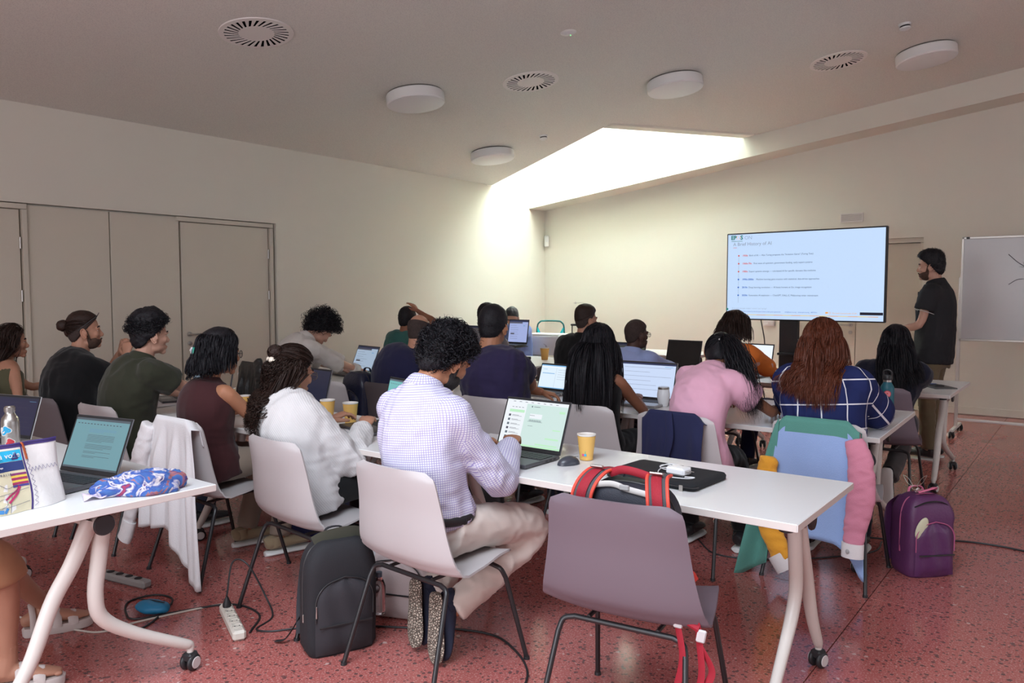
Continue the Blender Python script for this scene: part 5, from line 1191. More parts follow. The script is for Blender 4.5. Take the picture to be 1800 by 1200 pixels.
# --- person with sandals at the front left table, mostly outside the frame
sandal_m=mat('white_sandal',(.62,.55,.52),.6)
p=person('sandals','person in tan shorts and chunky white sandals under the front left table',(-3.30,.72),4,(-3.36,.80,1.22),0,0,0,'f',1.0,sk='tan',top='tee',top_mat=cloth('plain_white',(.7,.68,.66)),loose=.02,hands=[(-3.50,1.18,.80),(-3.2,1.18,.80)],legs_mat=cloth('tan_shorts',(.42,.23,.13)),short_len=.78,pant_r=.018,feet=None,
  legpose=((-3.42,1.12,.50),(-3.64,1.47,.13),(-3.20,1.12,.50),(-3.20,1.16,.13),(-.1,1,0),(0,0,1)))
add_short(p,'dkbrown',13,200,.014,.012,.006)
for i in(0,1):
    a=p['an'][i];fw=np.array((.35,.94,0)) if i==0 else np.array((.5,.86,0));fw=nrm(fw);sd=np.cross(fw,[0,0,1.]);up=np.array([0,0,1.])
    B=np.stack([sd,fw,up],1);K=[(-.07,.026,.028),(-.04,.033,.036),(.02,.036,.036),(.07,.042,.026),(.12,.042,.018),(.16,.030,.012)]
    zf=-a[2]  # floor
    m_=MB();m_.tube([a+B@np.array((0,y,zf+.040+h)) for y,w,h in K],np.array([(w*.92,h) for y,w,h in K]),14,side=sd,rnd=True);m_.tube(cr([a+up*.05,a+up*.0,a+B@np.array((0,-.01,zf+.07))],5),[.036,.034,.034,.036,.036],12);V,N_,F=vox(m_,.005,4);m_=MB();m_.add(V,F)
    for q,(ox,oy) in enumerate(((-.026,.165),(-.010,.160),(.004,.152),(.016,.143),(.027,.130))): m_.ell(a+B@np.array((ox*(-1 if i else 1),oy,zf+.052)),(.0085,.014,.0085),B,10,8)
    part(p,'foot',m_,SK['tan'],angle=180)
    ol=[(-.085,.0),(-.078,.026),(-.04,.036),(.02,.038),(.08,.047),(.13,.047),(.165,.036),(.182,.014)]
    pts=np.array([(w,y) for y,w in ol]+[(-w,y) for y,w in ol[::-1] if w>0]);V=[]
    for z_,k_ in ((.0,.93),(.004,1.0),(.034,1.02),(.040,.97)): V+=[a+B@np.array((x*k_,(y-.045)*k_+.045,zf+z_)) for x,y in pts]
    n=len(pts);f=[(r*n+q,r*n+(q+1)%n,(r+1)*n+(q+1)%n,(r+1)*n+q) for r in range(3) for q in range(n)]+[tuple(range(n))[::-1],tuple(3*n+q for q in range(n))]
    m_=MB();m_.add(V,f);s_=part(p,'sandal',m_,sandal_m,angle=35)
    for y0,h0,wd in((.105,.028,.020),(.045,.052,.017),(-.045,.085,.012)):
        m_=MB();m_.tube(cr([a+B@np.array(q) for q in ((-.046,y0,zf+.03),(-.040,y0,zf+.04+h0*.6),(0,y0-.006,zf+.052+h0),(.040,y0,zf+.04+h0*.6),(.046,y0,zf+.03))],16),[.004,wd],8,side=nrm(up+fw*.01));m_.build('strap',sandal_m,s_)
chair(-3.32,.46,'dark','dark chair of the person in sandals, mostly outside the frame')
# ============================================================ SMALL THINGS
TZ=.741
kraft=mat('yellow_kraft_cup',(.80,.48,.13),.6);cupw=mat('cup_white_paper',(.85,.82,.78),.5);amber=mat('amber_kraft_cup',(.58,.30,.07),.6)
def cup(label,x,y,rt=.041,h=.115,m=kraft,z=TZ,logo=True,ribs=True,group='paper cups'):
    o=thing('paper_cup',label,'cup',(x,y,z),0,group);rb=rt*.70
    m_=MB();prof=[(0,.001),(rb,.001),(rb+.001,.004)]+[(rb+(rt-rb)*t,.004+(h-.008)*t) for t in np.linspace(.05,.97,8)]+[(rt*.93,h-.01),(rb*.9,.01),(0,.01)]
    m_.lathe(prof,32);m_.build('sleeve',m,o,angle=50)
    m_=MB();m_.lathe([(rt*.94,h-.0045),(rt*1.0,h-.006),(rt*1.035,h-.003),(rt*1.03,h),(rt*.96,h),(rt*.93,h-.005)],32,cap=False);m_.build('rim',cupw,o)
    m_=MB();m_.lathe([(rt*.935,h-.004),(rb*.95+.002,.02),(0,.02)],28,cap=False);m_.build('lining',cupw,o)
    if logo:
        a=R(-75)
        for k,(c,da,dz) in enumerate((('pink',(.75,.12,.22),-.16),('blue',(.05,.42,.70),.16)) and ((mat('logo_pink',(.75,.12,.22),.5),-.17,.0),(mat('logo_blue',(.05,.45,.75),.5),.13,.0),(mat('logo_green',(.1,.5,.2),.5),.13,.012))):
            r_=rb+(rt-rb)*.22+.0012;p0=np.array((r_*math.cos(a+da),r_*math.sin(a+da),.026+dz));m_=MB();m_.box(p0,(.0015,.010 if k<2 else .003,.010),0,rotm(0,0,math.degrees(a+da)));m_.build('logo',c,o,smooth=False)
    return o
cup('yellow kraft paper cup beside the computer mouse on the near table',-1.81,2.97)
cup('left of the two yellow cups before the curly-haired woman',-3.58,3.0,.043,.12,logo=False)
cup('right of the two yellow cups before the curly-haired woman',-3.385,3.0,.043,.12,logo=False)
cup('short yellow paper cup beside the maroon top',-4.50,3.08,.037,.065,logo=True)
cup('taller yellow cup half hidden behind the woman in maroon',-4.60,3.03,.040,.11,logo=False)
cup('amber paper cup on the third-row table behind the navy T-shirt',-4.90,7.15,.050,.135,m=amber,logo=False)
cup('brown paper cup beside the bald man\'s shoulder',-4.62,4.72,.038,.09,m=amber,logo=False)
# mouse
def mouse(label,x,y,rz,z=TZ):
    o=thing('computer_mouse',label,'mouse',(x,y,z),rz);m_=MB()
    m_.ell((0,0,.0),(.032,.054,.037),nu=28,nv=18,fn=lambda d:np.where(d[:,2]<0,.15,1)*(1-.06*smooth(.3,.9,np.abs(d[:,0]))*0));m_.build('body',mat('slate_mouse',(.055,.06,.075),.3),o)
    m_=MB();m_.tube([(0,.026,.028),(0,.036,.023)],.004,8,rnd=True);m_.build('wheel',blackp,o);m_=MB();m_.box((0,.03,.030),(.0012,.04,.002));m_.build('button_gap',blackp,o)
mouse('dark grey wireless mouse beside the yellow cup on the near table',-1.82,2.84,-25)
mouse('black mouse beside the web-page laptop in the second row',-5.02,4.82,-20)
# laptop sleeve, charger
felt=mat('black_neoprene',(.012,.013,.016),.9,bump=.15,bscale=700)
o=thing('laptop_sleeve','black zipped laptop sleeve lying on the near table','laptop sleeve',(-1.375,2.865,TZ),-4)
def rrect(w,d,r,n=6):
    P=[]
    for cx_,cy_,a0 in ((w/2-r,d/2-r,0),(-w/2+r,d/2-r,90),(-w/2+r,-d/2+r,180),(w/2-r,-d/2+r,270)):
        for k in range(n+1):
            a=R(a0+90*k/n);P.append((cx_+r*math.cos(a),cy_+r*math.sin(a)))
    return np.array(P)
def slab_rr(mb,w,d,r,zs,ins):
    base=rrect(w,d,r);n=len(base);V=[];
    for z,i in zip(zs,ins):
        q=rrect(w-2*i,d-2*i,max(r-i,.004));V+=[(a,b,z) for a,b in q]
    k=len(zs);f=[(i*n+j,i*n+(j+1)%n,(i+1)*n+(j+1)%n,(i+1)*n+j) for i in range(k-1) for j in range(n)]+[tuple(range(n))[::-1],tuple((k-1)*n+j for j in range(n))]
    return mb.add(V,f)
m_=MB();slab_rr(m_,.40,.29,.03,[0,.004,.018,.026,.029],[.008,.002,.0,.006,.018]);m_.build('cover',felt,o,angle=50)
m_=MB();q=rrect(.404,.294,.031,8);q=q[(q[:,1]<.10)];m_.tube([(a,b,.015) for a,b in np.vstack([q[len(q)//2*0:]])] ,[.0025,.005],6,side=(0,0,1));m_.build('zip',mat('zip_black',(.03,.03,.032),.3),o)
m_=MB();m_.box((.150,-.152,.010),(.016,.004,.024),.001);m_.tube([(.150,-.15,.022),(.150,-.15,.004)],.003,6);m_.build('zip_pull',steel,o)
m_=MB();m_.box((.12,.147,.019),(.045,.003,.010));m_.build('tag',cupw,o)
o=thing('phone_charger','white plug charger with coiled white cable on the black sleeve','charger',(-1.305,2.83,TZ+.030),-8)
m_=MB();m_.box((0,0,.0155),(.085,.058,.030),.007);m_.build('adapter',mat('glossy_white',(.85,.86,.88),.25),o,smooth=False,angle=60)
m_=MB()
for yy in(-.012,.010): m_.tube([(.04,yy,.017),(.063,yy,.017)],.0022,8)
m_.build('prong',steel,o)
m_=MB();m_.tube(cr([(-.042,0,.012),(-.075,.01,.008),(-.12,.05,.004),(-.13,.085,.004),(-.10,.10,.004),(-.07,.07,.006),(-.09,.02,.008),(-.06,-.05,.005),(.0,-.075,.004),(.07,-.055,.004),(.085,-.02,.004),(.05,-.035,.004)],60),.0022,8)
m_.tube(cr([(-.12,.05,.004),(-.11,.10,.009),(-.08,.115,.006),(-.045,.11,.005)],20),.0024,8);m_.build('cable',mat('glossy_white',(1,1,1)),o)
m_=MB();m_.box((-.03,.108,.006),(.035,.012,.006),.002,rotm(0,0,-8));m_.build('plug',mat('glossy_white',(1,1,1)),o)
o=tag(bpy.data.objects.new('marker_pen',None),'small red marker pen poking above the checked-shirt man\'s laptop','pen');COL.objects.link(o);o.location=(-2.25,3.20,TZ)
m_=MB();m_.tube([(0,0,.0),(0,0,.13)],.008,12);m_.build('barrel',mat('pen_white',(.7,.7,.7),.4),o);m_=MB();m_.lathe([(0,.13),(.0125,.13),(.0125,.185),(.0,.19)],16);m_.build('cap',mat('red_cap',(.75,.03,.02),.4),o)
# teal bottle
o=thing('water_bottle','teal steel bottle with round pink and violet stickers','bottle',(-.995,5.0,TZ))
m_=MB();m_.lathe([(0,0),(.036,0),(.0385,.006),(.0385,.175),(.036,.19),(.026,.207),(.0235,.212),(.0235,.218)],36);m_.build('flask',mat('teal_powder_coat',(.012,.12,.16),.45),o)
m_=MB();m_.lathe([(.0235,.216),(.0235,.229),(0,.229)],28);m_.build('neck',steel,o)
m_=MB();m_.lathe([(.0,.229),(.026,.229),(.027,.233),(.027,.252),(.024,.256),(0,.257)],28);m_.tube(cr([(-.022,0,.25),(-.020,0,.278),(0,0,.287),(.020,0,.278),(.022,0,.25)],14),.0055,8);m_.build('lid',blackp,o)
def sticker(o,ang,z,r,rad,m,n=20,fn=None,w=1,nm='sticker'):
    m_=MB();V=[]
    for k in range(n):
        a=2*math.pi*k/n;f=1 if fn is None else fn(a);x=rad*f*math.cos(a)*w;zz=rad*f*math.sin(a);t=R(ang)+x/r;V.append(((r+.0006)*math.cos(t),(r+.0006)*math.sin(t),z+zz))
    V.append(((r+.0009)*math.cos(R(ang)),(r+.0009)*math.sin(R(ang)),z));m_.add(V,[(i,(i+1)%n,n) for i in range(n)]);m_.build(nm,m,o)
sticker(o,-77,.150,.0387,.020,mat('sticker_red',(.62,.05,.07),.5));sticker(o,-77,.150,.0390,.0165,mat('sticker_pink',(.80,.25,.28),.5));sticker(o,-77,.152,.0394,.006,mat('sticker_red',(1,1,1)),3)
sticker(o,-112,.108,.0387,.020,mat('sticker_coral',(.75,.16,.16),.5));sticker(o,-112,.104,.0391,.010,mat('sticker_red',(1,1,1)),12,lambda a:1 if math.sin(a)<.2 else .5)
sticker(o,-77,.060,.0387,.020,mat('sticker_violet',(.20,.10,.30),.5));sticker(o,-77,.060,.0391,.015,mat('sticker_lilac',(.30,.20,.42),.5),6)
sticker(o,-60,.038,.0389,.006,cupw,4)
o=thing('webcam_puck','small black round gadget beside the teal bottle','gadget',(-1.06,4.85,TZ));m_=MB();m_.lathe([(0,0),(.03,0),(.032,.006),(.028,.03),(.02,.036),(0,.037)],24);m_.build('casing',blackp,o);m_=MB();m_.tube(cr([(0,0,.03),(.01,.05,.03),(-.05,.09,.004),(-.08,.2,.004)],16),.0022,6);m_.build('cable',blackp,o)
o=thing('tumbler','white insulated tumbler with a steel rim and clear lid','tumbler',(-2.27,4.68,TZ));m_=MB();m_.lathe([(0,0),(.026,0),(.03,.006),(.040,.05),(.042,.075),(.038,.105),(.036,.112)],32);m_.build('cup_body',mat('glossy_white',(1,1,1)),o);m_=MB();m_.lathe([(.036,.111),(.0375,.116),(.0375,.122),(.034,.124),(.034,.113)],32,cap=False);m_.build('steel_rim',steel,o);m_=MB();m_.lathe([(0,.122),(.034,.122),(.035,.128),(0,.129)],28);m_.build('lid',mat('clear_lid',(.6,.62,.65),.15),o)
# steel bottle with bird stickers
o=thing('water_bottle','brushed steel bottle with blue and red bird stickers at the left edge','bottle',(-3.975,1.49,TZ))
m_=MB();m_.lathe([(0,0),(.034,0),(.037,.004),(.037,.15),(.034,.168),(.022,.185),(.0195,.19),(.0195,.197)],36);m_.build('flask',steel,o);m_=MB();m_.lathe([(.0,.197),(.0225,.197),(.023,.20),(.023,.217),(.020,.219),(.019,.222),(0,.222)],32);m_.build('cap',steel,o)
bird=lambda a:1+.25*math.cos(3*a+.5)+.18*math.sin(2*a)
sticker(o,-50,.115,.0372,.021,cupw,24,bird);sticker(o,-50,.115,.0376,.0175,mat('sticker_cyan',(.02,.40,.72),.5),24,bird);sticker(o,-50+22,.062,.0372,.0185,cupw,24,bird);sticker(o,-28,.062,.0376,.0155,mat('sticker_red',(1,1,1)),24,bird);sticker(o,-80,.115,.0372,.016,cupw,12)
o=thing('glass_dish','clear shallow glass behind the map tote bag','dish',(-3.80,1.44,TZ));m_=MB();m_.lathe([(0,0),(.035,0),(.05,.02),(.058,.045),(.056,.045),(.048,.022),(0,.004)],32,cap=False);m_.build('bowl',mat('clear_glass',(.9,.93,.95),.03,trans=1),o);m_=MB();m_.lathe([(.055,.044),(.058,.047),(.056,.049),(.053,.046)],32,cap=False);m_.build('rim',mat('clear_glass',(1,1,1)),o)
# ---- tote bag with a map panel
canvas=mat('white_sailcloth',(.78,.75,.73),.7,bump=.15,bscale=60);purp=mat('violet_binding',(.05,.03,.16),.6)
o=thing('tote_bag','white sailcloth bag with a sea-map panel and violet binding','bag',(-2.955,1.10,TZ),97)
# local: x runs along the visible face, -y faces the camera
bw,bh,bd=.34,.225,.11
def bagf(u,v,front):   # u -1..1, v 0..1
    taper=1-.10*v;b=.5*bd*(1-.80*v**1.5)*(1-.55*abs(u)**4)
    x=u*bw/2*taper+.006*math.sin(5*v+u*2);y=(-b if front else b)+.004*math.sin(9*u+4*v);return (x,y,v*bh)
G=[[bagf(-1+2*i/24,j/14,1) for j in range(15)] for i in range(25)]+[[bagf(1-2*i/24,j/14,0) for j in range(15)] for i in range(25)]
m_=MB();m_.grid(G,closeu=True);m_.add([(x*bw/2*.98,y*bd/2*.6,.002) for x in(-1,1) for y in(-1,1)],[(0,1,3,2)]);m_.build('body',canvas,o,angle=70)
def patch(u0,u1,v0,v1,lay,m,nm,n=6,k=6):
    G=[]
    for i in range(n+1):
        row=[]
        for j in range(k+1):
            p=np.array(bagf(u0+(u1-u0)*i/n,v0+(v1-v0)*j/k,1));p[1]-=.0008*lay;row.append(p)
        G.append(row)
    m_=MB();m_.grid(G);return m_.build(nm,m,o)
patch(-.62,.22,.0,.93,1,mat('map_cream',(.66,.60,.42),.6),'map_panel');patch(-.60,.20,.76,.92,2,mat('banner_cyan',(.02,.42,.68),.5),'banner');patch(-.60,.20,.62,.755,2,mat('banner_navy',(.02,.04,.16),.5),'banner')
for u in(-.63,.21): patch(u,u+.035,0,.97,3,purp,'binding',2,8)
patch(-1,1,.955,1.0,2,purp,'binding',20,2)
for k,c in enumerate(((.22,.03,.15),(.75,.50,.08),(.35,.02,.10),(.75,.50,.08),(.35,.02,.10),(.06,.05,.25))): patch(-.12+.0*k,.20,.58-.035*k-.03,.58-.035*k,3,mat('flag_%d'%k,c,.6),'flag_stripe',3,1)
def stroke(P,w,m,nm='map_line',lay=3):
    Q=cr([np.array(bagf(u,v,1))-np.array((0,.0009*lay,0)) for u,v in P],12);m_=MB();m_.tube(Q,[w,.0004],5,side=(1,0,0) if abs(Q[-1][0]-Q[0][0])<abs(Q[-1][2]-Q[0][2]) else (0,0,1));m_.build(nm,m,o)
mg=mat('map_magenta',(.45,.03,.12),.6);mbk=mat('map_ink',(.12,.12,.16),.6);mblu=mat('map_blue',(.05,.22,.50),.6)
stroke([(.0,.40),(-.05,.33),(-.2,.27),(-.28,.22)],.004,mg);stroke([(.02,.38),(-.04,.30),(-.12,.24),(-.22,.17)],.004,mg)
for P in ([(-.55,.02),(-.5,.25),(-.55,.5)],[(-.18,.02),(-.16,.3)],[(-.6,.28),(-.3,.30),(.18,.34)],[(-.6,.1),(-.2,.11),(.18,.14)],[(-.55,.42),(-.4,.45),(-.25,.38),(-.1,.40)],[(-.45,.2),(-.3,.24),(-.25,.14),(-.4,.1),(-.48,.14)]): stroke(P,.0008,mbk)
stroke([(-.55,.02),(-.45,.06),(-.3,.05)],.007,mblu);stroke([(-.28,.03),(-.24,.10)],.005,mblu)
bx_=lambda u,v:(np.array(bagf(u,v,1))-np.array((0,.004,0)))
text('Sac à voile',.026,cupw,tuple(bx_(-.58,.815)),(R(82),0,0),o,'lettering');text('AUSTRALIA',.011,mbk,tuple(bx_(-.56,.565)),(R(82),0,0),o,'lettering',space=1.3);text('sailcloth bags',.008,cupw,tuple(bx_(-.54,.68)),(R(82),0,0),o,'lettering')
q0=bx_(.05,.80);m_=MB();m_.add([tuple(q0+np.array(d)) for d in ((-.012,0,.002),(.012,0,.002),(.009,0,-.004),(-.009,0,-.004))],[(0,1,2,3)]);m_.add([tuple(q0+np.array(d)) for d in ((0,0,.004),(0,0,.024),(.010,0,.004),(-.002,0,.004),(-.002,0,.020),(-.009,0,.004))],[(0,1,2),(3,4,5)]);m_.build('boat_emblem',purp,o)
for s_,u0 in ((1,.30),(1,.62)):
    P=[bx_(u0+.03*((i%2)*2-1),.95-.9*i/22) for i in range(23)] if u0==.30 else [bx_(.32+.62*i/14,.60+.03*((i%2)*2-1)) for i in range(15)]
    m_=MB();m_.tube(P,.0008,4);m_.build('zigzag_stitching',purp,o)
m_=MB();m_.tube(cr([bx_(.22,1.0)+np.array((0,.01,0)),bx_(.26,1.0),bx_(.29,.9),bx_(.30,.76)],12),[.006,.0025],8);m_.build('zip_tassel',mat('rust_leather',(.45,.10,.03),.6),o)
m_=MB();m_.tube([bagf(-1+2*i/20,1.0,1) for i in range(21)],.004,6);m_.build('zip',purp,o)
# ---- blue scarf bundle
sc=bpy.data.materials.new('blue_printed_scarf');sc.use_nodes=True;nt=sc.node_tree;b=nt.nodes['Principled BSDF'];tc=nt.nodes.new('ShaderNodeTexCoord');nz=nt.nodes.new('ShaderNodeTexNoise');nz.inputs['Scale'].default_value=11;nz.inputs['Detail'].default_value=3;nz.inputs['Distortion'].default_value=1.6
rp=nt.nodes.new('ShaderNodeValToRGB');e=rp.color_ramp.elements;e[0].position=.0;e[0].color=(.10,.02,.10,1);e[1].position=.36;e[1].color=(.030,.045,.22,1)
for pos,c in ((.33,(.30,.04,.10,1)),(.40,(.70,.65,.66,1)),(.46,(.045,.09,.34,1)),(.58,(.06,.16,.42,1)),(.62,(.40,.14,.12,1)),(.69,(.05,.06,.25,1))):
    k=e.new(pos);k.color=c
nt.links.new(tc.outputs['Object'],nz.inputs['Vector']);nt.links.new(nz.outputs['Fac'],rp.inputs[0]);nt.links.new(rp.outputs[0],b.inputs['Base Color']);b.inputs['Roughness'].default_value=.9
o=thing('scarf','crumpled blue printed scarf lying at the edge of the front left table','scarf',(-2.835,1.50,TZ),70)
m_=MB();m_.ell((.0,0,.035),(.125,.065,.047));m_.ell((.09,.01,.030),(.065,.055,.040));m_.ell((-.09,-.01,.022),(.065,.045,.030));m_.tube(cr([(-.08,.03,.03),(-.13,.05,.035),(-.16,.03,.015)],8),.018,10,rnd=True);m_.tube(cr([(-.12,-.02,.02),(-.0,-.065,.015),(.10,-.05,.012)],10),.018,10,rnd=True)
V,N,F=vox(m_,.0055,4);f1=1-np.abs(wn(V*np.array([.45,1,1]),5,75,2));f2=wn(V*np.array([.5,1,1]),8,60,2);V=V+N*((f1-.6)*.017+f2*.005)[:,None];V[:,2]=np.maximum(V[:,2],.0008);m_=MB();m_.add(V,F);m_.build('cloth',sc,o,angle=180)
G=[[(-.20+.11*u,-.05+.09*v+.02*u,.004+.012*math.sin(6*u+2*v)**2+.018*v*u) for v in np.linspace(0,1,12)] for u in np.linspace(0,1,14)];m_=MB();m_.grid(G,.0015);m_.build('pale_corner',mat('lilac_dotted_hem',(.70,.60,.74),.85,bump=.3,bscale=200),o,angle=180)
# ---- draped clothes
def drape(o,name,m,x0,x1,drop_b,drop_f,seed=1,amp=.012,hemf=None,n=44,th=.003,yb=-.252,ztop=.847,mi=None,flare=0,topw=None,mats=None,freq=16,swing=0):
    G=[];idx=[]
    ks=26;kf=8
    for i in range(n):
        u=i/(n-1);x=x0+(x1-x0)*u;row=[]
        hb=drop_b if hemf is None else drop_b*hemf(u)
        for j in range(kf+ks):
            if j<kf: t=(kf-j)/kf;z=ztop-.0-t*drop_f;y=yb+.030+.02*t
            else:
                t=(j-kf)/(ks-1);z=ztop+.006*(1-min(1,t*8))-t*hb;y=yb-.014-.004*math.sqrt(t)
                ph=u*freq+seed+.8*math.sin(3*u+seed);w=smooth(0.02,.45,t);y-=amp*w*(1+math.sin(ph)+.45*math.sin(2.3*ph+1.7*t))+swing*t
            xx=x+flare*(u-.5)*t*(1 if j>=kf else 0)
            if topw: xx=xx-(xx-(x0+x1)/2)*(1-topw)*(1-smooth(0,.35,t if j>=kf else 0))
            z-=.050*smooth(.70,1.0,abs(2*u-1))*(1-.2*(j<kf));row.append((xx,y,z))
        G.append(row)
    G=np.array(G);nv=G.shape[1];mm=0
    if mi is not None:
        mm=[mi((i+.5)/(n-1),(j+.5-kf)/(ks-1)) for i in range(n-1) for j in range(nv-1)]
    m_=MB();m_.grid(G,th,m=mm);return m_.build(name,mats or m,o,angle=180)
def sleeve_tube(o,name,P,r,m,wr=.006,seed=1,flat=.6):
    P=cr(P,22);rr=np.interp(np.linspace(0,1,22),np.linspace(0,1,len(r)),r);m_=MB();m_.tube(P,np.stack([rr,rr*flat],1),16,side=(1,0,0));V,N,F=vox(m_,.0085,3);f=1-np.abs(wn(V*np.array([1,1,1.6]),seed,42,2));V=V+N*((f-.6)*wr*1.6)[:,None];m_=MB();m_.add(V,F);return m_.build(name,m,o,angle=180)
linen=mat('white_linen_cloth',(.86,.85,.86),.85,bump=.25,bscale=240)
o=thing('linen_shirt','white linen shirt hung over the chair back, hem near the floor','shirt',(-3.60,2.415,0),0)
o.location=(-3.77,2.40,0)
drape(o,'body',linen,-.20,.25,.70,.10,2,.020,hemf=lambda u:.78+.30*smooth(.2,.9,u)+.05*math.sin(9*u),flare=.10,topw=.80,freq=21)
sleeve_tube(o,'sleeve',[(-.18,-.27,.80),(-.24,-.29,.62),(-.28,-.30,.45),(-.335,-.31,.28),(-.35,-.32,.20)],[.05,.062,.055,.045,.05],linen,seed=4,wr=.003);
m_=MB();m_.tube([(-.335,-.31,.27),(-.352,-.32,.20),(-.365,-.325,.17)],[.05,.03],16,side=(1,0,0));m_.build('cuff',linen,o)
nav=cloth('navy_jacket',(.022,.026,.075),bs=900)
o=thing('navy_jacket','navy jacket folded over the back of the second-row chair','jacket',(-1.81,4.08,0),-3)
o.location=(-1.80,4.08,0);drape(o,'body',nav,-.165,.195,.34,.12,5,.010,hemf=lambda u:1+.06*math.sin(5*u),freq=9)
m_=MB();m_.tube(cr([(.0,-.285,.85),(.02,-.30,.72),(-.01,-.302,.60),(-.03,-.30,.52)],10),[.004,.022],8);m_.build('fold_edge',nav,o)
# patchwork jacket
tealc=cloth('sea_green_cord',(.10,.29,.24),bs=260,bump=.3);skyc=cloth('sky_blue_cord',(.30,.43,.72),bs=260,bump=.3);pinkc=cloth('dusty_pink_cord',(.62,.24,.33),bs=260,bump=.3);yelc=cloth('mustard_cord',(.78,.36,.04),bs=260,bump=.3);cuffw=cloth('off_white_cuff',(.72,.68,.68),bs=260,bump=.2)
o=thing('patchwork_jacket','colour-block corduroy jacket in green, blue, pink and mustard over a chair','jacket',(-1.13,4.30,0))
drape(o,'back_panel',None,-.215,.225,.60,.14,3,.012,hemf=lambda u:1+.20*smooth(.70,1,u),mats=[skyc,tealc,pinkc],flare=.05,topw=.93,freq=8,
  mi=lambda u,v:(1 if v<.085+.035*math.sin(3.1*u) or u<.05 else 0))
G=[]
for i in range(16):
    u=i/15;row=[]
    for j in range(22):
        t=j/21;xl=-.20-.19*t**.9;xr=-.175-.04*t;x=xl+(xr-xl)*u;row.append((x,-.275-.030*math.sin(5*u+2*t)*t-.012*t,.838-.06*(1-u)**1.5-(.80-.05*u*u)*t))
    G.append(row)
m_=MB();m_.grid(G,.004);m_.build('left_front',tealc,o,angle=180)
sleeve_tube(o,'left_sleeve',[(-.215,-.30,.64),(-.215,-.325,.48),(-.19,-.335,.30),(-.14,-.34,.17),(-.115,-.34,.13)],[.045,.062,.062,.052,.05],yelc,seed=7)
m_=MB();m_.tube([(-.15,-.34,.155),(-.11,-.345,.10),(-.10,-.345,.085)],[.052,.034],16,side=(1,0,.3));m_.build('left_cuff',cuffw,o)
sleeve_tube(o,'right_sleeve',[(.19,-.285,.77),(.225,-.30,.66),(.235,-.315,.50),(.215,-.32,.36),(.205,-.32,.27)],[.045,.062,.066,.055,.048],pinkc,seed=9,wr=.004)
m_=MB();m_.tube([(.205,-.32,.275),(.205,-.322,.21),(.205,-.322,.205)],[.052,.034],16,side=(1,0,0));m_.build('right_cuff',cuffw,o);m_=MB();m_.ell((.19,-.358,.24),(.009,.003,.011));m_.build('button',greyp,o)
o=thing('black_jacket','black leather jacket over a chair back by the wall','jacket',(-5.57,4.17,0),-8)
drape(o,'body',mat('black_leather',(.02,.02,.02),.35,bump=.2,bscale=60),-.22,.22,.55,.15,6,.022,freq=18,ztop=.90);sleeve_tube(o,'sleeve',[(.15,-.29,.93),(.22,-.31,.82),(.25,-.32,.62),(.24,-.32,.45)],[.05,.06,.055,.05],mat('black_leather',(1,1,1)))
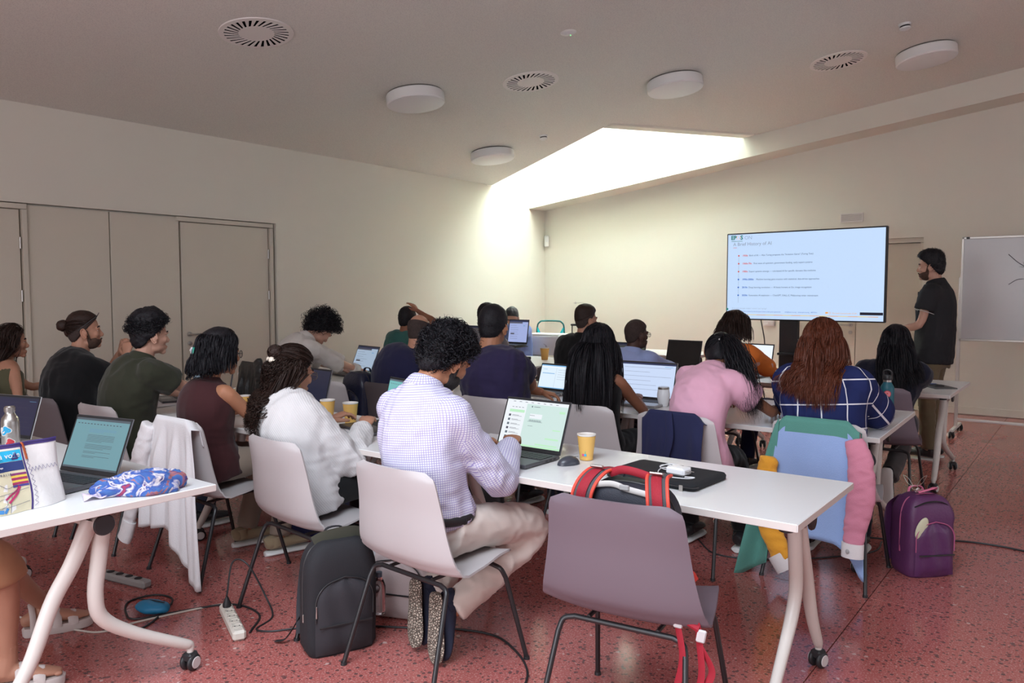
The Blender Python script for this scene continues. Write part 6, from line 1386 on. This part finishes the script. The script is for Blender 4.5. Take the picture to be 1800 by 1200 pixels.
# ---- backpacks
def backpack(nm,label,x,y,z,rz,w,d,h,m,m2=None,tilt=0,pocket=True,zipm=None,handle=None,open_=False,straps=True,seed=1,wrk=.004):
    o=thing(nm,label,'backpack',(x,y,z),rz);T=rotm(tilt,0,0)
    def ring(t,ex=0,yo=0):
        a=w/2+ex;b=d/2+ex;s_=1 if t<.72 else math.sqrt(max(1-((t-.72)/.285)**2,.02));q=1 if t>.06 else .9+.1*t/.06
        n=28;P=[]
        for k in range(n):
            an=2*math.pi*k/n;c_,s2=math.cos(an),math.sin(an);e=.42;P.append((math.copysign(abs(c_)**e,c_)*a*(.35+.65*s_)*q,math.copysign(abs(s2)**e,s2)*b*(.45+.55*s_)*q+yo,h*t))
        return P
    ts=[0,.02,.06,.15,.25,.35,.45,.55,.65,.72,.78,.84,.89,.93,.96,.985,1.0]
    V=np.array([p for t in ts for p in ring(t)]);n=28;k=len(ts);Nn=nrm(V*np.array([1,1,0])+1e-6);V=V+Nn*(wn(V,seed,26,3)*wrk)[:,None]
    f=[(i*n+j,i*n+(j+1)%n,(i+1)*n+(j+1)%n,(i+1)*n+j) for i in range(k-1) for j in range(n)]+[tuple(range(n))[::-1],tuple((k-1)*n+j for j in range(n))]
    m_=MB();m_.add(V@T.T,f);m_.build('body',m,o,angle=180)
    if pocket:
        G=[]
        for i in range(15):
            u=-1+i/7;row=[]
            for j in range(12):
                v=j/11;ww=w*.40*(1 if v<.7 else math.sqrt(max(1-((v-.7)/.31)**2,.05)));row.append((u*ww,-d/2*.985-.022*(1-abs(u)**5)*(1-abs(2*v-1)**6)+.004*math.sin(7*u+5*v+seed),.03*h+v*h*.66))
            G.append(row)
        m_=MB();m_.add((np.array(G).reshape(-1,3)@T.T),[(i*12+j,(i+1)*12+j,(i+1)*12+j+1,i*12+j+1) for i in range(14) for j in range(11)]);pk=m_.build('front_pocket',m2 or m,o,angle=180)
        m_=MB();P=[(u*w*.40*math.sqrt(max(1-max(0,(v-.7)/.31)**2,.05)),-d/2-.006,.03*h+v*h*.66+.004) for u,v in [(-1,.45),(-1,.6),(-1,.72),(-1,.85),(-1,.95),(-.5,1),(0,1.01),(.5,1),(1,.95),(1,.85),(1,.72),(1,.6),(1,.45)]]
        m_.tube(cr(np.array(P)@T.T,40),.0028,6);m_.build('zip',zipm or mat('zip_black',(1,1,1)),pk)
        m_=MB();m_.box(np.array((0,-d/2-.0235,h*.30))@T.T,(w*.74,.004,.008),.001);m_.build('pocket_seam',blackp,pk)
    m_=MB();Z=[(s_*w*.5*q,-.01,t*h) for s_,q,t in ((-1,1.0,.35),(-1,1.005,.6),(-1,.99,.74),(-1,.90,.87),(-1,.66,.965),(0,.0,1.008),(1,.66,.965),(1,.90,.87),(1,.99,.74),(1,1.005,.6),(1,1.0,.35))];m_.tube(cr(np.array(Z)@T.T,50),.0035,6);zp=m_.build('main_zip',zipm or mat('zip_black',(1,1,1)),o)
    m_=MB();m_.box(np.array((-w*.5,-.012,.33*h))@T.T,(.006,.012,.035),.002);m_.build('zip_pull',zipm or steel,zp)
    m_=MB();m_.tube(cr(np.array([(-.045,d*.30,h*.97),(-.03,d*.33,h*1.05),(.03,d*.33,h*1.05),(.045,d*.30,h*.97)])@T.T,14),[.010,.004],8);m_.build('handle',handle or m,o)
    if straps:
        for s_ in(-1,1):
            m_=MB();m_.tube(cr(np.array([(s_*w*.22,d*.45,h*.93),(s_*w*.28,d*.5+.06,h*.75),(s_*w*.36,d*.5+.05,h*.4),(s_*w*.42,d*.5,h*.10)])@T.T,20),[.028,.006],10,side=(1,0,0));m_.build('strap',m2 or m,o)
    return o
gfab=mat('charcoal_fabric',(.016,.016,.020),.8,bump=.3,bscale=500);gfab2=mat('charcoal_pocket_fabric',(.030,.028,.034),.8,bump=.3,bscale=500)
o=backpack('backpack','charcoal backpack standing on the floor by the checked-shirt man\'s chair',-2.52,2.15,0,67,.30,.17,.47,gfab,gfab2,tilt=2,wrk=.002)
m_=MB();m_.tube(cr([(-.13,.10,.12),(-.16,.12,.06),(-.19,.13,.02),(-.22,.16,.008)],14),[.012,.003],8);m_.build('loose_strap',blackp,o)
m_=MB();m_.tube(cr([(-.10,-.02,.455),(-.05,-.03,.475),(.06,-.03,.478),(.12,-.02,.44)],16),[.004,.035],10);m_.build('open_mouth',mat('khaki_lining',(.05,.05,.035),.9),o)
m_=MB();m_.box((-.118,-.098,.20),(.006,.008,.05),.002);m_.build('zip_pull',steel,o)
plum=mat('plum_nylon',(.105,.028,.100),.5,bump=.15,bscale=80);plum2=mat('plum_pocket',(.095,.026,.098),.42,bump=.15,bscale=60)
pinkw=mat('pink_webbing',(.85,.22,.36),.6)
o=backpack('backpack','purple backpack with a pink handle on the floor at the right',-.725,4.60,0,45,.27,.20,.42,plum,plum2,handle=pinkw,zipm=mat('pink_zip',(.45,.10,.22),.5),seed=4,wrk=.007)
m_=MB();m_.tube(cr([(-.10,-.07,.37),(-.04,-.085,.395),(.04,-.085,.395),(.11,-.06,.36)],14),[.012,.003],8);m_.build('dark_opening',blackp,o)
m_=MB();m_.ell((-.075,-.100,.265),(.030,.010,.060),rotm(0,25,0));m_.build('bright_lining',mat('pale_lining',(.62,.60,.42),.6),o)
m_=MB();m_.tube(cr([(-.05,-.03,.435),(.0,-.045,.452),(.05,-.02,.455),(.08,.03,.43)],12),[.015,.003],8);m_.build('handle_strap',pinkw,o)
kr=thing('key_ring','silver leaf-shaped key ring on the purple backpack\'s handle','key ring',(-.76,4.56,.455),30)
for s_ in(-1,1):
    m_=MB();P=[(s_*(.012+.030*math.sin(t)*1),0,.012+.045*(1-math.cos(t))*.5+s_*.004) for t in np.linspace(0,math.pi,14)];P=[(s_*(.01+.05*q),0,.01+.055*q+.012*math.sin(math.pi*q)) for q in np.linspace(0,1,12)]+[(s_*(.01+.05*q),0,.01+.055*q-.016*math.sin(math.pi*q)) for q in np.linspace(1,0,12)]
    m_.tube(P,.0014,5);m_.build('leaf_wire',steel,kr)
m_=MB();m_.tube([(.015*math.cos(a),.002,.0+.012*math.sin(a)) for a in np.linspace(0,6.28,18)],.0014,5);m_.build('ring',steel,kr)
for k in range(3):
    m_=MB();m_.box((.01+.012*k,-.01,-.012-.003*k),(.01,.002,.03),.001,rotm(0,40+25*k,0));m_.build('key',steel,kr)
bei=mat('beige_canvas_bag',(.52,.43,.42),.8,bump=.15,bscale=200)
o=backpack('backpack','pale beige canvas backpack slumped behind the charcoal backpack',-2.56,2.56,0,20,.34,.20,.37,bei,bei,tilt=-6,wrk=.012,seed=7,handle=blackp)
m_=MB();m_.tube(cr([(.10,-.12,.06),(.16,-.16,.02),(.22,-.15,.03),(.26,-.10,.05)],12),[.014,.003],8);m_.build('webbing_strap',bei,o);m_=MB();m_.box((.20,-.16,.03),(.03,.012,.022),.003);m_.build('buckle',white,o)
m_=MB();m_.box((-.08,-.14,.31),(.045,.002,.075),.0005,rotm(10,20,0));m_.build('white_tag',mat('glossy_white',(1,1,1)),o)
o=thing('water_bottle','small clear plastic bottle in the charcoal backpack\'s side pocket','bottle',(-2.455,2.325,.10));m_=MB();m_.lathe([(0,0),(.026,0),(.028,.01),(.028,.12),(.02,.145),(.012,.155),(.012,.16)],24);m_.build('body',mat('clear_glass',(1,1,1)),o);m_=MB();m_.lathe([(0,.16),(.014,.16),(.014,.18),(0,.18)],20);m_.build('cap',mat('blue_grey_cap',(.12,.18,.25),.4),o)
backpack('duffel_bag','navy blue bag under the curly-haired woman\'s chair',-3.78,3.16,0,20,.46,.22,.20,mat('royal_navy_nylon',(.018,.025,.12),.45,bump=.2,bscale=50),None,pocket=False,straps=False,wrk=.012,seed=3)
backpack('backpack','black backpack on the floor behind the checked-shirt man\'s table',-2.93,3.62,0,30,.26,.18,.36,mat('black_nylon',(.012,.012,.014),.5,bump=.2,bscale=60),None,seed=8,wrk=.010)
backpack('backpack','navy backpack with a glossy top resting on a second-row chair',-4.42,4.02,.45,-10,.30,.19,.44,mat('midnight_nylon',(.010,.013,.035),.35,bump=.2,bscale=50),None,seed=9,wrk=.008)
# red harness backpack on the empty chair
redw=mat('red_webbing',(.34,.010,.025),.7,bump=.3,bscale=500);redp=mat('coral_red_piping',(.78,.08,.05),.6);meshm=mat('grey_mesh',(.09,.09,.10),.9,bump=.4,bscale=500)
o=backpack('backpack','black and red hiking backpack propped on the mauve chair',-1.245,2.345,.447,6,.33,.16,.405,mat('ink_shell_fabric',(.018,.02,.032),.6,bump=.2,bscale=300),None,pocket=False,straps=False,wrk=.003,tilt=4)
for s_ in(-1,1):
    P=np.array([(s_*.125,-.11,.20),(s_*.135,-.120,.33),(s_*.125,-.104,.395),(s_*.105,-.05,.432),(s_*.09,.03,.425)])
    m_=MB();m_.tube(cr(P,24),[.036,.008],10,side=(1,0,0));st=m_.build('shoulder_strap',meshm,o)
    for e_ in(-1,1):
        m_=MB();m_.tube(cr(P+np.array((e_*.034,-.004,.003)),24),.006,8);m_.build('piping',redp,st)
    m_=MB();m_.tube(cr(P+np.array((0,-.010,.007)),24),[.017,.003],8,side=(1,0,0));m_.build('webbing',redw,st)
    m_=MB();m_.box(P[3]+np.array((0,-.012,.018)),(.046,.014,.008),.002,rotm(-25,0,0));m_.build('buckle',steel,st)
m_=MB();m_.tube(cr([(-.07,-.03,.425),(-.02,-.045,.445),(.04,-.045,.440),(.09,-.03,.422)],14),[.006,.014],8);m_.build('grab_handle',redw,o)
m_=MB();m_.tube(cr([(-.11,-.10,.395),(-.04,-.09,.405),(.02,-.095,.395),(.11,-.10,.385)],14),[.0035,.010],8);m_.build('chest_strap',mat('pale_webbing',(.55,.52,.50),.6),o);m_=MB();m_.box((.01,-.10,.40),(.034,.010,.018),.003);m_.build('chest_buckle',greyp,o)
m_=MB();m_.tube([(-.045,-.088,.360),(-.025,-.089,.375),(-.005,-.088,.360)],.002,5);m_.build('chevron_logo',cupw,o)
m_=MB();m_.tube(cr([(.14,-.07,.17),(.19,-.10,.145),(.225,-.10,.11),(.20,-.09,.06)],14),[.045,.010],10,side=(0,.3,1));m_.build('hip_belt_pad',mat('vermilion_pad',(.60,.035,.02),.6),o)
for P,nm in (([(.225,-.11,.13),(.25,-.13,.06),(.27,-.13,.0),(.275,-.13,-.04)],'hip_webbing'),([(.20,-.13,.02),(.225,-.14,-.10),(.205,-.145,-.22),(.20,-.145,-.31)],'hanging_strap'),([(.275,-.13,-.04),(.285,-.135,-.14),(.27,-.14,-.22),(.262,-.14,-.27)],'hanging_strap'),([(.275,-.13,-.05),(.315,-.13,-.12),(.30,-.135,-.17),(.272,-.14,-.21)],'hanging_strap')):
    m_=MB();m_.tube(cr(P,18),[.0125,.0022],8,side=(.95,-.3,0));m_.build(nm,redw,o)
m_=MB();m_.tube([(.20,-.13,.02),(.275,-.13,.0)],[.0022,.014],8);m_.build('hanging_strap',redw,o)
for p_ in ((.262,-.145,-.265),(.21,-.135,.01),(.282,-.135,-.02)):
    m_=MB();m_.box(p_,(.028,.012,.040),.004,rotm(0,10,18));m_.build('clip',mat('pale_grey_clip',(.62,.60,.60),.4),o)
# ---- power strip and cables
def cable(label,P,r,m,n=80,nm='cable',mp=None):
    mb=MB();mb.tube(cr([(a,b,c if len(q)>2 else r) for q in P for a,b,c in [(q+(r,))[:3]]],n),r,8);o=mb.build(nm,m);tag(o,label,'cable');return o
o=thing('power_strip','white four-socket power strip on the red floor','power strip',(-3.05,2.0,0),-24)
pw=mat('ivory_plastic',(.72,.68,.60),.45)
m_=MB();m_.box((0,0,.022),(.36,.056,.044),.010);m_.build('housing',pw,o,smooth=False)
for k in range(5):
    m_=MB();m_.lathe([(.0,-.002),(.019,-.002),(.020,.0015),(.0215,.0015),(.0215,-.002)],24,(-.13+k*.062,0,.0445));s_=m_.build('socket',pw,o)
    for e_ in(-1,1):
        m_=MB();m_.lathe([(0,0),(.0026,0),(.0026,.001),(0,.001)],10,(-.13+k*.062+.0,e_*.0095,.0445));m_.build('pin_hole',blackp,s_)
pg=thing('power_plug','black plug pushed into the power strip','plug',(-3.165,2.05,.044),0);m_=MB();m_.lathe([(0,0),(.019,0),(.019,.014),(.012,.03),(.006,.045),(0,.045)],20);m_.build('body',blackp,pg);m_=MB();m_.tube([(0,0,.04),(0,0,.055)],.0045,8);m_.build('strain_relief',blackp,pg)
cable('black cable looping up from the plug in the power strip',[(-3.165,2.05,.095),(-3.22,2.12,.22),(-3.16,2.16,.21),(-3.08,2.20,.06),(-2.98,2.16,.006),(-2.93,2.04),(-2.86,2.06),(-2.80,2.14),(-2.70,2.28),(-2.58,2.36)],.0042,blackp)
cable('white cable of the power strip running left across the floor',[(-3.22,2.08,.02),(-3.30,2.10),(-3.36,1.95),(-3.42,1.76),(-3.44,1.62),(-3.55,1.56),(-3.75,1.50),(-3.95,1.46)],.0045,mat('white_cable',(.62,.58,.52),.5))
cable('black cable coiled in a loop under the front left table',[(-2.92,2.0),(-3.05,2.14),(-3.25,2.14),(-3.36,1.98),(-3.45,1.78),(-3.55,1.78),(-3.68,1.86),(-3.66,1.98),(-3.54,2.0),(-3.42,1.88),(-3.34,1.74),(-3.42,1.68),(-3.6,1.7)],.0048,blackp)
cable('black cable on the floor arcing past the checked-shirt man\'s chair',[(-2.55,2.36),(-2.40,2.45),(-2.21,2.57),(-2.04,2.61),(-1.89,2.55),(-1.78,2.47),(-1.71,2.38),(-1.66,2.25)],.0048,blackp)
cable('black cable on the floor right of the purple backpack',[(-1.3,5.0),(-1.05,5.05),(-.88,5.12),(-.65,5.28),(-.48,5.32),(-.31,5.30),(-.05,5.2),(.3,5.25)],.0055,blackp)
cable('thin black cable on the floor under the second-row table',[(-1.9,4.4),(-1.7,4.2),(-1.45,4.28),(-1.2,4.5),(-1.0,4.78),(-1.0,5.0)],.0045,blackp)
o=thing('power_strip','grey power strip in the shadow under the front left table','power strip',(-3.95,1.98,0),10);m_=MB();m_.box((0,0,.02),(.34,.055,.04),.010);m_.build('housing',mat('grey_strip',(.3,.29,.28),.5),o,smooth=False)
for k in range(4):
    m_=MB();m_.lathe([(0,0),(.019,0),(.019,.002),(0,.002)],18,(-.11+.07*k,0,.04));m_.build('socket',blackp,o)
o=thing('blue_pouch','small bright blue pouch on the floor behind the table leg','pouch',(-3.47,1.86,0),20);m_=MB();m_.ell((0,0,.03),(.09,.05,.03));V,N,F=vox(m_,.007,2);V=V+N*(wn(V,4,60,2)*.004)[:,None];m_=MB();m_.add(V,F);m_.build('fabric',mat('cyan_nylon',(.02,.22,.42),.5),o);m_=MB();m_.tube([(-.07,0,.058),(0,0,.062),(.07,0,.058)],.0025,6);m_.build('zip',blackp,o)
# ---- papers, tablets, pens
def paper(label,x,y,rz,w=.21,d=.297,z=TZ,lines=True,hl=False,cat='paper'):
    o=thing('paper_sheet',label,cat,(x,y,z),rz);m_=MB();m_.grid([[(w*(u-.5),d*(v-.5),.0012+.002*math.sin(4*u+3*v)**2) for v in np.linspace(0,1,6)] for u in np.linspace(0,1,6)],.0004);m_.build('sheet',mat('paper_white',(.82,.82,.84),.8),o)
    if lines:
        for k in range(6):
            m_=MB();m_.box((-.01*(k%2),d*.32-k*.03,.0042),(w*.7,.0016,.0004));m_.build('print_line',mbk,o,smooth=False)
    if hl: m_=MB();m_.box((0,d*.42,.0046),(w*.8,.012,.0006));m_.build('yellow_heading',mat('highlighter_yellow',(.85,.65,.02),.5),o,smooth=False)
paper('printed sheet with a yellow heading beside the laptop hand of the curly-haired woman',-3.22,2.74,-30,hl=True)
paper('white sheet on the table under the elbow of the woman in maroon',-4.25,2.78,-15,lines=False)
paper('white sheet before the man in dark green',-4.95,2.72,10,lines=False)
paper('loose sheet on the second-row table near the web-page laptop',-4.95,4.95,25,lines=False)
paper('sheet with pens between the pink top and the white tumbler',-2.05,4.55,-10,lines=False)
o=thing('tablet','dark tablet with a blue cable on the right third-row table','tablet',(-1.01,6.92,TZ),-55);m_=MB();m_.box((0,0,.004),(.25,.17,.008),.003);m_.build('case',mat('grey_tablet',(.10,.10,.10),.5),o,smooth=False);m_=MB();m_.box((-.03,.0,.012),(.11,.07,.008),.003);m_.build('phone',blackp,o,smooth=False);m_=MB();m_.tube(cr([(-.12,.03,.01),(-.16,.06,.008),(-.2,.02,.004),(-.17,-.03,.004),(-.22,-.05,.004)],20),.003,6);m_.build('blue_cable',mat('blue_cable',(.03,.15,.55),.5),o)
o=thing('leather_pouch','brown leather pouch behind the teal-screen laptop','pouch',(-3.18,3.13,TZ),-20);m_=MB();m_.box((0,0,.02),(.20,.05,.04),.012);m_.build('body',mat('tan_leather',(.28,.10,.04),.5,bump=.2,bscale=80),o,smooth=False);m_=MB();m_.box((0,-.0265,.02),(.012,.003,.036));m_.build('strap',blackp,o,smooth=False)
o=thing('earphone_cable','tangled clear cable between the pink top and patchwork jacket','cable',(-1.42,4.55,TZ));m_=MB();m_.tube(cr([(.08,.1,.003),(.02,.14,.003),(-.06,.10,.003),(-.04,.03,.003),(.05,.02,.003),(.07,.08,.005),(0,.1,.005),(-.07,.05,.003),(-.05,-.05,.003)],50),.0022,6);m_.build('cord',mat('translucent_cord',(.5,.47,.42),.4),o);m_=MB();m_.ell((-.05,-.055,.006),(.01,.007,.006));m_.build('earbud',white,o)
o=thing('red_pen','red pen lying on the seat edge under the near table','pen',(-1.38,3.42,.45),10);m_=MB();m_.tube([(-.075,0,.006),(-.01,0,.006)],.0055,10,rnd=True);m_.build('cap',mat('red_cap',(1,1,1)),o);m_=MB();m_.tube([(-.01,0,.006),(.06,0,.006),(.075,0,.006)],[.005,.005,.002] and .0045,10);m_.build('barrel',mat('copper_barrel',(.4,.2,.15),.4),o)
o.location=(-1.72,3.93,.455)
# ---- far corner
tealm=mat('deep_teal_tube',(.01,.16,.15),.4);cyan=mat('turquoise_seat',(.01,.50,.55),.4)
o=thing('metal_chair','teal tube-framed chair with turquoise side supports in the far corner','chair',(-6.62,9.72,0),20)
m_=MB();m_.tube(cr([(-.21,.2,.0),(-.21,.2,.5),(-.21,.22,.93),(-.17,.22,1.03),(-.10,.22,1.05),(.10,.22,1.05),(.17,.22,1.03),(.21,.22,.93),(.21,.2,.5),(.21,.2,0)],60),.0125,10);m_.build('frame',tealm,o)
m_=MB();m_.box((0,0,.46),(.42,.42,.02),.006);m_.build('seat',cyan,o,smooth=False)
for s_ in(-1,1):
    m_=MB();m_.tube(cr([(s_*.20,.21,.95),(s_*.17,.19,.86),(s_*.10,.18,.74),(s_*.07,.17,.60)],14),np.interp(np.linspace(0,1,14),[0,1],[.008,.055])[:,None]*np.array([1,.15]),10,side=(1,0,0));m_.build('side_support',cyan,o)
    m_=MB();m_.tube([(s_*.20,-.2,0),(s_*.20,-.19,.46)],.0125,10);m_.build('leg',tealm,o)
o=thing('suitcase','black suitcase with its trolley handle raised in the far corner','suitcase',(-6.20,9.9,0),10)
m_=MB();m_.box((0,0,.33),(.42,.25,.6),.03);m_.build('shell',blackp,o,smooth=False)
m_=MB();m_.tube([(-.11,.06,.62),(-.11,.06,1.0)],.009,8);m_.tube([(.11,.06,.62),(.11,.06,1.0)],.009,8);m_.tube([(-.12,.06,1.0),(.12,.06,1.0)],.016,8,rnd=True);m_.build('trolley_handle',blackp,o)
for s_ in(-1,1):
    m_=MB();m_.lathe([(0,-.012),(.03,-.012),(.03,.012),(0,.012)],16,(s_*.16,-.08,.03),rotm(0,90,0));m_.build('wheel',blackp,o)
o=thing('flip_table','folded table with its top tipped up behind the amber cup','table',(-5.50,8.33,0),14)
m_=MB();m_.box((0,0,.80),(.70,.03,.24),.003,rotm(-12,0,0));m_.build('tabletop',topm,o,smooth=False);m_=MB();m_.box((0,-.02,.66),(.66,.06,.025),.003);m_.build('edge_band',edge,o,smooth=False)
for s_ in(-1,1):
    m_=MB();m_.tube([(s_*.25,0,.70),(s_*.25,0,.08)],.025,12);m_.tube([(s_*.25,-.26,.05),(s_*.25,.26,.05)],.02,10);m_.build('leg',legm,o)
m_=MB();m_.tube([(-.25,0,.62),(.25,0,.62)],.02,10);m_.build('crossbar',blackp,o)
o=thing('storage_box','large white box on the far table beside the man in light blue','box',(-6.15,9.05,.782),8);m_=MB();m_.box((0,0,.06),(.50,.34,.12),.008);m_.build('carton',white,o,smooth=False);m_=MB();m_.box((0,0,.125),(.51,.35,.012),.003);m_.build('lid',white,o,smooth=False)
o=thing('cardboard_box','beige low box on the table by the left wall','box',(-5.95,7.25,TZ),-8);m_=MB();m_.box((0,0,.05),(.42,.25,.10),.004);m_.build('carton',mat('cardboard',(.42,.33,.20),.8),o,smooth=False);m_=MB();m_.box((0,0,.101),(.42,.04,.002));m_.build('tape',mat('tape',(.5,.42,.28),.4),o,smooth=False)
o=thing('wall_hook','thin metal hook on the wall beside the man in light blue','hook',(-6.9,YB-.005,1.31));m_=MB();m_.tube(cr([(0,0,0),(.0,-.05,0),(.16,-.05,.005),(.20,-.05,-.01),(.19,-.05,-.04)],16),.005,8);m_.build('arm',steel,o);m_=MB();m_.lathe([(0,0),(.018,0),(.018,.006),(0,.006)],16,(0,.003,0),rotm(90,0,0));m_.build('rosette',steel,o)
o=thing('dark_gadget','small black adapter beside the amber paper cup','adapter',(-5.08,7.05,TZ),0);m_=MB();m_.box((0,0,.018),(.10,.06,.034),.006);m_.build('casing',blackp,o,smooth=False);m_=MB();m_.tube(cr([(-.05,0,.015),(-.10,.02,.004),(-.16,-.03,.004)],12),.003,6);m_.build('cable',blackp,o)
